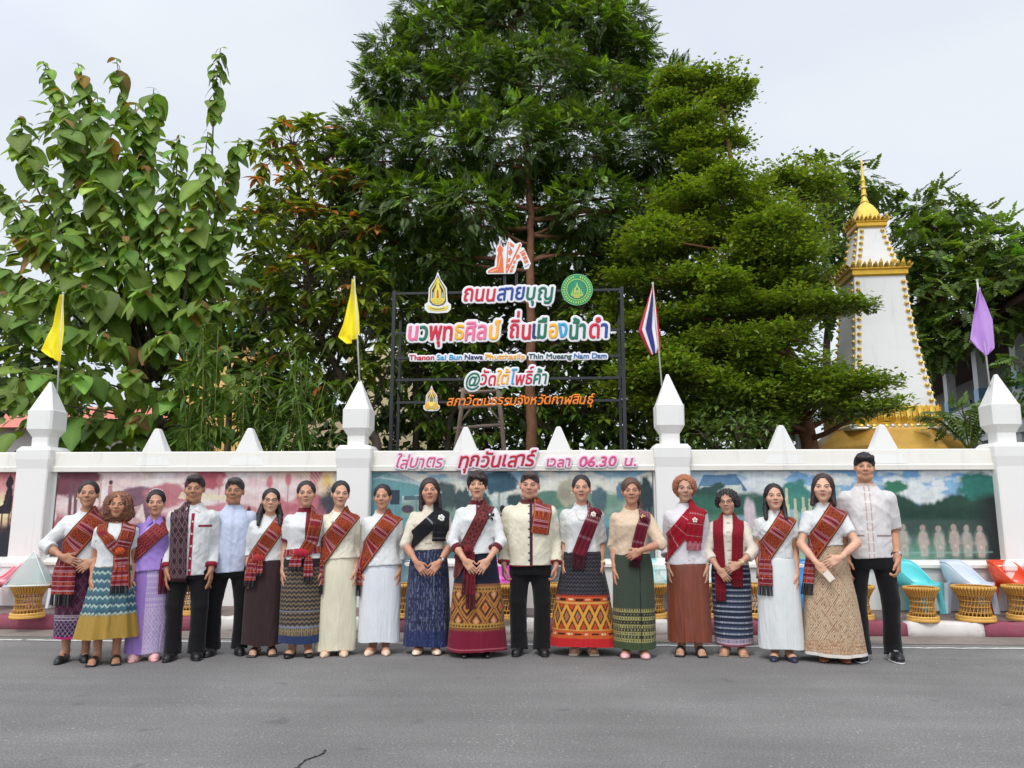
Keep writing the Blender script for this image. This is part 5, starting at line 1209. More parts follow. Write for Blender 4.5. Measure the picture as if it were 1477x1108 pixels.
# ---- the tiered tree right of the sign: flat sprays of tiny leaves
SML = tpl_diamond(.30)
def tiered_tree():
    e, O = tree_root('tiered_tree', 1178, 4.4, 'tiered tree with flat sprays of tiny leaves between the sign and the stupa'); mbt = MB(); lv = Leaves()
    T = np.array([[at(1178, 640, 4.4)[0], 4.4, 0.], at(1168, 640, 4.4), at(1150, 560, 4.5), at(1120, 460, 4.8), at(1090, 360, 5.2), at(1060, 260, 5.8), at(1040, 150, 6.4)]); t = np.linspace(0, 6, 40)
    Q = np.stack([np.interp(t, np.arange(7), T[:, k]) for k in range(3)], 1); rr = .17 * (1 - .8 * t / 6); mbt.tube(Q - O, rr, 10, BK2)
    lay = [(1030, 118, 6.6, 54, .34), (1062, 130, 6.5, 26, .4), (1000, 205, 6.3, 40, .5), (975, 110, 6.8, 26, .4), (890, 450, 5.6, 40, .6), (900, 560, 5.4, 50, .6), (970, 620, 5, 50, .4), (1000, 170, 6.4, 46, .35), (1045, 200, 6.4, 36, .3), (960, 150, 6.8, 30, .4), (1010, 235, 6.2, 44, .3), (1040, 150, 6.6, 34, .3),
           (1140, 255, 5.6, 70, .26), (1060, 275, 5.4, 70, .3), (985, 290, 5.6, 60, .34), (1180, 275, 5.5, 34, .4), (1110, 300, 5.0, 84, .24), (1020, 340, 5.0, 80, .26), (940, 350, 5.4, 60, .3), (1150, 340, 5.2, 60, .3), (1090, 370, 4.6, 80, .22), (985, 400, 4.6, 84, .20), (910, 400, 5, 50, .26), (1135, 400, 4.6, 64, .22), (1222, 436, 3.9, 34, .22), (1140, 432, 4.0, 80, .2), (1040, 440, 4.2, 80, .2), (950, 455, 4.4, 60, .24),
           (1080, 485, 3.8, 84, .2), (985, 500, 4.2, 70, .24), (920, 530, 4.4, 50, .26), (1010, 545, 3.8, 80, .2), (1120, 520, 3.6, 84, .2), (1180, 540, 3.4, 66, .22), (1232, 548, 3.0, 56, .2), (1262, 580, 2.9, 48, .2), (1196, 568, 3.2, 56, .2), (1060, 560, 3.6, 70, .2), (1130, 565, 3.4, 60, .24), (940, 580, 4.4, 50, .3), (1130, 480, 4.2, 56, .24), (1080, 400, 5.4, 60, .4), (1010, 420, 5.6, 60, .5), (960, 500, 5.6, 60, .5), (1060, 330, 5.8, 60, .5), (1110, 450, 5.2, 60, .5), (1060, 520, 5, 60, .5)]
    for k in range(20):                                             # looser sprays that break the tiers up
        y = rnd.uniform(250, 610); x = rnd.uniform(890, 1165 if y < 540 else 1215); lay.append((x, y, rnd.uniform(4, 5.8) - (y - 250) / 300, rnd.uniform(22, 40), rnd.uniform(.35, .8)))
    for x, y, d, r, fl in lay:
        if y < 380: fl = min(.7, fl * 1.5)
        c = at(x, y, d); R = r * (d + 9.86) / F_PX; j = int(np.argmin(np.linalg.norm(Q - (c - [0, 0, .25]), axis=1) + np.maximum(0, Q[:, 2] - c[2]) * 2)); pts = limb(mbt, Q[j] - O, c - O, max(.02, rr[j] * .4), .012, 8, .06, BK2)
        # twigs fan out in the layer; leaves cluster along them
        for k in range(int(18 + R * 19)):
            a = rnd.uniform(0, 2 * PI); rad = R * math.sqrt(rnd.uniform(.15, 1.12)); q = c + [math.cos(a) * rad, math.sin(a) * rad * .9, rnd.uniform(-.9, .6) * R * fl + (1 - (rad / R) ** 2) * R * fl * .5 - .05]
            tw = limb(mbt, pts[-2] if rnd.random() < .7 else pts[-3], q - O, .008, .003, 5, .08, BK2) + O
            m = int(64 * (1 + .3 * rnd.random())); f = rng.random(m) ** .6; P = np.stack([np.interp(f, np.linspace(0, 1, 5), tw[:, i]) for i in range(3)], 1) + rng.normal(0, 1, (m, 3)) * [.13, .13, .06]
            X = np.stack([np.cos(a + rng.normal(0, 1, m)), np.sin(a + rng.normal(0, 1, m)), rng.normal(.15, .35, m)], 1)
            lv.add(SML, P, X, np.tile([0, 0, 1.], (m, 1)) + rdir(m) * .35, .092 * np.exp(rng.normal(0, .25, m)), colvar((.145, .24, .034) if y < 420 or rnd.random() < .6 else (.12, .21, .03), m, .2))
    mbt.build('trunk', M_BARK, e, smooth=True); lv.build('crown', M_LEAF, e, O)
tiered_tree()
# ---- trees behind and right of the stupa
PIN2 = tpl_pinnate(5, .46, .34, .35)
cc = [(1200, 255, 13, 36), (1180, 300, 12.5, 36), (1205, 340, 12.5, 40), (1170, 370, 12, 40), (1190, 420, 12, 40), (1225, 300, 13.5, 30), (1240, 262, 13.6, 24), (1265, 275, 14, 22)]
clump_tree('rain_tree', 1196, 12.5, [(1196, 620, 12.5), (1192, 520, 12.5), (1196, 420, 12.6), (1200, 320, 12.8)], cc, PIN2, 30, .46, (.07, .135, .03), 'dark tree standing behind the left side of the stupa', BK3, .16, tip=(.13, .26, .04), tipf=.15)
cc = [(1310, 310, 14, 30), (1350, 300, 14, 36), (1385, 325, 13.5, 40), (1330, 350, 13.5, 40), (1300, 370, 13.5, 36), (1365, 375, 13, 44), (1415, 360, 12.5, 40), (1455, 345, 12.5, 36), (1300, 430, 13.5, 36), (1330, 425, 13, 40), (1385, 420, 12.5, 48), (1440, 400, 12, 44), (1475, 390, 12, 40), (1340, 480, 13, 44), (1320, 500, 13.2, 36), (1395, 465, 12, 40), (1450, 445, 11.6, 36), (1345, 500, 12.6, 30), (1490, 430, 12, 30), (1310, 520, 13.4, 20), (1500, 360, 12.5, 36)]
clump_tree('rain_tree', 1300, 13.2, [(1300, 620, 13.2), (1308, 500, 13.2), (1340, 420, 13), (1380, 370, 12.8)], cc, PIN2, 34, .46, (.08, .15, .032), 'spreading tree with rounded leaf clumps right of the stupa', BK2, .2, tip=(.15, .29, .045), tipf=.2)
cc = [(1470, 520, 8.5, 24), (1490, 560, 8, 30), (1478, 600, 8, 24), (1462, 580, 8.4, 16)]
clump_tree('shrub_tree', 1486, 8.2, [(1486, 610, 8.2), (1486, 560, 8.2)], cc, PIN2, 40, .3, (.06, .13, .03), 'small bright tree at the right edge behind the purple flag', BK3, .05, tip=(.12, .25, .05), tipf=.2)
cc = [(1040, 600, 3.2, 30), (1085, 590, 3.4, 30), (1060, 625, 2.8, 30), (1110, 620, 3, 28), (1010, 625, 3.2, 26), (1130, 600, 3.6, 20)]
clump_tree('bush', 1070, 3.2, [(1070, 635, 3.2), (1068, 610, 3.2)], cc, tpl_diamond(.24), 420, .13, (.085, .155, .04), 'light green bush behind the wall right of the tricolour flag', BK3, .03, v=.25)
cc = [(1392, 600, 5.5, 24), (1425, 606, 5, 22), (1375, 610, 5.6, 20), (1408, 588, 5.6, 14)]
clump_tree('bush', 1400, 5.4, [(1400, 635, 5.4), (1398, 600, 5.4)], cc, PIN2, 60, .24, (.075, .15, .035), 'light green bush between the stupa and the right pillar', BK3, .03)
# ---- backdrop trees farther back, leaves coloured dark to stand for the shaded interior
BRD = tpl_blade(.30, 2, .2, .15)
for x, d, top, lab in ((60, 12, 470, 'dark tree far behind the large leaved tree'), (330, 11, 420, 'dark tree behind the bamboo'), (440, 10.5, 330, 'dark tree behind the red tipped tree'), (600, 11.5, 300, 'dark tree behind the left half of the sign'), (700, 12.5, 380, 'dark tree behind the ladder'), (830, 11.5, 330, 'dark tree behind the right half of the sign'), (940, 10.5, 320, 'dark tree behind the tricolour flag'), (1060, 9.5, 400, 'dark tree behind the tiered tree')):
    cl = []
    for y in range(top, 655, 50):
        for dx in (-55, 0, 55):
            if (x in (60, 330)) and y > 520 and dx < 50 and rnd.random() < .55: continue
            if x == 600 and dx < 0 and 480 < y < 590: continue
            cl.append((x + dx + rnd.uniform(-12, 12), y + rnd.uniform(-15, 15), d + rnd.uniform(-.8, .8), 44))
    clump_tree('backdrop_tree', x, d, [(x, 600, d), (x, top + 40, d)], cl, BRD, 44, .34, (.045, .09, .022), lab, BK3, .12, twigs=False, lo=.3)
# ---- bamboo clump and low plants behind the pink mural
BLD = tpl_blade(.075, 3, .25, .1)
def bamboo(px, Y, top, n, label):
    e, O = tree_root('bamboo', px, Y, label, 'bamboo', 'bamboo culms behind the wall'); mbt = MB(); lv = Leaves()
    for k in range(n):
        a = at(px + rnd.uniform(-26, 26), 640, Y + rnd.uniform(-.3, .3)); a[2] = 0; b = at(px + rnd.uniform(-45, 45), top + rnd.uniform(0, 70), Y + rnd.uniform(-.4, .4)); t = np.linspace(0, 1, 14)[:, None]; P = a + (b - a) * t; P[:, 0] += (t[:, 0] ** 3) * rnd.uniform(-.25, .25)
        mbt.tube(P - O, .013 - .009 * t[:, 0], 6, lin(140, 148, 80))
        for q in P[5:]:
            m = 9; X = rdir(m) * [1, 1, .45] + [0, 0, -.25]; lv.add(BLD, np.tile(q, (m, 1)) + rng.normal(0, .07, (m, 3)), X, np.tile([0, 0, 1.], (m, 1)) + rdir(m) * .3, .26 * np.exp(rng.normal(0, .25, m)), colvar((.075, .15, .035), m, .2))
    mbt.build('culms', M_BARK, e, smooth=True); lv.build('leaves', M_LEAF, e, O)
bamboo(300, 1.9, 470, 7, 'slender bamboo clump behind the left merlon of the pink bay'); bamboo(380, 2.1, 520, 9, 'low bamboo clump behind the right merlon of the pink bay'); bamboo(442, 1.9, 490, 8, 'bamboo clump just left of the second pillar')
# ---- palm fronds between the stupa and the right pillar
e, O = tree_root('palm', 1395, 3.2, 'dark fan of palm fronds between the stupa and the right pillar', 'palm', None); lv = Leaves(); mbt = MB()
crown0 = at(1398, 650, 3.2)
for k in range(11):
    a = k * 2.4; tip = crown0 + np.array([math.cos(a) * .75, math.sin(a) * .6, .35 + .35 * rnd.random()]); t = np.linspace(0, 1, 12)[:, None]; P = crown0 + (tip - crown0) * t; P[:, 2] += .30 * np.sin(t[:, 0] * PI * .8); mbt.tube(P - O, .012 - .008 * t[:, 0], 5, lin(110, 120, 60)); T_ = nrm(np.gradient(P, axis=0))
    for i in range(2, 12):
        for s in (-1, 1):
            for j in (0, .5):
                y = nrm(np.cross(T_[i], [0, 0, 1.])) * s; lv.add(BLD, (P[i] - (P[i] - P[i - 1]) * j)[None], (T_[i] * .7 + y - [0, 0, .15])[None], np.array([[0, 0, 1.]]), .34 * math.sin(PI * (.15 + .8 * i / 12)), colvar((.04, .10, .022), 1, .15))
mbt.tube([(0, 0, 0), (.02, 0, crown0[2] - .1)], .09, 8, BK3); mbt.build('trunk', M_BARK, e, smooth=True); lv.build('fronds', M_LEAF, e, O)
# ================================================================== people: one smooth body each, hair, clothes, sashes and shoes as children
def mat_skin():
    g = NG('skin'); c = g.attr('Col'); h = g.n('ShaderNodeSeparateXYZ'); g.put(h.inputs[0], g.attr('hd', 'Vector')); fx = g.n('ShaderNodeSeparateXYZ'); g.put(fx.inputs[0], g.attr('fx', 'Vector'))
    hx, hy, hz = h.outputs; M = g.math; ab = M('ABSOLUTE', hx)
    front = g.rng(hy, -.03, -.05, 0, 1)
    P = g.pos(); v = g.rng(g.noise(9, 4, .6, P), .3, .7, .93, 1.07, False)
    m = g.n('ShaderNodeVectorMath', operation='SCALE'); g.put(m.inputs[0], c); g.put(m.inputs['Scale'], v); c = m.outputs[0]
    def e2(x, z, rx, rz, px=None):  # squared elliptical distance
        a = M('POWER', M('ABSOLUTE', M('DIVIDE', M('SUBTRACT', px or ab, x), rx)), 2.); b = M('POWER', M('ABSOLUTE', M('DIVIDE', z, rz)), 2.); return M('ADD', a, b)
    blush = M('MULTIPLY', g.rng(e2(.042, M('ADD', hz, .026), .024, .02), 0, 1, .30, 0), front)
    c = g.mix(M('MULTIPLY', blush, fx.outputs[0]), c, (.50, .14, .11))
    z_e = M('SUBTRACT', hz, M('ADD', .0065, M('MULTIPLY', M('SUBTRACT', ab, .031), .12)))
    ee = e2(.031, z_e, .0136, .0035)
    sh = M('MULTIPLY', g.rng(e2(.031, M('SUBTRACT', hz, .011), .021, .013), .3, 1.1, .26, 0), front); c = g.mix(sh, c, (.12, .06, .04))  # shade of the eye sockets, painted into the skin colour
    eye = M('MULTIPLY', g.rng(ee, .75, 1.05, 1, 0), front)
    lid = M('MULTIPLY', M('MULTIPLY', g.rng(ee, 3.2, 1.7, 0, 1), g.rng(z_e, .0005, .003, 0, 1)), front)
    c = g.mix(M('MULTIPLY', lid, .92), c, (.016, .010, .008)); c = g.mix(eye, c, (.50, .46, .43))
    ir = M('MULTIPLY', g.rng(e2(.031, z_e, .0068, .0068), .8, 1.15, 1, 0), eye); c = g.mix(ir, c, (.012, .007, .005))
    arch = M('SUBTRACT', M('SUBTRACT', hz, .0255), M('MULTIPLY', M('POWER', M('ABSOLUTE', M('SUBTRACT', ab, .033)), 2.), -9.))
    br = M('MULTIPLY', g.rng(e2(.033, arch, .0195, .0040), .55, 1.2, 1, 0), front); c = g.mix(M('MULTIPLY', br, .88), c, (.022, .014, .010))
    zl = M('SUBTRACT', M('ADD', hz, .0545), M('MULTIPLY', fx.outputs[1], M('POWER', ab, 2.)))
    lp = M('MULTIPLY', g.rng(e2(0., zl, .0245, .0085, hx), .7, 1.1, 1, 0), front)
    c = g.mix(M('MULTIPLY', lp, fx.outputs[2]), c, (.33, .045, .05))
    ln = M('MULTIPLY', M('MULTIPLY', g.rng(M('ABSOLUTE', M('SUBTRACT', zl, .0005)), .0009, .0021, 1, 0), g.rng(ab, .0215, .026, 1, 0)), front); c = g.mix(M('MULTIPLY', ln, .85), c, (.06, .015, .014))
    ns = M('MULTIPLY', g.rng(e2(.0085, M('ADD', hz, .0285), .0042, .0028), .6, 1.2, .75, 0), front); c = g.mix(ns, c, (.05, .02, .015))
    fold = M('MULTIPLY', M('MULTIPLY', g.rng(M('ABSOLUTE', M('SUBTRACT', ab, M('ADD', .020, M('MULTIPLY', M('SUBTRACT', -.022, hz), .42)))), .0008, .004, 1, 0), M('MULTIPLY', g.rng(hz, -.024, -.030, 0, 1), g.rng(hz, -.060, -.052, 0, 1))), front); c = g.mix(M('MULTIPLY', fold, .30), c, (.14, .06, .04))
    return g.out(c, .48, 0, g.bump(g.noise(140, 3, .6, P), .06, .003), .35, sss=.0)
M_SKIN = mat_skin()
def mat_cloth(name, rough, sheen, wv, spec=.2, coat=0.):
    g = NG(name); P = g.pos(); c = g.attr('Col'); v = g.rng(g.noise(5, 5, .6, P), .3, .7, .95, 1.05, False); t = g.rng(g.noise(420, 2, .6, P), .3, .7, .93, 1.07, False)
    m = g.n('ShaderNodeVectorMath', operation='SCALE'); g.put(m.inputs[0], c); g.put(m.inputs['Scale'], M2(g, v, t))
    h = g.math('ADD', g.noise(26, 4, .6, P), g.math('MULTIPLY', g.noise(300, 2, .6, P), wv)); return g.out(m.outputs[0], rough, 0, g.bump(h, .22, .006), spec, sheen=sheen, coat=coat)
def M2(g, a, b): return g.math('MULTIPLY', a, b)
M_COTTON = mat_cloth('cotton', .85, .15, .3); M_WEAVE = mat_cloth('woven_cloth', .8, .1, .8); M_SATIN = mat_cloth('satin', .36, .1, .15, .5)
def mat_hair():
    g = NG('hair'); P = g.pos(); c = g.attr('Col'); s = g.noise(1, 4, .7, g.scale(P, (210, 210, 24))); v = g.rng(s, .3, .7, .45, 2.1, False)
    m = g.n('ShaderNodeVectorMath', operation='SCALE'); g.put(m.inputs[0], c); g.put(m.inputs['Scale'], v); return g.out(m.outputs[0], .42, 0, g.bump(s, .5, .006), .45)
M_HAIR = mat_hair(); M_SHOE = painted('shoe_leather', .38, .06, 9, .1, 60, spec=.5); M_TRIM = painted('trim', .3, .02, 9, .05, 60, metal=.2, spec=.6)

# ---------------------------------------------------------------- skeleton (reference height 1.60; x to the viewer's right, y away from the viewer)
F_ROWS = [(.70, .155, .110, .012), (.82, .168, .118, .014), (.93, .142, .100, .006), (1.02, .130, .095, 0), (1.12, .138, .106, -.010), (1.18, .142, .114, -.015), (1.24, .134, .092, .0), (1.285, .100, .072, .012), (1.322, .062, .056, .016), (1.36, .05, .05, .014)]
M_ROWS = [(.70, .142, .100, .006), (.82, .150, .108, .004), (.93, .146, .108, -.004), (1.02, .147, .110, -.006), (1.15, .156, .114, -.006), (1.235, .155, .098, .0), (1.285, .120, .078, .010), (1.328, .072, .060, .014), (1.365, .055, .052, .012)]
def unit(v): v = np.array(v, float); return v / np.linalg.norm(v)
def ik(S, Wt, L1, L2, pole):
    d = Wt - S; D = min(np.linalg.norm(d), (L1 + L2) * .998); u = unit(d); Wt = S + u * D
    a = (L1 * L1 - L2 * L2 + D * D) / (2 * D); h = math.sqrt(max(0, L1 * L1 - a * a)); p = np.array(pole, float); p = unit(p - u * p.dot(u)); return S + u * a + p * h, Wt
POSES = {  # wrist, pole, hand direction, palm normal, thumb side, curl -- for the +x side; mirrored for the other
    'hang': ((.170, -.040, .772), (.15, 1, 0), (.02, -.10, -1), (-1, .25, 0), (0, -1, 0), .35),
    'hang_fist': ((.180, -.035, .772), (.15, 1, 0), (0, -.08, -1), (-1, .3, 0), (0, -1, 0), 1.0),
    'thigh': ((.168, -.10, .775), (.7, .6, 0), (-.10, -.12, -1), (-.9, .5, 0), (-.2, -1, 0), .4),
    'fold': ((.105, -.190, .885), (1, .15, -.35), (-.80, -.12, -.55), (.05, 1, -.1), (-.35, -.2, .9), .5),
    'fold_low': ((.100, -.195, .830), (1, .2, -.3), (-.62, -.12, -.78), (.05, 1, 0), (-.75, -.3, .5), .5),
    'over': ((.085, -.215, .885), (1, .15, -.35), (-.86, -.10, -.45), (.05, 1, -.15), (-.3, -.3, .9), .55),
    'belly': ((.135, -.185, .93), (1, .2, -.3), (-.9, -.10, -.40), (0, 1, 0), (-.3, -.15, .9), .25),
    'center': ((.06, -.20, .95), (1, .1, -.5), (-.85, -.15, -.45), (.05, 1, 0), (-.3, -.3, .9), .85),
}
def add_hand(sh, W_, d, n, th, curl, sz=1.0):
    d = unit(d); n = np.array(n, float); n = unit(n - d * n.dot(d)); l = np.cross(d, n); l = l if l.dot(th) > 0 else -l
    R = np.stack([l, n, d], 1)
    sh.cap(W_ - d * .03, W_ + d * .02 * sz, .0235 * sz, .0225 * sz, .012); sh.box(W_ + d * .05 * sz, np.array([.037, .0135, .046]) * sz, .0125 * sz, .014, rot=R)
    for o, L, b, sp in ((.029, .068, .088, .09), (.0098, .076, .092, .02), (-.0096, .071, .089, -.05), (-.0285, .055, .081, -.14)):
        p = W_ + d * b * sz + l * o * sz; a = curl * .55; dd = unit(d + l * sp)
        for f, r0, r1 in ((.42, .0086, .0080), (.32, .0080, .0074), (.26, .0074, .0064)):
            v = dd * math.cos(a) + n * math.sin(a); q = p + v * L * f * sz; sh.cap(p, q, r0 * sz, r1 * sz, .0025); p = q; a += curl * .75
    p = W_ + d * .022 * sz + l * .028 * sz; v = unit(d * .72 + l * .55 + n * .30); q = p + v * .042 * sz; sh.cap(p, q, .0125 * sz, .0105 * sz, .010)
    v = unit(d * .95 + l * .10 + n * .35); sh.cap(q, q + v * .030 * sz, .0102 * sz, .0082 * sz, .003)

def rotm(yaw, pitch=0, roll=0): return np.array(Matrix.Rotation(yaw, 3, 'Z') @ Matrix.Rotation(pitch, 3, 'X') @ Matrix.Rotation(roll, 3, 'Y'))
FOOTR = {}
class Person:
    def __init__(s, px, py, hx, top, label, male=False, w=1.0, rz=None, head=(0, 0, 0), skin=(190, 138, 108), arms=('hang', 'hang'), feet=.0, stance=.075, lip=.5, smile=5., blush=.6, face=1.0, hs=1.11):
        G = atz(px, py, 0); T = at(hx, top, G[1]); s.H = T[2]; s.s = s.H / 1.624; s.male = male; s.w = w
        ang = math.atan2(-G[0], G[1] + 9.86) if False else math.atan2(-G[0], G[1] - CAM[1])
        s.rz = (-ang * -1) * .75 if rz is None else rz
        s.root = empty('person', (G[0], G[1], 0), s.rz, label, 'person', 'people lined up for the photo')
        rows = M_ROWS if male else F_ROWS; s.rows = [(r[0], r[1] * (w if r[0] < 1.28 else 1 + (w - 1) * .4), r[2] * (w if r[0] < 1.28 else 1 + (w - 1) * .3), r[3]) for r in rows]
        s.skin = np.array(lin(skin)) * 1.04; s.fx = (blush, smile, lip); sx = .164 if male else .140; sx *= (1 + (w - 1) * .5); s.arm = []
        for side, pose in zip((-1, 1), arms):
            Wt, pole, hd, pn, th, curl = [np.array(q, float) for q in (POSES[pose] if isinstance(pose, str) else pose)]; mir_ = np.array([side, 1, 1]); S = np.array([side * sx, .012, 1.234])
            Wt = Wt * mir_; Wt[0] += side * ((sx - .140) * (1. if 'hang' in str(pose) else .4) + (w - 1) * .10 * ('hang' in str(pose) or pose == 'thigh')); Wt[1] -= (w - 1) * .09 * ('hang' not in str(pose))
            E, Wt = ik(S, Wt, .268, .235, pole * mir_); s.arm.append((S, E, Wt, hd * mir_, pn * mir_, th * mir_, float(curl), side))
        s.Hc = np.array([0, -.018, 1.487]); hr = np.random.default_rng(int(px)); s.R = rotm(head[0] + hr.normal(0, .05), head[1] + hr.normal(0, .03), head[2] + hr.normal(0, .035)); s.face = face * (1 + hr.uniform(-.03, .07)); s.hs = hs; s.stance = stance
        s.foot = [(np.array([side * stance, feet * side * .5, 0]), rotm(side * .16)) for side in (-1, 1)]
        s.surf = None; s.hem = 9.
    def hp(s, p): return s.Hc + s.R @ (np.array(p, float) * s.hs)
    def body(s, toes=False, bare_arms=True):
        b = Shape(); b.loftz(s.rows, .0)
        b.cap((0, .022, 1.28), s.Hc + s.R @ np.array([0, .018, -.075]), .055 if s.male else .046, .052 if s.male else .043, .03)
        aw = 1 + (s.w - 1) * .8; m = 1.12 if s.male else 1.0
        for S, E, Wt, hd, pn, th, curl, side in s.arm:
            b.cap(S, E, .042 * aw * m, .034 * aw * m, .03); b.cap(E, Wt, .035 * aw * m, .0225 * m, .012); b.cap(E, E + (Wt - E) * .5, .036 * aw * m, .031 * aw * m, .02); add_hand(b, Wt, hd, pn, th, curl, 1.06 if s.male else .98)
        for (F, R), side in zip(s.foot, (-1, 1)):
            f = lambda p: F + R @ np.array(p, float)
            hip, knee, ank = np.array([side * .088, .01, .80]), np.array([F[0] * 1.02, F[1] * .5 - .006, .45]), f((0, .035, .085))
            b.cap(hip, knee, .078 * aw, .054, .03); b.cap(knee, ank, .053, .033, .02); b.ell(knee + (ank - knee) * .32 + [0, .018, 0], (.046, .05, .11), .03)
            b.cap(f((0, .04, .042)), f((0, -.10, .032)), .034, .034, .02); b.cap(ank, f((0, .0, .055)), .034, .034, .02); b.ell(f((0, -.06, .04)), (.038, .07, .03), .015)
            if toes:
                for k in range(5): b.cap(f((side * (-.026 + .0135 * k), -.105, .022)), f((side * (-.028 + .014 * k), -.152 + .006 * k + (.004 if k == 0 else 0), .017)), .0125 - .001 * k, .0115 - .001 * k, .004)
        hp, R = s.hp, s.R; k_ = s.hs; fw = s.face
        b.ell(hp((0, .012, .025)), np.array([.0735, .092, .086]) * k_, .02, rot=R); b.ell(hp((0, -.020, -.032)), np.array([.0570 * fw, .068, .076]) * k_, .03, rot=R); b.ell(hp((0, -.058, -.088)), np.array([.021 * fw, .020, .018]) * k_, .025, rot=R)
        for sd in (-1, 1):
            b.ell(hp((sd * .043 * fw, -.046, -.078)), .014 * k_, .03, rot=R) if s.male else None
            b.ell(hp((sd * .040 * fw, -.062, -.022)), np.array([.022, .018, .02]) * k_, .022, rot=R)
            b.ell(hp((sd * .031, -.099, .008)), np.array([.017, .014, .010]) * k_, .014, 's', R); b.ell(hp((sd * .031, -.0795, .006)), np.array([.0145, .0105, .0085]) * k_, .003, rot=R)
            b.cap(hp((sd * .014, -.086, .022)), hp((sd * .046, -.074, .022)), .008, .006, .012)
            b.ell(hp((sd * .0715 * (1 + (fw - 1) * .5), .014, -.004)), np.array([.009, .017, .031]) * k_, .006, rot=R)
        b.cap(hp((0, -.086, .014)), hp((0, -.104, -.019)), .0075, .0115, .010); [b.ell(hp((sd * .0115, -.0945, -.022)), np.array([.009, .010, .007]) * k_, .006, rot=R) for sd in (-1, 1)]
        b.ell(hp((0, -.0855, -.049)), np.array([.021, .0095, .0055]) * k_, .005, rot=R); b.ell(hp((0, -.0835, -.0595)), np.array([.018, .0095, .0065]) * k_, .005, rot=R)
        zmin = min(a[2][2] for a in s.arm) - .20; zmax = max(a[2][2] for a in s.arm) + .03
        z = [np.arange(-.004, .19, .0065), np.arange(.19, zmin, .014), np.arange(zmin, zmax, .0055), np.arange(zmax, 1.345, .012), np.arange(1.345, 1.63, .0042)]
        V, F = mesh_sdf(b, (-.40, -.36, 0), (.40, .22, 1.63), .0055, np.concatenate(z))
        h = (V - s.Hc) @ s.R / s.hs; far = (h[:, 2] < -.125) | (np.abs(h[:, 1]) > .14); h[far] = 9
        C = np.tile(s.skin, (len(V), 1)); hand = (V[:, 2] < 1.1) & (V[:, 2] > .5); C[hand] *= [.93, .90, .88]; C[V[:, 2] < .3] *= [.90, .88, .86]
        s.put('body', V, F, M_SKIN, C, {'hd': h, 'fx': np.tile(s.fx, (len(V), 1))})
    def put(s, name, V, F, mat, C, vec=None, smooth=True, thick=0):
        if mat in (M_WEAVE, M_COTTON, M_SATIN): C = np.asarray(C) * .86
        o = mk(name, V * s.s, [F] if isinstance(F, np.ndarray) else F, mat, s.root, None, smooth, C, vec)
        if thick: md = o.modifiers.new('t', 'SOLIDIFY'); md.thickness = thick; md.offset = 0
        return o
    # ------------------------------------------------------------ clothes
    def top(s, hem, sleeve, colour, ease=.012, name='blouse', neck=('round', .066, 1.335), flare=.0, puff=1.0, mat=None, rules=(), wr=1.0, loose=.0, slr=None, collar=None):
        s.hem = hem; e = ease; rows = [(max(r[0], hem), 0, 0, 0) for r in s.rows if False]
        Z = np.array([r[0] for r in s.rows]); A = np.array([r[1] for r in s.rows]); B = np.array([r[2] for r in s.rows]); Y = np.array([r[3] for r in s.rows]); rows = []
        amax = A[(Z > 1.1) & (Z < 1.27)].max()
        for z in np.r_[np.arange(hem - .03, 1.33, .03), 1.335, 1.36]:
            a, b_, y = np.interp(z, Z, A), np.interp(z, Z, B), np.interp(z, Z, Y); k = np.clip((1.12 - z) / (1.12 - hem + 1e-6), 0, 1)
            a = a + (max(amax - a, 0)) * loose * (z < 1.2) + flare * k ** 1.5; b_ = b_ + (max(.118 * s.w - b_, 0)) * loose * (z < 1.2) + flare * .8 * k ** 1.5; rows.append((z, a + e, b_ + e, y))
        def arms_(sh, upto, extra=0.):
            for S, E, Wt, *_r in s.arm:
                aw = (1 + (s.w - 1) * .8) * (1.12 if s.male else 1); r0, r1, r2 = (.044 * aw + e * .5, .039 * aw + e * .6, (.033 if not slr else slr * .92) + e * .35)
                sh.cap(S, S + (E - S) * min(.5, upto), r0, r0 + (r1 - r0) * .5, .03)
                if upto <= 1: sh.cap(S, S + (E - S) * upto, r0 * (1 + (puff - 1) * .3), (r0 + (r1 - r0) * upto) * puff, .03, flat=True)
                else: sh.cap(S, E, r0, r1 * (1 + (puff - 1) * .6), .03); sh.cap(E, E + (Wt - E) * (upto - 1), r1 * (1 + (puff - 1) * .6), (r1 + (r2 - r1) * (upto - 1)) * puff, .012, flat=True)
        sh = Shape(); sh.loftz(rows, 0.)
        arms_(sh, sleeve)
        if collar: sh.cap((0, .024, 1.30), (0, .010, 1.30 + collar), .067 if s.male else .060, .064 if s.male else .057, .012, flat=True)
        f1, f2 = 17 + rnd.random() * 4, rnd.random() * 6
        def wrk(P):
            x, y, z = P.T; a = vnoise(x * 17 + y * 11 + f2 * 9, z * 11 + x * 7 * np.sign(x) + f1); b = vnoise(x * 31 - y * 23 + f1 * 3, z * 23 - np.abs(x) * 16 + f2 * 5); c_ = vnoise(x * 60 + y * 47, z * 38 + f2)
            return wr * 1.4 * (.010 * (np.abs(a - .5) - .2) + .006 * (np.abs(b - .5) - .2) + .002 * (c_ - .5))
        sh.raw(wrk, (-1,) * 3, (1,) * 3, 0, 'd')
        zz = 1.40 if collar else 1.36
        sh.raw(lambda P: np.maximum(hem - P[:, 2] + .006 * np.sin(P[:, 0] * 14), P[:, 2] - zz), (-1,) * 3, (1,) * 3, 0, 'i')
        kind, nr, nz_ = neck
        if kind == 'round': sh.ell((0, -.02, nz_ + .03), (nr, nr + .018, .052), .004, 's')
        if kind == 'v': sh.ell((0, -.01, nz_ + .035), (nr, nr + .01, .05), .004, 's'); sh.cap((0, -.12, nz_ + .03), (0, -.135, nz_ - .075), .036, .004, .004, 's')
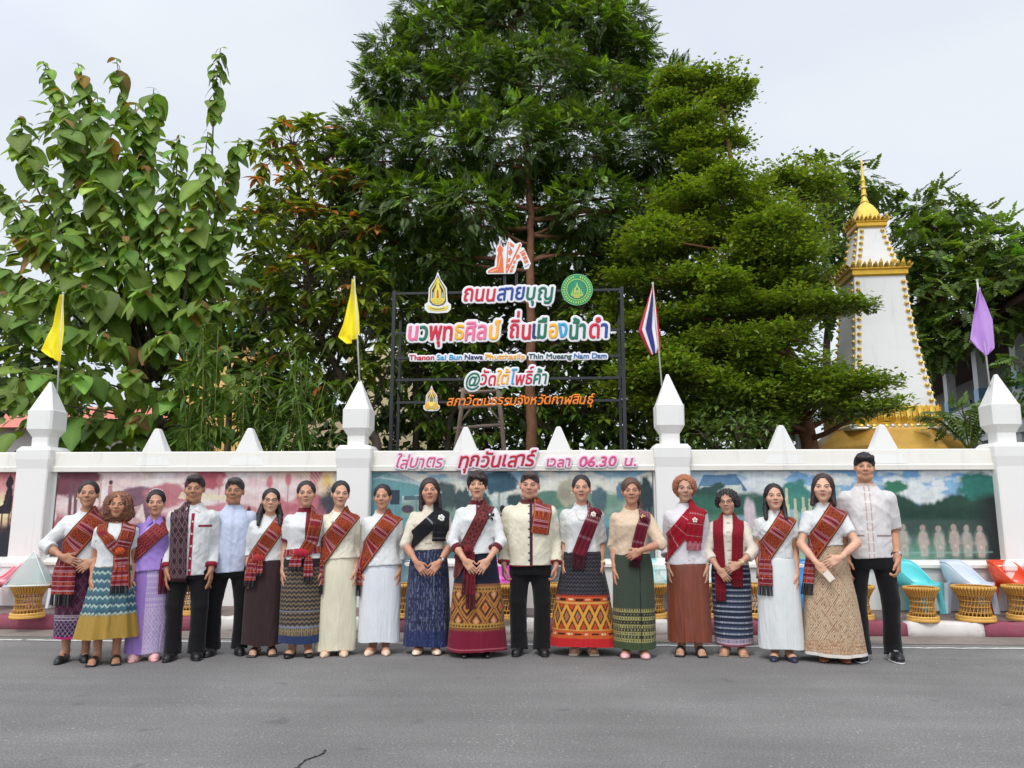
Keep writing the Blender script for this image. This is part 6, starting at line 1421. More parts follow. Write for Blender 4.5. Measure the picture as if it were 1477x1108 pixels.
        if kind == 'collar': sh.cap((0, .012, 1.30), (0, -.004, 1.45), nr, nr, .002, 's')
        V, F = mesh_sdf(sh, (-.42, -.36, hem - .02), (.42, .24, 1.42), .0072)
        C = np.tile(np.array(colour, float), (len(V), 1))
        for r in rules: r(s, V, C, hem, sleeve)
        s.put(name, V, F, mat or M_COTTON, C)
        # the surface that sashes lie on: torso, shoulder caps, lower garment
        su = Shape(); su.loftz(rows, 0.)
        for S, E, *_r in s.arm: su.cap(S, S + (E - S) * .38, .045 * (1 + (s.w - 1) * .8) + e * .6, .046 + e * .7, .03)
        su.cap((0, .022, 1.28), (0, .005, 1.36), .058, .052, .02); s.surf = su
    def skirt(s, waist, hem, a_hem, pat, name='skirt', folds=0, amp=.03, b_ratio=.78, mat=None, hipa=.186, waist_a=None, seed=0, wav=.006):
        n, m = 220, int((waist - hem) / .0075); w = s.w; z = np.linspace(hem, waist, m); wa = (waist_a or (.150 if waist < .95 else .142)) * w
        key = [(hem, a_hem, a_hem * b_ratio), (.55, (a_hem + hipa * w) * .5 * (1.0 if a_hem < .22 else .97), (a_hem * b_ratio + .138 * w) * .5), (.78, hipa * w, .140 * w), (.90, .168 * w, .124 * w), (max(waist, .91), wa, wa * .76)]
        key = sorted(set(key)); kz = [k[0] for k in key]; zz = np.linspace(hem, waist, 80)
        def ip(c):
            v = np.interp(zz, kz, [k[c] for k in key]); q = v.copy()
            for _ in range(10): q[1:-1] = (q[:-2] + 2 * q[1:-1] + q[2:]) / 4
            return q
        A, B = ip(1), ip(2); ph = rnd.random() * 6
        def rad(phi, zv):                                           # phi 0 = front, + to the viewer's right
            a, b_ = np.interp(zv, zz, A), np.interp(zv, zz, B); x, y = np.sin(phi), np.cos(phi); r = 1 / ((np.abs(x) / a) ** 2.2 + (np.abs(y) / b_) ** 2.2) ** (1 / 2.2)
            t = np.clip((waist - zv) / (waist - hem), 0, 1)
            if folds: r = r * (1 + amp * t ** .8 * (np.sin(folds * phi + ph + .8 * np.sin(2 * phi)) + .4 * np.sin(folds * 1.7 * phi + ph * 2)))
            r = r + .005 * t * np.sin(5 * phi + ph + 3 * zv) + (.3 + .7 * t) * (.009 * (np.abs(vnoise(np.sin(phi) * 5 + ph * 3 + 9, zv * 5 + np.cos(phi) * 5) - .5) - .2) + .006 * (np.abs(vnoise(np.sin(phi) * 11 + ph, zv * 3.2 + np.cos(phi) * 9 + 4) - .5) - .2))
            return r * (1 - .085 * smooth(s.hem + .0, s.hem + .03, zv))
        s.rad = rad; s.skz = (hem, waist)
        phi = np.linspace(-PI, PI, n, endpoint=False); PH, ZZ = np.meshgrid(phi, z, indexing='ij'); r = rad(PH, ZZ)
        ZD = ZZ + wav * np.sin(PH * 3 + ph) * np.clip(1 - (ZZ - hem) * 6, 0, 1)
        V = np.stack([r * np.sin(PH), .012 - r * np.cos(PH), ZD], -1); dr = np.sqrt(np.sum((np.roll(V, -1, 0) - V) ** 2, -1)); sl = np.cumsum(dr, 0); sl = sl - sl[n // 2]
        C = pat(sl, ZZ - hem, waist - hem, PH); i = np.arange(n)[:, None]; j = np.arange(m - 1)[None]; i2 = (i + 1) % n; F = np.stack([(i * m + j), (i2 * m + j), (i2 * m + j + 1), (i * m + j + 1)], -1).reshape(-1, 4)
        s.put(name, V.reshape(-1, 3), F, mat or M_WEAVE, np.clip(C, .003, .85).reshape(-1, 3))
        if s.surf is not None: s.lower()
    def lower(s):
        hem, waist = s.skz; s.surf.raw(lambda P: np.where(P[:, 2] < waist, (np.hypot(P[:, 0], P[:, 1] - .012) - s.rad(np.arctan2(P[:, 0], .012 - P[:, 1]), np.clip(P[:, 2], hem, waist))) * .8, .3), (-.45, -.4, hem), (.45, .4, waist), .01)
    def trousers(s, colour, waist=.93, width=1.0):
        sh = Shape(); rows = [(r[0], r[1] + .016, r[2] + .016, r[3]) for r in s.rows if r[0] < 1.03]; sh.loftz(rows, 0)
        for (F, R), side in zip(s.foot, (-1, 1)):
            kn = np.array([F[0] * 1.05, F[1] * .5 - .005, .45]); an = F + R @ np.array([0, .02, .055]); sh.cap((side * .082, .012, .80), kn, .092 * width, .071 * width, .03); sh.cap(kn, an, .071 * width, .066 * width, .02, flat=True); sh.cap(an + [0, 0, .06], an + [0, -.012, -.012], .064 * width, .072 * width, .02, flat=True)
        f = rnd.random() * 6
        sh.raw(lambda P: .011 * (np.abs(vnoise(P[:, 0] * 16 + P[:, 1] * 9 + f, P[:, 2] * 9 + P[:, 1] * 8) - .5) - .28) + .010 * np.clip((.32 - P[:, 2]) * 5, 0, 1) * (np.abs(vnoise(P[:, 0] * 11 + f, P[:, 2] * 26 + P[:, 1] * 12) - .5) - .3), (-1,) * 3, (1,) * 3, 0, 'd')
        sh.raw(lambda P: np.maximum(P[:, 2] - waist, .028 - P[:, 2]), (-1,) * 3, (1,) * 3, 0, 'i')
        V, F_ = mesh_sdf(sh, (-.32, -.24, 0), (.32, .26, waist + .02), .0085); s.put('trousers', V, F_, M_COTTON, np.tile(np.array(colour), (len(V), 1)))
        if s.surf is not None: s.surf.cap((-.09, .0, .80), (-.09, 0, .5), .105, .09, .03); s.surf.cap((.09, .0, .80), (.09, 0, .5), .105, .09, .03); s.surf.ell((0, .0, .85), (.17, .125, .12), .02)
    def march(s, O, D, t0=.48, off=.010, tmin=.02):
        t = np.full(len(O), t0)
        for _ in range(46): t = np.maximum(t - np.maximum((s.surf(O + D * t[:, None]) - off) * .85, 0) - .0, tmin)
        return O + D * t[:, None]
    def cloth(s, P, pat, name='sash', vlen=None, thick=.005, mat=None, fringe=0):
        """P: (rows along, columns across, 3)"""
        n, m = P.shape[:2]; d = np.r_[0, np.cumsum(np.linalg.norm(np.diff(P.mean(1), axis=0), axis=1))]
        U, V_ = np.meshgrid(np.linspace(0, 1, m), d, indexing='xy'); C = pat(U, V_, d[-1]) * np.array([.80, .80, .84]); i = np.arange(n - 1)[:, None]; j = np.arange(m - 1)[None]; q = (i * m + j).ravel(); F = np.stack([q, q + m, q + m + 1, q + 1], 1)
        fr = getattr(pat, 'fr', 0)
        if fr: F = F[~((d[F[:, 0] // m] > d[-1] - fr) & ((F[:, 0] % m) % 3 == 2))]
        return s.put(name, P.reshape(-1, 3), F, mat or M_WEAVE, np.clip(C, .003, .85).reshape(-1, 3), thick=thick)
    def smoothP(s, P, it=6, loop=False):
        for _ in range(it):
            Q = P.copy(); Q[1:-1] = (P[:-2] + 2 * P[1:-1] + P[2:]) / 4; P = Q; Q = P.copy(); Q[:, 1:-1] = (P[:, :-2] + 2 * P[:, 1:-1] + P[:, 2:]) / 4; P = Q
        return P
    def band(s, pat, side=1, W_=.17, C0=(0, 0, 1.14), u=(.58, 0, .81), a0=-190, a1=190, name='sash', off=.012, folds=0.):
        """a cloth looped round the trunk over one shoulder"""
        C0 = np.array(C0, float); C0[0] *= side; u = unit((u[0] * side, u[1], u[2])); v = np.array([0, -1., 0]); nn = np.cross(u, v) * side; n, m = 220, 26
        th = np.radians(np.linspace(a0, a1, n)); w = np.linspace(-W_ / 2, W_ / 2, m); O = C0 + w[None, :, None] * nn[None, None]; O = np.broadcast_to(O, (n, m, 3)).reshape(-1, 3); D = np.cos(th)[:, None] * u + np.sin(th)[:, None] * v; D = np.repeat(D, m, 0)
        P = s.march(O, D, .5, off).reshape(n, m, 3); P = s.smoothP(P, 8)
        if folds: P = P + D.reshape(n, m, 3) * (folds * np.sin(np.linspace(0, 1, m)[None, :, None] * 16 + 2 * np.sin(th * 2)[:, None, None]))
        s.cloth(P, pat, name)
    def drape(s, path, W_, pat, name='sash', over=True, off=.012, folds=.004, taper=1.0, n=90, nf=3):
        """a strip hanging down the front along path [(x, z)...], beginning over the shoulder"""
        path = np.array(path, float); d = np.r_[0, np.cumsum(np.linalg.norm(np.diff(path, axis=0), axis=1))]; t = np.linspace(0, d[-1], n); c = np.stack([np.interp(t, d, path[:, k]) for k in (0, 1)], 1)
        for _ in range(8): c[1:-1] = (c[:-2] + 2 * c[1:-1] + c[2:]) / 4
        T_ = np.gradient(c, axis=0); T_ /= np.linalg.norm(T_, axis=1)[:, None]; N_ = np.stack([-T_[:, 1], T_[:, 0]], 1); m = 31; w = np.linspace(-.5, .5, m); ww = W_ * np.interp(np.linspace(0, 1, n), [0, 1], [1, taper])
        xz = c[:, None] + N_[:, None] * (w[None, :, None] * ww[:, None, None]); O = np.stack([xz[..., 0], np.zeros((n, m)), xz[..., 1]], -1).reshape(-1, 3); D = np.tile([0, -1., 0], (len(O), 1))
        P = s.march(O, D, .48, off, -.2).reshape(n, m, 3)
        if over:
            k = 26; al = np.radians(np.linspace(-75, 78, k)); cx, cz = c[0]; zc = 1.19; X = xz[0, :, 0]
            O2 = np.stack([np.broadcast_to(X, (k, m)), np.full((k, m), .012), np.full((k, m), zc)], -1).reshape(-1, 3); D2 = np.repeat(np.stack([np.zeros(k), -np.sin(al), np.cos(al)], 1), m, 0)
            P2 = s.march(O2, D2, .4, off).reshape(k, m, 3); zt_ = P2[-1, :, 2].min(); P = np.concatenate([P2, P[xz[..., 1].max(1) < zt_ - .004]])
        P = s.smoothP(P, 5); nn = len(P); tt = np.linspace(0, 1, nn)[:, None]; P[..., 1] -= folds * np.clip(tt * 4 - 1, 0, 1) * (1 + np.sin(w[None] * 2 * PI * nf + tt * 3)); s.cloth(P, pat, name); return P
    def tail(s, phi0, phi1, z0, z1, pat, name='sash_tail', off=.014, folds=2.5, amp=.008, pinch=.6):
        n, m = 70, 31; z = np.linspace(z0, z1, n)[:, None]; t = np.linspace(0, 1, n)[:, None]; c = (phi0 + phi1) / 2; h = (phi1 - phi0) / 2 * (pinch + (1 - pinch) * np.minimum(1, t * 3)); ph = np.radians(c + h * np.linspace(-1, 1, m)[None])
        r = s.rad(ph, np.clip(z, *s.skz) + 0 * ph) + off + amp * (1 + np.sin(np.linspace(-1, 1, m)[None] * PI * folds + t * 2)); P = np.stack([r * np.sin(ph), .012 - r * np.cos(ph), z + 0 * ph], -1); s.cloth(P, pat, name)
    def knot(s, p, r, c, name='knot'):
        k = Shape(); k.ell(p, r, 0); k.ell(np.array(p) + [r[0] * .6, .004, -.01], np.array(r) * [.7, .8, .8], .01); k.raw(lambda P: .004 * np.sin(P[:, 0] * 160 + P[:, 2] * 90), (-1,) * 3, (1,) * 3, 0, 'd'); R_ = max(r) * 2.2; V, F = mesh_sdf(k, np.array(p) - R_, np.array(p) + R_, .006)
        C = np.tile(np.array(c), (len(V), 1)) * (1 + .5 * (np.sin(V[:, 0] * 200 + V[:, 2] * 150) > .6))[:, None]; s.put(name, V, F, M_WEAVE, C)
    # ------------------------------------------------------------ hair
    def hair(s, style, col=(22, 18, 18)):
        sh = Shape(); ell = lambda c, r, k=.012, op='u': sh.ell(s.hp(c), np.array(r) * s.hs, k, op, s.R); cap = lambda a, b, r0, r1, k=.015, op='u': sh.cap(s.hp(a), s.hp(b), r0, r1, k, op); loc_ = lambda P: (P - s.Hc) @ s.R / s.hs
        cut_z, face = -.055, ((0, -.098, -.020), (.0675, .084, .108)); groove = .0030; noise = 0.; ears = True
        if style in ('bun', 'low', 'tied', 'tails', 'long', 'crown'):
            ell((0, .014, .030), (.0795, .097, .088))
            if style == 'bun': ell((0, .062, .092), (.046, .046, .036)); ell((0, .03, .06), (.07, .075, .062))
            if style == 'low': ell((0, .105, -.015), (.045, .035, .042))
            if style == 'tied': ell((0, .100, .02), (.036, .04, .05))
            if style == 'crown': ell((0, .045, .082), (.058, .055, .040)); ell((0, .03, .07), (.062, .07, .05))
            if style in ('tails', 'long'):
                for sd in (-1, 1):
                    if style == 'tails': cap((sd * .062, .055, -.03), (sd * .088, .0, -.12), .03, .030); cap((sd * .088, .0, -.12), (sd * .092, -.085, -.215), .029, .016)
                    else: cap((sd * .070, .015, .02), (sd * .076, .012, -.10), .018, .022); cap((sd * .076, .012, -.10), (sd * .082, -.035, -.185), .024, .017)
                ell((0, .062, -.06), (.078, .045, .11)); cut_z = -.30; ears = False
        elif style == 'shoulder':
            ell((0, .014, .030), (.083, .099, .091)); ell((0, .036, -.05), (.085, .072, .100), .03)
            for sd in (-1, 1): cap((sd * .072, .004, .02), (sd * .080, -.005, -.13), .018, .022)
            cut_z = -.155; ears = False
        elif style == 'bangs':
            ell((0, .014, .030), (.083, .100, .091)); ell((0, .040, -.06), (.084, .066, .110), .03); face = ((0, -.100, -.034), (.066, .088, .106)); cut_z = -.185; ears = False
            for sd in (-1, 1): cap((sd * .072, .005, .02), (sd * .084, -.01, -.15), .018, .018)
        elif style == 'side_tied': ell((0, .012, .032), (.082, .100, .090)); cap((.05, .08, -.02), (.078, .03, -.13), .034, .016); face = ((0.012, -.096, -.032), (.0635, .082, .104)); cut_z = -.18
        elif style == 'puffy': ell((0, .014, .018), (.100, .106, .102)); noise = .004; groove = .004; cut_z = -.075; face = ((-.010, -.108, -.020), (.071, .090, .108)); ears = False
        elif style == 'curly': ell((0, .016, .030), (.098, .104, .092)); noise = .009; cut_z = -.05; face = ((0, -.104, -.022), (.071, .090, .108)); [ell((sd * .082, .02, .0), (.03, .045, .05)) for sd in (-1, 1)]; ears = False
        elif style == 'big': ell((0, .022, .0), (.118, .112, .118)); ell((0, .03, -.075), (.138, .090, .085), .04); noise = .008; cut_z = -.17; face = ((0, -.114, -.022), (.070, .100, .106)); ears = False
        elif style == 'pixie': ell((0, .010, .034), (.087, .102, .092)); cap((-.045, -.075, .070), (.055, -.080, .052), .026, .020); cap((.03, -.05, .095), (.07, -.04, .03), .03, .02); face = ((-.012, -.094, -.046), (.060, .078, .096)); noise = .003; cut_z = -.06; ears = False
        elif style == 'men': ell((0, .014, .034), (.0775, .096, .088)); cap((-.03, -.06, .085), (.03, -.06, .085), .026, .026, .02); cut_z = -.035; face = ((0, -.096, -.042), (.0685, .082, .102)); noise = .0016
        elif style == 'men_young': ell((0, .012, .036), (.0795, .098, .092)); cap((-.045, -.07, .075), (.045, -.075, .075), .024, .024, .02); cut_z = -.04; face = ((0.0, -.098, -.052), (.0685, .082, .102)); noise = .0025
        fc, fr_ = np.array(face[0]), np.array(face[1]); f0 = rnd.random() * 40
        def cut(P):
            h = loc_(P); q = (h - fc) / fr_; an = np.arctan2(h[:, 0], h[:, 2] + .02); return (np.linalg.norm(q, axis=1) + .10 * (vnoise(an * 9 + f0, h[:, 1] * 20 + 9) - .5) + .05 * (vnoise(an * 26 + f0, 3 + 0 * an) - .5) - 1) * .075
        sh.raw(cut, s.Hc - .2, s.Hc + .2, .006, 's')
        if ears and style not in ('men', 'men_young'):
            for sd in (-1, 1): ell((sd * .080, -.004, -.022), (.02, .024, .036), .006, 's')
        if style in ('men', 'men_young'):
            for sd in (-1, 1): ell((sd * .085, -.012, -.03), (.022, .055, .052), .008, 's')
        f = rnd.random() * 6
        def disp(P):
            h = loc_(P); an = np.arctan2(h[:, 0], h[:, 1] + .02); d = groove * np.sin(an * 34 + 5 * np.sin(h[:, 2] * 24 + f) + f)
            if noise: d = d + noise * (np.sin(h[:, 0] * 150 + 3 * np.sin(h[:, 2] * 90 + f)) * np.sin(h[:, 2] * 130 + 2 * np.sin(h[:, 1] * 110)) + .5 * np.sin(h[:, 1] * 190 + h[:, 0] * 120))
            return d
        sh.raw(disp, (-1,) * 3, (1,) * 3, 0, 'd'); sh.raw(lambda P: (cut_z + (.012 * np.sin(np.arctan2(P[:, 0], P[:, 1]) * 9) if cut_z < -.07 else 0)) - loc_(P)[:, 2] - .02 * np.clip(loc_(P)[:, 1] * 8, 0, 1), (-1,) * 3, (1,) * 3, 0, 'i')
        V, F = mesh_sdf(sh, s.Hc - [.19, .17, .30], s.Hc + [.19, .19, .17], .0052); h = loc_(V); an = np.arctan2(h[:, 0], h[:, 1] + .02); C = np.tile(lin(col), (len(V), 1)) * (.55 + 1.0 * vnoise(an * 22 + f, h[:, 2] * 14 + an * 3 + 7) + .5 * smooth(.04, .11, h[:, 2]))[:, None]; s.put('hair', V, F, M_HAIR, C)  # hair shading painted into the colour: uneven strands, lighter towards the crown
    # ------------------------------------------------------------ shoes
    def shoes(s, kind, col, col2=None):
        for (F, R), side in zip(s.foot, (-1, 1)):
            sh = Shape(); f = lambda p: F + R @ np.array(p, float)
            if kind in ('sandal', 'strap'):
                sh.box(f((0, -.05, .009)), (.043, .118, .012), .010, 0, rot=R); sh.cap(f((0, -.12, .009)), f((0, .05, .009)), .044, .036, .01); sh.raw(lambda P: np.maximum(P[:, 2] - (.018 if kind == 'sandal' else .024), -P[:, 2] + .001), (-1,) * 3, (1,) * 3, 0, 'i')
                base = Shape(); base.cap(f((0, .04, .042)), f((0, -.10, .032)), .034, .034, .02); base.ell(f((0, -.06, .04)), (.038, .07, .03), .015); base.cap(f((0, -.1, .026)), f((0, -.14, .02)), .034, .03, .01)
                y0s = ((-.082, .026), (-.03, .016)) if kind == 'sandal' else ((-.095, .014), (-.055, .014), (.035, .012))
                def strap(P):
                    q = (P - F) @ R; d = np.full(len(P), 9.)
                    for y0, hw in y0s: d = np.minimum(d, np.maximum(np.abs(q[:, 1] - y0) - hw, np.abs(base(P) - .003) - .004))
                    return np.maximum(d, .012 - P[:, 2])
                sh2 = Shape(); sh2.raw(lambda P: np.minimum(sh(P), strap(P)), F - .25, F + .25, 0); fn = sh2
            else:
                h = {'flat': .036, 'pump': .034, 'loafer': .046, 'dress': .052, 'sneaker': .056, 'clog': .054}[kind]; wd = .042 if kind in ('flat', 'pump') else .047
                sh.cap(f((0, .035, h * .8)), f((0, -.105, h * .55)), .038, wd - .006, .0); sh.ell(f((0, -.085, h * .5)), (wd, .085 if kind != 'pump' else .092, h * .85), .015, rot=R)
                if kind in ('dress', 'sneaker', 'loafer'): sh.ell(f((0, -.02, h * .75)), (wd, .10, h * .8), .015, rot=R)
                if kind == 'pump': sh.cap(f((0, -.13, .018)), f((0, -.175, .012)), .026, .010, .02)
                if kind in ('flat', 'pump'): sh.ell(f((0, -.012, h + .028)), (.031, .072, .034), .004, 's', R)
                elif kind in ('loafer', 'clog'): sh.ell(f((0, .02, h + .045)), (.034, .055, .045), .004, 's', R)
                if kind in ('dress', 'sneaker', 'clog', 'loafer'): sh.raw(lambda P: np.maximum(np.abs(P[:, 2] - .009) - .009, np.hypot(((P - F) @ R)[:, 0] / (wd + .003), (((P - F) @ R)[:, 1] + .048) / .142) * .05 - .05), F - .2, F + .2, 0)
                sh.raw(lambda P: .001 - P[:, 2], (-1,) * 3, (1,) * 3, 0, 'i'); fn = sh
            V, Fq = mesh_sdf(fn, F - [.10, .22, .0], F + [.10, .12, .13], .0048); C = np.tile(lin(col), (len(V), 1)); q = (V - F) @ R
            if col2 is not None:
                if kind == 'sneaker': C[(V[:, 2] < .014)] = lin(225, 225, 225); C[(np.abs(((q[:, 1] + q[:, 2] * .6 + .03) % .024) - .012) < .0055) & (q[:, 1] < .03) & (q[:, 1] > -.075) & (V[:, 2] > .016) & (V[:, 2] < .062) & (np.abs(q[:, 0]) > .026)] = lin(col2); C[(np.abs(q[:, 0]) < .016) & (np.abs((q[:, 1] % .02) - .01) < .004) & (q[:, 1] < -.02) & (q[:, 1] > -.09) & (V[:, 2] > .06)] = lin(col2)
                else: C[V[:, 2] < .016] = lin(col2)
            s.put('shoe', V, Fq, M_SHOE, C)
    def bit(s, name, mb, mat=None, smooth=True):
        V, F, C = mb.arr(); return mk(name, V * s.s, F, mat or M_TRIM, s.root, None, smooth, C)
    def fp(s, x, z, off=.012):
        """a point on the front of the clothes"""
        return s.march(np.array([[x, 0, z]]), np.array([[0, -1., 0]]), .48, off, -.2)[0]
    def brooch(s, x, z, c=(.75, .75, .72), r=.022, petals=5, off=.016):
        p = s.fp(x, z, off); mb = MB()
        for k in range(petals): a = k * 2 * PI / petals + .3; mb.ball(p + np.array([math.cos(a) * r * .7, 0, math.sin(a) * r * .7]), (r * .5, .006, r * .5), 7, 5, c)
        mb.ball(p - [0, .004, 0], (r * .35, .007, r * .35), 7, 5, (.6, .5, .2)); s.bit('brooch', mb)
    def flaps(s, c, w=.058, z=1.355, drop=.075, mat=None):
        for sd in (-1, 1):
            mb = MB(); A = [(sd * .010, -.062, z - .045), (sd * .030, -.064, z - .01), (sd * .052, -.030, z + .008), (sd * .058, .02, z + .012)]; B = [(sd * .020, -.088, z - .052), (sd * .062, -.095, z - drop), (sd * .084, -.050, z - .048), (sd * .080, .02, z - .030)]
            rings = [[np.array(a), (np.array(a) + b) / 2 + [0, -.006, .004], np.array(b), np.array(b) + [0, .004, -.004], np.array(a) + [0, .006, -.003]] for a, b in zip(A, B)]
            mb.loft(rings, c=c); s.bit('collar', mb, mat or M_COTTON, False)
    def watch(s, i, col=(.02, .02, .02), face=(.5, .5, .52), r=.031):
        S, E, Wt, *_ = s.arm[i]; d = unit(Wt - E); p = Wt - d * .035; n = unit(np.cross(d, [0, 0, 1.]) if abs(d[2]) < .9 else np.array([1., 0, 0])); b = np.cross(d, n); mb = MB()
        for k in (-.006, 0, .006): mb.tube([p + d * k + (n * math.cos(a) + b * math.sin(a)) * r for a in np.linspace(0, 2 * PI, 20)], .0045, 5, col, False)
        o = np.array([0.6 * (1 if i else -1), -1., .1]); o = unit(o - d * o.dot(d)); mb.ball(p + o * (r + .002), (.014, .010, .016), 10, 6, face); s.bit('wristwatch', mb)
    def bangle(s, i, c=(.6, .42, .1), k=.03, r=.031):
        S, E, Wt, *_ = s.arm[i]; d = unit(Wt - E); p = Wt - d * k; n = unit(np.cross(d, [1., .2, 0])); b = np.cross(d, n); mb = MB(); mb.tube([p + (n * math.cos(a) + b * math.sin(a)) * r for a in np.linspace(0, 2 * PI, 22)], .0042, 6, c, False); s.bit('bracelet', mb)
    def earrings(s, c=(.8, .78, .72), r=.008):
        for sd in (-1, 1): mb = MB(); mb.ball(s.hp((sd * .080, .0, -.036)), r, 8, 6, c); s.bit('earring', mb)
    def glasses(s, c=(.05, .04, .035)):
        mb = MB()
        for sd in (-1, 1):
            mb.tube([s.hp((sd * .031 + .022 * math.cos(a), -.101 + .02 * (abs(sd * .031 + .022 * math.cos(a)) / .053) ** 2, .004 + .0185 * math.sin(a))) for a in np.linspace(0, 2 * PI, 24)], .0017, 5, c, False); mb.tube([s.hp((sd * .053, -.082, .010)), s.hp((sd * .074, -.03, .008)), s.hp((sd * .076, .012, .006))], .0014, 4, c)
        mb.tube([s.hp((-.009, -.103, .008)), s.hp((0, -.107, .011)), s.hp((.009, -.103, .008))], .0015, 4, c); s.bit('eyeglasses', mb)

# ---------------------------------------------------------------- colour rules for tops
def r_placket(c, w=.014, x0=0., zmin=0, zmax=1.4):
    def f(s, V, C, hem, sl): m = (np.abs(V[:, 0] - x0) < w) & (V[:, 1] < -.03) & (V[:, 2] > zmin) & (V[:, 2] < zmax); C[m] = c
    return f
def r_buttons(c, n=6, x0=0., r=.008, z0=None, z1=1.30, w=None):
    def f(s, V, C, hem, sl):
        for z in np.linspace((z0 or hem + .05), z1, n):
            m = (np.abs(V[:, 0] - x0) < (w or r)) & (np.abs(V[:, 2] - z) < r) & (V[:, 1] < -.03); C[m] = c
    return f
def r_cuff(c, w=.028):
    def f(s, V, C, hem, sl):
        for S, E, Wt, *_ in s.arm:
            a, b = (S, E) if sl <= 1 else (E, Wt); t = sl if sl <= 1 else sl - 1; end = a + (b - a) * t; d = unit(b - a); q = (V - end) @ d; m = (q > -w) & (q < .02) & (np.linalg.norm(V - end, axis=1) < .072); C[m] = c
    return f
def r_collar(c, z=1.325, r=.085):
    def f(s, V, C, hem, sl): m = (V[:, 2] > z) & (np.hypot(V[:, 0], V[:, 1] - .01) < r); C[m] = c
    return f
def r_hem(c, w=.02):
    def f(s, V, C, hem, sl): m = (V[:, 2] < hem + w) & (np.abs(V[:, 0]) < .26); C[m] = c
    return f
def r_pocket(c, x=.10, z=1.14, w=.05, h=.008):
    def f(s, V, C, hem, sl): m = (np.abs(V[:, 0] - x) < w) & (np.abs(V[:, 2] - z) < h) & (V[:, 1] < -.03); C[m] = c
    return f
def r_lace(c, amt=.5, sc=150):
    def f(s, V, C, hem, sl): C[:] = C * (1 - .22 * amt * ((np.sin(V[:, 0] * sc) * np.sin(V[:, 2] * sc) + np.sin(V[:, 1] * sc)) > .5))[:, None]
    return f
def r_stripes(c, x0, x1, p, w):
    def f(s, V, C, hem, sl): m = (np.abs(V[:, 0]) > x0) & (np.abs(V[:, 0]) < x1) & (((np.abs(V[:, 0]) - x0) % p) < w) & (V[:, 1] < 0); C[m] = c
    return f
# ---------------------------------------------------------------- cloth patterns
tri = lambda x: np.abs((x % 1) - .5) * 2
def full(shape, c): return np.broadcast_to(np.array(c, float), shape + (3,)).copy()
def setc(C, m, c): C[m] = np.array(c); return C
DR, OR, YO, PKW, BRN = lin(112, 22, 34), lin(176, 72, 34), lin(206, 122, 52), lin(206, 150, 152), lin(72, 26, 28)
def p_orange(seed=0, red=0.):
    def f(u, v, L):
        C = full(u.shape, OR); P_ = .16; ph = ((v + seed) % P_) / P_; st = ph < .40
        d1 = tri(u * 4.0 + .25) + tri(ph / .22 + .3); C = setc(C, ~st & (d1 < .72), BRN); C = setc(C, ~st & (d1 < .30), YO); C = setc(C, ~st & (tri(u * 6) > .80) & (tri(ph * 14) > .5), lin(150, 40, 36)); C = setc(C, ~st & (tri(u * 4.0 + .75) + tri(ph / .22 + .8) < .45), DR)
        C = setc(C, st, lin(146, 32, 44)); C = setc(C, st & (tri(u * 11) > .62) & (np.abs(ph - .2) < .055), lin(96, 22, 40))
        for a in (.03, .10, .30, .37): C = setc(C, np.abs(ph - a) < .017, PKW)
        C = setc(C, (u < .06) | (u > .94), DR); C = setc(C, (np.abs(u - .09) < .02) | (np.abs(u - .91) < .02), lin(200, 120, 60))
        return C
    return f
def p_redtail(fr=.09, dark=(28, 22, 26)):
    def f(u, v, L):
        C = full(u.shape, lin(140, 28, 40)); ph = (v % .085) / .085
        for a in (.15, .27, .70): C = setc(C, np.abs(ph - a) < .03, PKW)
        C = setc(C, (np.abs(ph - .48) < .10) & (tri(u * 9) > .5), lin(212, 100, 40)); e = v > L - fr; C = setc(C, e, lin(dark)); C = setc(C, e & (tri(u * 12) > .72), lin(96, 90, 92)); return C
    f.fr = fr; return f
def p_plain(c, var=None, stripe=None, fr=0., frc=(.03, .03, .03)):
    def f(u, v, L):
        C = full(u.shape, lin(c))
        if var: C = setc(C, (tri(u * var[0]) > .6) & (tri(v / var[1]) > .55), lin(var[2]))
        if stripe:
            for a, b, cc in stripe: C = setc(C, (v > L - b) & (v < L - a), lin(cc))
        if fr: C = setc(C, (v > L - fr) & (tri(u * 14) > .45), frc)
        return C
    f.fr = fr; return f
def p_diamond(c, d, sc=4., pv=.07, dots=None):
    def f(u, v, L):
        C = full(u.shape, lin(c)); q = tri(u * sc) + tri(v / pv); C = setc(C, (np.abs(q - 1.0) < .10) | (np.abs(q - .45) < .07), lin(d))
        if dots: C = setc(C, q < .16, lin(dots))
        return C
    return f
def nz2(s_, v, a=40, b=40): return vnoise(s_ * a + 20, v * b + 5)
def k_plain(c, c2=None, a=30, amt=.12):
    def f(s_, v, L, ph): C = full(s_.shape, lin(c)); return C * (1 + amt * (nz2(s_, v, a, a * .2) - .5) * 2)[..., None]
    return f
def k_maroon(s_, v, L, ph):
    C = full(s_.shape, lin(70, 30, 52)); q = tri(s_ / .075) + tri(v / .11); C = setc(C, (np.abs(q - 1) < .10), lin(112, 78, 98)); C = setc(C, np.abs(q - .5) < .08, lin(140, 50, 80)); b = v < .20; C = setc(C, b, lin(52, 30, 58)); C = setc(C, b & (np.abs(tri(s_ / .04) + tri(v / .05) - 1) < .16), lin(150, 124, 150))
    for a in (.16, .18, .20): C = setc(C, np.abs(v - a) < .004, lin(176, 160, 172))
    return setc(C, v < .022, lin(176, 34, 110))
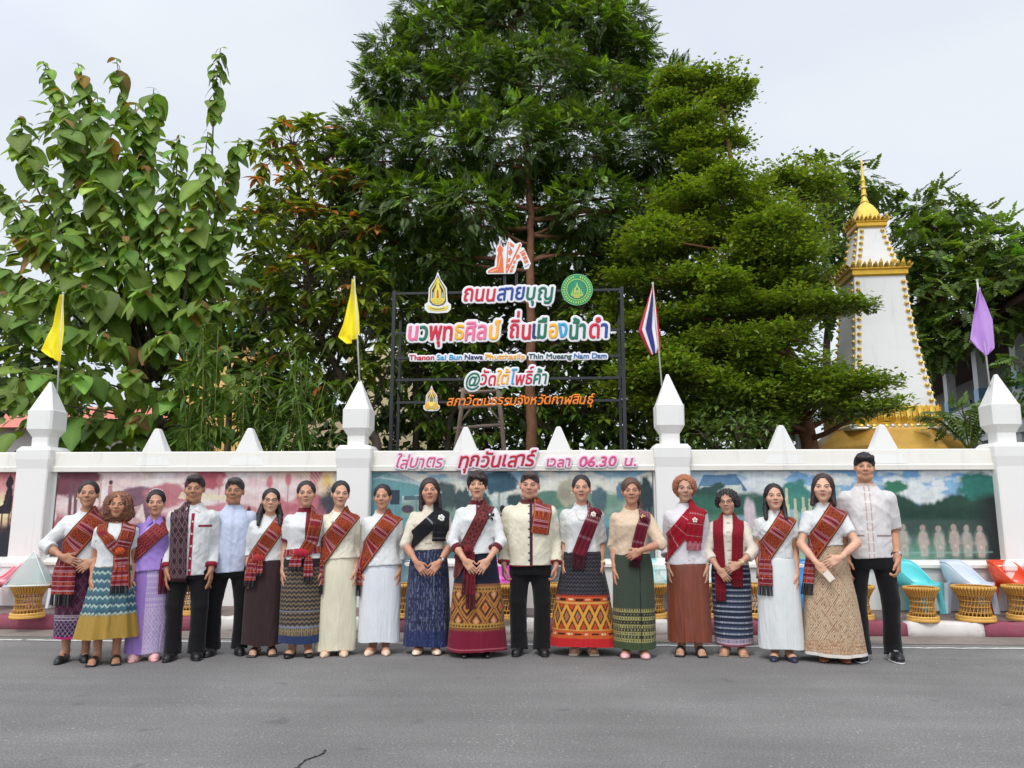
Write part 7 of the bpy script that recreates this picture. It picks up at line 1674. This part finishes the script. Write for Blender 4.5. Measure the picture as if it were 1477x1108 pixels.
def k_teal(s_, v, L, ph):
    C = full(s_.shape, lin(42, 92, 108)); z = (v + .022 * tri(s_ / .05)) % .075; C = setc(C, (z < .018) & (nz2(s_, v, 160, 60) > .25), lin(176, 192, 176)); C = setc(C, (z > .03) & (z < .040), lin(28, 62, 84)); m = smooth(.24, .20, v + .012 * nz2(s_, v, 200, 3))[..., None]; C = C * (1 - m) + np.array(lin(164, 128, 30)) * m; return setc(C, v > L - .07, lin(150, 116, 34))
def k_lavender(s_, v, L, ph):
    C = full(s_.shape, lin(152, 116, 192)); p = (s_ > -.02) & (s_ < .34); C = setc(C, p, lin(176, 150, 198)); q = tri(s_ / .035) + tri(v / .05); C = setc(C, p & (v < .42) & (np.abs(q - .9) < .22), lin(206, 190, 212)); C = setc(C, p & (v >= .42) & ((v % .055) < .018) & (tri(s_ / .02) > .4), lin(204, 190, 212)); return setc(C, p & (v < .12) & (tri(s_ / .016) > .55), lin(196, 178, 208))
def k_char(s_, v, L, ph):
    C = full(s_.shape, lin(66, 60, 60)); z = (v + .018 * tri(s_ / .042)) % .04; C = setc(C, (z < .012) & (v > .10), lin(138, 118, 88)); C = setc(C, (z > .022) & (z < .028) & (v > .10), lin(40, 40, 48))
    for a in (.15, .29): C = setc(C, np.abs(v - a) < .006, lin(120, 132, 160))
    C = setc(C, (v < .14) & (v > .075) & (tri(s_ / .018) > .5), lin(150, 130, 90)); C = setc(C, v < .075, lin(44, 58, 96)); return setc(C, v > L - .16, lin(40, 36, 40))
def k_navy(s_, v, L, ph):
    C = full(s_.shape, lin(44, 50, 78)); C = C * (.75 + .8 * nz2(s_, v, 130, 14))[..., None]; m = (nz2(s_ + 3, v, 180, 50) > .62) & (tri(s_ / .03) > .35); C = setc(C, m, lin(104, 110, 134)); C = C * (1 - .35 * ((v % .105) < .012))[..., None]; m2 = (v < .14)[..., None] * .6; return C * (1 - m2) + np.array(lin(34, 46, 96)) * m2
def k_gold(s_, v, L, ph):
    C = full(s_.shape, lin(32, 36, 52)); T_ = lin(188, 132, 62); b = (v > .20) & (v < .54); q = tri(s_ / .165) + tri((v - .37) / .22 + .5)
    C = setc(C, b, lin(150, 84, 40)); C = setc(C, b & (np.abs(q - 1.0) < .20), T_); C = setc(C, b & (np.abs(q - 1.0) < .06), lin(62, 36, 40)); C = setc(C, b & (np.abs(q - .55) < .09), lin(44, 34, 44)); C = setc(C, b & (q < .40), T_); C = setc(C, b & (q < .22), lin(196, 84, 50)); C = setc(C, b & (np.abs(q - 1.45) < .09), lin(44, 34, 44)); C = setc(C, b & (q > 1.62), T_); C = setc(C, b & (q > 1.80), lin(206, 150, 130))
    for a, w, c in ((.215, .022, lin(176, 134, 60)), (.185, .012, lin(128, 78, 50)), (.525, .022, lin(170, 122, 62)), (.56, .014, lin(140, 88, 60))): C = setc(C, np.abs(v - a) < w, c)
    for a in (.215, .525): C = setc(C, (np.abs(v - a) < .010) & (tri(s_ / .03) > .45), lin(44, 40, 40))
    C = setc(C, v < .172 + .008 * tri(s_ / .03), lin(120, 22, 48)); return setc(C, np.abs(v - .022) < .005, lin(186, 100, 110))
def k_orange(s_, v, L, ph):
    C = full(s_.shape, lin(34, 32, 38)); C = setc(C, (np.abs(((v + .02 * tri(s_ / .03)) % .035) - .017) < .004), lin(84, 80, 86)); b = (v > .07) & (v < .44); C = setc(C, b, lin(194, 88, 36)); q = tri(s_ / .105) + tri((v - .26) / .20 + .5); m = (v > .15) & (v < .36)
    C = setc(C, m & (np.abs(q - 1) < .26), lin(214, 150, 56)); C = setc(C, m & (np.abs(q - .58) < .13), lin(70, 40, 36)); C = setc(C, m & (q < .44), lin(120, 128, 96)); C = setc(C, m & (q < .28), lin(204, 76, 34)); C = setc(C, m & (np.abs(q - 1.42) < .12), lin(60, 34, 34)); C = setc(C, m & (q > 1.68), lin(186, 60, 40))
    for a in (.145, .375): C = setc(C, np.abs(v - a) < .007, lin(206, 160, 80))
    for a in (.11, .405): C = setc(C, (np.abs(v - a) < .011) & (tri(s_ / .16 + a * 3) > .55), lin(56, 26, 30)); C = setc(C, (np.abs(v - a) < .008) & (tri(s_ / .16 + a * 3) < .28) & (tri(s_ / .012) > .3), lin(226, 200, 170))
    C = setc(C, np.abs(v - .44) < .008, lin(150, 44, 40)); return setc(C, v < .072, lin(188, 34, 38))
def k_green(s_, v, L, ph):
    C = full(s_.shape, lin(62, 72, 60)); C = C * (1 + .10 * np.sign(np.sin(v * 420)))[..., None]; b = v < .36; C = setc(C, b, lin(70, 74, 56))
    for a in (.08, .14, .20, .27, .34): C = setc(C, (np.abs(v - a) < .016) & b, lin(158, 152, 96)); C = setc(C, (np.abs(v - a) < .010) & b & (tri(s_ / .022 + a * 7) > .55), lin(64, 62, 50))
    for a in (.11, .17, .235, .305): C = setc(C, (np.abs(v - a) < .011) & b, lin(44, 44, 40)); C = setc(C, (np.abs(v - a) < .006) & b & (tri(s_ / .03) > .6), lin(150, 144, 96))
    C = setc(C, v < .055, lin(64, 78, 52)); C = setc(C, v > L - .06, lin(26, 28, 28)); return setc(C, np.abs(s_ - .06) < .004, lin(30, 36, 30))
def k_silk(s_, v, L, ph): C = full(s_.shape, lin(128, 62, 40)); return C * (1 + .16 * (nz2(s_, v, 70, 6) - .5) * 2 + .05 * np.sign(np.sin(s_ * 700)))[..., None]
def k_stripe(s_, v, L, ph):
    C = full(s_.shape, lin(36, 42, 60)); z = (v - .06) % .052; C = setc(C, (z < .015) & (tri(s_ / .013) > .35) & (v > .06), lin(176, 182, 196)); C = setc(C, (z > .022) & (z < .026), lin(70, 80, 110)); C = setc(C, (v < .075) & (v > .02), lin(188, 168, 180)); C = setc(C, (v < .065) & (v > .035) & (tri(s_ / .012) > .5), lin(90, 90, 120)); return setc(C, v < .02, lin(130, 60, 76))
def k_lattice(s_, v, L, ph):
    C = full(s_.shape, lin(206, 184, 154)); q = tri(s_ / .125) + tri(v / .17); br = lin(146, 104, 76)
    for a, w in ((1.0, .07), (.72, .05), (1.28, .05), (.40, .06), (1.60, .06)): C = setc(C, np.abs(q - a) < w, br)
    C = setc(C, (q < .18) | (q > 1.84), lin(150, 104, 74)); C = setc(C, (v < .13) & (v > .03) & (tri(s_ / .02) > .45) & (tri(v / .03) > .3), lin(176, 136, 104)); return setc(C, v < .03, lin(222, 214, 204))
def k_white(c=(226, 226, 226), t=.04): return lambda s_, v, L, ph: full(s_.shape, lin(c)) * (1 + t * np.sign(np.sin(v * 260) * np.sin(s_ * 260)) * (v < .30))[..., None]
WH, CR, IV = lin(226, 226, 224), lin(232, 224, 200), lin(228, 216, 196)
BLACK = lin(17, 16, 18)
# ---------------------------------------------------------------- the nineteen people, left to right
def lp_(c): return lin(c)
P_ = Person(107, 953, 121, 692, 'first woman in the row, plain white blouse, wide orange sash, hands on her belly', w=1.06, skin=(186, 136, 108), arms=('belly', 'fold'), lip=.35, smile=-3, blush=.3, stance=.085)
P_.top(.84, 1.35, WH, .016, neck=('round', .062, 1.338), slr=.06, flare=.02, puff=1.12); P_.skirt(.98, .21, .185, k_maroon); P_.body(); P_.hair('low', (30, 24, 24)); P_.shoes('loafer', (30, 30, 32), (20, 20, 22))
P_.band(p_orange(), 1, .19); P_.tail(-82, -8, .98, .50, p_redtail(.10), folds=3, pinch=.8, off=.03); P_.earrings()

P_ = Person(152, 957, 163, 708, 'woman with big reddish wavy hair and a teal skirt with mustard hem', w=1.0, skin=(182, 130, 100), arms=('hang', 'hang'), lip=.75, smile=7, face=1.04, stance=.085, head=(.05, 0, .05))
P_.top(.90, .55, WH, .014, name='t_shirt', neck=('round', .075, 1.325), slr=.06); P_.skirt(.97, .25, .275, k_teal, folds=9, amp=.05, b_ratio=.85, mat=M_SATIN); P_.body(True); P_.hair('big', (98, 60, 42)); P_.shoes('sandal', (24, 22, 22))
P_.drape([(-.115, 1.31), (-.09, 1.24), (-.02, 1.12), (.045, 1.05)], .10, p_orange(.05), 'shawl'); P_.drape([(.115, 1.31), (.11, 1.2), (.075, 1.05), (.085, .86), (.10, .70)], .12, p_orange(.1), 'shawl', taper=1.25); P_.knot(P_.fp(.06, 1.05, .02), (.035, .026, .038), lin(180, 74, 36)); P_.tail(4, 46, .92, .66, p_redtail(.07), off=.035)

P_ = Person(209, 951, 221, 706, 'woman in lavender silk jacket and skirt with red sash', w=1.0, skin=(196, 144, 118), arms=('thigh', 'hang'), lip=.75, smile=8, head=(.06, 0, 0))
P_.top(.84, 1.25, lin(160, 126, 204), .014, name='jacket', neck=('v', .060, 1.33), slr=.064, flare=.03, mat=M_SATIN, puff=1.1, wr=.8, rules=[r_lace(0, .0)]); P_.skirt(.97, .07, .195, k_lavender, mat=M_SATIN); P_.body(True); P_.flaps(lin(160, 126, 204), drop=.10); P_.hair('crown', (26, 22, 24)); P_.shoes('clog', (232, 176, 176), (222, 160, 160))
P_.band(p_diamond((124, 18, 36), (206, 110, 96), 5, .05, (220, 160, 120)), 1, .15, (0, 0, 1.17), (.70, 0, .71)); P_.tail(30, 62, .95, .62, p_plain((112, 16, 36), fr=.08, frc=lin(80, 14, 30)), off=.02); P_.bangle(0); mb = MB()
for k in range(-3, 4): mb.ball(P_.hp((k * .016, -.030 + .002 * k * k, .128 - .002 * k * k)), .007, 7, 5, (.75, .68, .72))
P_.bit('hair_ornament', mb)

P_ = Person(265, 950, 278, 684, 'man in white shirt with red trim and dark brown shoulder cloth', True, .94, skin=(176, 126, 98), arms=('hang', 'hang'), lip=.15, smile=-6, blush=.2, stance=.10, face=1.0)
P_.trousers(BLACK, .93); P_.top(.72, 1.92, WH, .020, name='shirt', neck=('v', .058, 1.345), loose=.6, slr=.05, collar=.055, rules=[r_placket(lin(150, 26, 52), .012, .012, 0, 1.27), r_buttons(lin(235, 220, 220), 6, .012, .0075), r_cuff(lin(140, 30, 50), .035), r_pocket(lin(140, 34, 56), .115, 1.155, .055, .010), r_collar(WH)])
P_.body(); P_.hair('men', (34, 28, 28)); P_.shoes('dress', (22, 22, 24)); P_.flaps(WH)
P_.drape([(-.105, 1.31), (-.10, 1.20), (-.095, .95), (-.085, .70)], .155, p_diamond((58, 34, 40), (150, 118, 122), 3, .09), 'shoulder_cloth', folds=.002); P_.drape([(-.085, .70), (-.082, .60), (-.08, .55)], .15, p_plain((54, 14, 26), fr=.2, frc=lin(40, 10, 20)), 'fringe', over=False, folds=.004, off=.02)

P_ = Person(325, 943, 350, 688, 'man in a pale blue short sleeved shirt and black trousers without any sash', True, .95, skin=(172, 122, 94), arms=('hang', 'hang'), lip=.15, smile=-4, blush=.2, stance=.12, rz=.30)
P_.trousers(BLACK, .93); P_.top(.74, .80, lin(206, 214, 236), .018, name='shirt', neck=('collar', .056, 1.345), loose=.7, slr=.06, puff=1.15, collar=.045, rules=[r_placket(lin(196, 204, 226), .012, .012)]); P_.body(); P_.hair('men', (44, 40, 40)); P_.shoes('dress', (22, 22, 24))

P_ = Person(380, 944, 384, 703, 'woman with glasses, two dark hair tails and a plain dark brown skirt', w=1.08, skin=(202, 156, 128), arms=('hang', 'hang'), lip=.4, smile=0, head=(.04, 0, 0))
P_.top(.90, 1.25, WH, .016, neck=('v', .06, 1.335), slr=.052, puff=1.15); P_.skirt(.97, .106, .215, k_plain((58, 40, 42), a=60), folds=6, amp=.02); P_.body(True); P_.hair('tails', (24, 20, 22)); P_.glasses(); P_.shoes('strap', (40, 34, 32))
P_.band(p_orange(.08), 1, .15, (0, 0, 1.10), (.55, 0, .83)); P_.knot(P_.fp(-.085, .93, .03), (.05, .03, .042), lin(160, 44, 44)); P_.tail(-60, -28, .93, .66, p_redtail(.06), off=.03); P_.tail(-38, -10, .92, .76, p_redtail(.03), off=.03)

P_ = Person(432, 946, 438, 692, 'woman in white top with maroon cuffs and grey zigzag skirt with blue hem', w=1.06, skin=(194, 146, 118), arms=('hang', 'hang'), lip=.5, smile=3)
P_.top(.88, .72, WH, .014, neck=('collar', .054, 1.335), slr=.06, puff=1.12, collar=.04, rules=[r_placket(lin(120, 28, 48), .02, .03), r_collar(lin(120, 28, 48), 1.315), r_cuff(lin(120, 30, 48), .03)]); P_.skirt(.97, .126, .20, k_char); P_.body(); P_.hair('low', (30, 24, 26)); P_.shoes('flat', (24, 22, 24))
P_.drape([(.105, 1.31), (.10, 1.2), (.075, 1.05), (.02, .95)], .12, p_orange(.02), 'sash'); P_.band(p_redtail(.0), 1, .06, (0, 0, .955), (.0, 0.001, 1.0) if False else (1, 0, 0.10), name='waist_sash'); P_.knot(P_.fp(-.02, .945, .03), (.060, .030, .040), lin(168, 36, 52)); P_.tail(-36, -2, .94, .79, p_redtail(.03), off=.035, pinch=.9); P_.tail(6, 30, .93, .68, p_redtail(.05), off=.03)

P_ = Person(483, 944, 495, 692, 'slim woman in cream blouse and long cream skirt with orange sash', w=.97, skin=(206, 158, 130), arms=('hang', 'hang'), lip=.75, smile=4, stance=.07, head=(.06, 0, .03))
P_.top(.88, 1.55, CR, .012, neck=('round', .070, 1.33), slr=.042, flare=.02, mat=M_SATIN); P_.skirt(.97, .05, .185, k_plain((230, 222, 194), a=50, amt=.04), mat=M_SATIN); P_.body(); P_.hair('low', (26, 22, 24)); P_.shoes('pump', (214, 186, 156))
P_.band(p_orange(.03), 1, .17); P_.tail(-76, -42, .96, .56, p_redtail(.09)); P_.brooch(-.05, 1.22, (.45, .42, .40), .016, 4)

P_ = Person(546, 942, 553, 697, 'woman all in bright white, jacket and skirt, with an orange sash', w=1.06, skin=(192, 140, 112), arms=('hang', 'hang'), lip=.5, smile=3, stance=.065, rz=.10)
P_.top(.83, 1.55, WH, .015, name='jacket', neck=('round', .064, 1.335), slr=.05, flare=.03); P_.skirt(.95, .117, .20, k_white((228, 230, 234))); P_.body(); P_.hair('low', (28, 22, 24)); P_.shoes('pump', (226, 196, 172))
P_.band(p_orange(.11), 1, .17); P_.tail(-84, -56, .94, .54, p_redtail(.11), off=.02); P_.brooch(-.06, 1.19, (.5, .46, .42), .014, 4)

P_ = Person(616, 942, 620, 688, 'woman with black shawl, white flower brooch and navy pleated skirt', w=1.0, skin=(196, 142, 116), arms=('fold_low', 'fold_low'), lip=.7, smile=3, face=1.08)
P_.top(.94, 1.05, IV, .013, neck=('collar', .052, 1.34), slr=.052, collar=.045, rules=[r_buttons(lin(186, 170, 146), 4, 0, .006, 1.0, 1.14, .03)]); P_.skirt(.985, .075, .215, k_navy, folds=12, amp=.035); P_.body(True); P_.hair('bangs', (40, 28, 28)); P_.shoes('flat', (226, 210, 186), (120, 80, 50))
kb = p_plain((30, 29, 32), stripe=((.03, .036, (128, 126, 126)), (.05, .056, (128, 126, 126)), (.10, .104, (90, 90, 92))))
def kband(u, v, L): C = full(u.shape, lin(30, 29, 32)); return setc(C, (np.abs((v % .33) - .12) < .008), lin(138, 144, 156))
P_.band(kband, 1, .13, (0, 0, 1.175), (.74, 0, .67)); P_.drape([(.115, 1.31), (.115, 1.2), (.11, 1.02)], .15, kb, 'shawl_end', off=.02); P_.brooch(.115, 1.235, (.8, .8, .78), .030, 6, .032); P_.watch(1)

P_ = Person(687, 945, 684, 679, 'woman in white jacket with dark red cuffs, black bow and gold banded skirt', w=1.0, skin=(206, 156, 128), arms=('fold_low', 'fold_low'), lip=.8, smile=1, head=(-.04, 0, 0))
P_.top(.88, 1.42, WH, .013, name='jacket', neck=('collar', .054, 1.335), slr=.05, collar=.035, flare=.02, rules=[r_placket(lin(104, 30, 46), .022, .012, 1.04), r_collar(lin(98, 30, 44), 1.315), r_cuff(lin(104, 34, 48), .04), r_buttons(lin(200, 150, 150), 4, .012, .006, 1.08)]); P_.skirt(.985, .054, .265, k_gold, folds=5, amp=.02, b_ratio=.8); P_.body(); P_.hair('pixie', (32, 20, 22)); P_.shoes('pump', (24, 24, 26))
P_.band(p_diamond((92, 34, 38), (168, 80, 72), 3, .05), 1, .12, (0, 0, 1.12), (.46, 0, .89)); P_.knot(P_.fp(-.07, .925, .03), (.034, .03, .036), lin(110, 24, 36)); P_.tail(-34, -14, .91, .54, p_plain((120, 18, 34), fr=.12, frc=lin(70, 10, 22)), off=.03); P_.tail(-22, -2, .90, .42, p_plain((112, 16, 32), (3, .05, (150, 60, 60)), fr=.12, frc=lin(70, 10, 22)), off=.04); P_.earrings()
p = P_.fp(.115, 1.225, .022); mb = MB()
for sd in (-1, 1): mb.loft([[(p[0] + sd * x, p[1] - y, p[2] + z) for y, z in ((.004, h), (-.004, h), (-.004, -h), (.004, -h))] for x, h in ((.004, .006), (.02, .014), (.04, .016))], c=(.01, .01, .01)); mb.loft([[(p[0] + sd * x, p[1] - y, p[2] + z) for y, z in ((.004, h), (-.004, h), (-.004, h - .03), (.004, h - .03))] for x, h in ((.004, -.004), (.03, -.03))], c=(.01, .01, .01))
mb.ball(p - [0, .006, 0], .011, 8, 6, (.6, .58, .55)); P_.bit('bow_brooch', mb)

P_ = Person(765, 943, 764, 679, 'stout man in cream jacket with folded orange cloth on one shoulder', True, 1.16, skin=(196, 144, 120), arms=('hang_fist', 'hang_fist'), lip=.3, smile=1, face=1.15, stance=.105, blush=.5)
P_.trousers(BLACK, .93, 1.06); P_.top(.77, 1.92, CR, .024, name='jacket', neck=('collar', .064, 1.335), loose=.9, slr=.056, collar=.03, rules=[r_placket(lin(52, 40, 64), .012, .008), r_placket(lin(136, 36, 54), .004, .022), r_buttons(lin(70, 40, 36), 8, -.012, .006), r_collar(lin(94, 46, 42), 1.318, .10), r_cuff(lin(150, 60, 60), .012), r_hem(lin(140, 50, 54), .012)])
P_.body(); P_.hair('men', (50, 38, 34)); P_.shoes('dress', (24, 24, 26)); P_.drape([(.115, 1.31), (.11, 1.22), (.085, 1.055)], .165, p_orange(.04), 'shoulder_cloth', folds=.001, off=.016)

P_ = Person(842, 942, 845, 684, 'woman in white lace blouse and flared black skirt with orange diamond band', w=1.04, skin=(196, 146, 120), arms=('hang', 'hang'), lip=.85, smile=6, stance=.07)
P_.top(.90, .92, WH, .014, neck=('v', .058, 1.335), slr=.06, puff=1.25, rules=[r_lace(0, .5, 170)]); P_.skirt(.97, .087, .315, k_orange, folds=6, amp=.025, b_ratio=.82, waist_a=.15); P_.body(True); P_.hair('crown', (28, 22, 26)); P_.shoes('sandal', (178, 160, 138))
pm = lambda u, v, L: setc(setc(full(u.shape, lin(116, 22, 42)), (v < L * .52) & (tri(u * 6) + tri(v / .03) < .8), lin(190, 150, 150)), (np.abs(v - (L - .17)) < .012) & (tri(u * 10) > .4), lin(196, 150, 160))
P_.drape([(.115, 1.31), (.10, 1.22), (.02, 1.02), (-.035, .88)], .125, pm, 'sash', folds=.005); P_.drape([(-.03, .885), (-.04, .80), (-.045, .76)], .12, p_plain((96, 14, 30), fr=.3, frc=lin(56, 10, 20)), 'fringe', over=False, off=.02); P_.knot(P_.fp(.118, 1.27, .02), (.055, .028, .042), lin(104, 30, 44), 'sash_bow'); P_.brooch(.105, 1.25, (.8, .78, .7), .022, 6, .05); P_.watch(1, (.55, .42, .15), (.7, .6, .3)); P_.earrings()
mb = MB(); mb.tube([P_.fp(.058 * math.sin(a), 1.20 + .10 * (abs(a) / 1.4) ** 2, .012) for a in np.linspace(-1.4, 1.4, 15)], .003, 5, (.7, .65, .6)); P_.bit('necklace', mb)

P_ = Person(916, 947, 912, 688, 'woman in beige blouse and dark green skirt, one hand at her waist', w=1.0, skin=(188, 136, 110), arms=('hang', 'center'), lip=.6, smile=3, head=(-.02, 0, -.03))
P_.top(.91, 1.05, lin(226, 200, 172), .016, neck=('round', .072, 1.33), slr=.085, puff=1.35, rules=[r_lace(0, .35, 150)]); P_.skirt(.97, .08, .20, k_green, folds=4, amp=.02); P_.body(); P_.hair('side_tied', (70, 46, 36)); P_.shoes('flat', (226, 172, 174), (200, 150, 150))
P_.drape([(.12, 1.31), (.10, 1.2), (.05, 1.02), (.02, .86)], .105, pm, 'sash', folds=.005); P_.knot(P_.fp(.105, 1.235, .02), (.040, .026, .032), lin(84, 24, 34), 'sash_bow'); P_.drape([(.02, .87), (.012, .80)], .10, p_plain((80, 12, 26), fr=.3, frc=lin(50, 8, 18)), 'fringe', over=False, off=.02); P_.brooch(.10, 1.255, (.7, .55, .25), .018, 4, .045)

P_ = Person(996, 944, 991, 684, 'elderly woman with short orange brown hair, bright red shawl and rust brown skirt', w=1.0, skin=(190, 146, 122), arms=('hang', 'hang'), lip=.4, smile=2, stance=.08)
P_.top(.80, 1.5, lin(228, 222, 226), .020, name='jacket', neck=('collar', .056, 1.34), slr=.066, loose=.5, collar=.045, puff=1.1, rules=[r_buttons(lin(190, 180, 160), 3, .01, .007, .84, .98)]); P_.skirt(.95, .123, .195, k_silk, mat=M_SATIN, folds=4, amp=.015); P_.body(True); P_.hair('puffy', (124, 74, 48)); P_.shoes('sandal', (26, 24, 24))
pr = lambda u, v, L: setc(full(u.shape, lin(170, 16, 38)) * (1 + .12 * np.sign(np.sin(v * 300)))[..., None], (tri(v / .11) > .93) & (tri(u * 10) > .5), lin(226, 190, 180))
P_.band(pr, 1, .16, (0, 0, 1.165), (.66, 0, .75), folds=.003); P_.drape([(.10, 1.31), (.085, 1.2), (.06, 1.0)], .145, pr, 'shawl_end', off=.02); P_.drape([(.06, 1.01), (.058, .93)], .13, lambda u, v, L: setc(full(u.shape, lin(196, 130, 136)), tri(u * 16) > .5, lin(160, 30, 50)), 'fringe', over=False, off=.024); P_.brooch(.075, 1.2, (.78, .7, .62), .022, 5, .034); P_.bangle(0, (.6, .6, .58)); P_.bangle(1, (.6, .6, .58))

P_ = Person(1059, 944, 1054, 705, 'small elderly woman with curly dark hair, glasses, red scarf and striped navy skirt', w=1.04, skin=(192, 146, 120), arms=('fold_low', 'over'), lip=.4, smile=4, rz=-.25, face=1.06, head=(-.08, 0, 0))
P_.top(.86, 1.45, lin(230, 218, 202), .018, name='jacket', neck=('collar', .056, 1.335), slr=.055, loose=.4, collar=.035, rules=[r_buttons(lin(180, 165, 140), 5, 0, .007, .92, 1.28, .016)]); P_.skirt(.96, .094, .185, k_stripe); P_.body(True); P_.hair('curly', (36, 30, 32)); P_.glasses((.03, .025, .025)); P_.shoes('strap', (150, 116, 92))
pr2 = lambda u, v, L: setc(setc(full(u.shape, lin(150, 18, 38)), (tri(u * 7) > .7) & (tri(v / .04) > .6) & (v > L * .45), lin(96, 12, 26)), (v > L - .08) & (tri(u * 12) > .5), lin(90, 14, 28))
P_.drape([(-.098, 1.31), (-.10, 1.2), (-.095, .9), (-.10, .52)], .10, pr2, 'scarf'); P_.drape([(.098, 1.31), (.09, 1.2), (.07, .9), (.065, .66)], .105, pr2, 'scarf'); P_.watch(1, (.5, .4, .2), (.6, .5, .3))

P_ = Person(1129, 951, 1122, 696, 'young woman with long black hair and white satin skirt, orange sash', w=.96, skin=(208, 160, 132), arms=('hang', 'hang'), lip=.8, smile=7, stance=.065, head=(-.03, 0, 0))
P_.top(.91, .42, WH, .012, neck=('collar', .052, 1.33), slr=.06, collar=.045, puff=1.3, mat=M_SATIN, rules=[r_lace(0, .4, 190)]); P_.skirt(.985, .107, .205, k_white((226, 228, 226)), mat=M_SATIN, folds=3, amp=.02); P_.body(); P_.hair('long', (22, 19, 22)); P_.shoes('pump', (44, 48, 66))
P_.band(p_orange(.06), 1, .17); P_.tail(-72, -22, .96, .58, p_redtail(.09, (40, 40, 44)), folds=3)

P_ = Person(1203, 953, 1191, 682, 'young woman holding a phone, orange sash and beige lattice patterned skirt', w=.94, skin=(216, 168, 142), arms=('fold_low', 'over'), lip=.8, smile=9, head=(-.06, 0, .05), stance=.07)
P_.top(.98, .62, WH, .012, neck=('collar', .052, 1.33), slr=.056, collar=.045, puff=1.1, rules=[r_buttons(lin(190, 190, 196), 3, 0, .006, 1.12, 1.28, .018)]); P_.skirt(1.03, .06, .275, k_lattice, folds=8, amp=.04, b_ratio=.8, waist_a=.135); P_.body(); P_.hair('shoulder', (46, 30, 28)); P_.shoes('flat', (126, 72, 48), (90, 50, 34))
P_.band(p_orange(.13), 1, .17); P_.tail(-78, -42, .97, .56, p_redtail(.10), off=.02); P_.bangle(1, (.7, .6, .4))
# the phone in her hands
S, E, Wt, hd, pn, th, cu_, sd = P_.arm[0]; pw = (Wt + unit(hd) * .10) * P_.s; Rz = Matrix.Rotation(P_.rz, 3, 'Z'); pw = Rz @ Vector(pw + np.array([.012, -.014, -.012])) + P_.root.location
e = empty('phone', pw, P_.rz, 'pale mobile phone in the hands of the woman in the lattice skirt', 'phone'); g0 = MB(); g0.box(-.031, .031, -.0045, .0045, -.062, .062, lin(214, 200, 184), .004); o = g0.build('case', M_PLASTIC, e); o.rotation_euler = (-.25, -.65, 0)
g0 = MB(); g0.box(-.027, -.004, -.0075, -.0044, .032, .056, lin(190, 180, 170), .002); o = g0.build('camera_bump', M_PLASTIC, e); o.rotation_euler = (-.25, -.65, 0)
for lx, lz in ((-.021, .050), (-.010, .039)):
    g0 = MB(); g0.tube([(lx, -.0072, lz), (lx, -.009, lz)], .0045, 10, (.01, .01, .012)); o = g0.build('lens', M_PLASTIC, e); o.rotation_euler = (-.25, -.65, 0)

P_ = Person(1267, 952, 1250, 650, 'tallest person, young man in ivory jacket with toggles and black trousers', True, .90, skin=(198, 146, 116), arms=('hang', 'hang_fist'), lip=.3, smile=-2, stance=.115, feet=.06, blush=.4, hs=.98)
P_.trousers(BLACK, .93, .92); P_.top(.775, .88, lin(226, 220, 218), .020, name='shirt', neck=('collar', .057, 1.335), loose=.7, slr=.064, puff=1.2, collar=.035, rules=[r_stripes(lin(190, 152, 132), .014, .040, .026, .008), r_buttons(lin(232, 228, 224), 7, 0, .006, .82, 1.29, .032), r_pocket(lin(150, 130, 122), .10, .95, .055, .005), r_pocket(lin(150, 130, 122), -.10, .95, .055, .005), r_collar(lin(206, 184, 170), 1.335), r_cuff(lin(196, 164, 148), .012)])
P_.body(); P_.hair('men_young', (22, 20, 22)); P_.shoes('sneaker', (24, 24, 28), (222, 222, 224)); P_.watch(1, (.02, .02, .02), (.45, .45, .45))
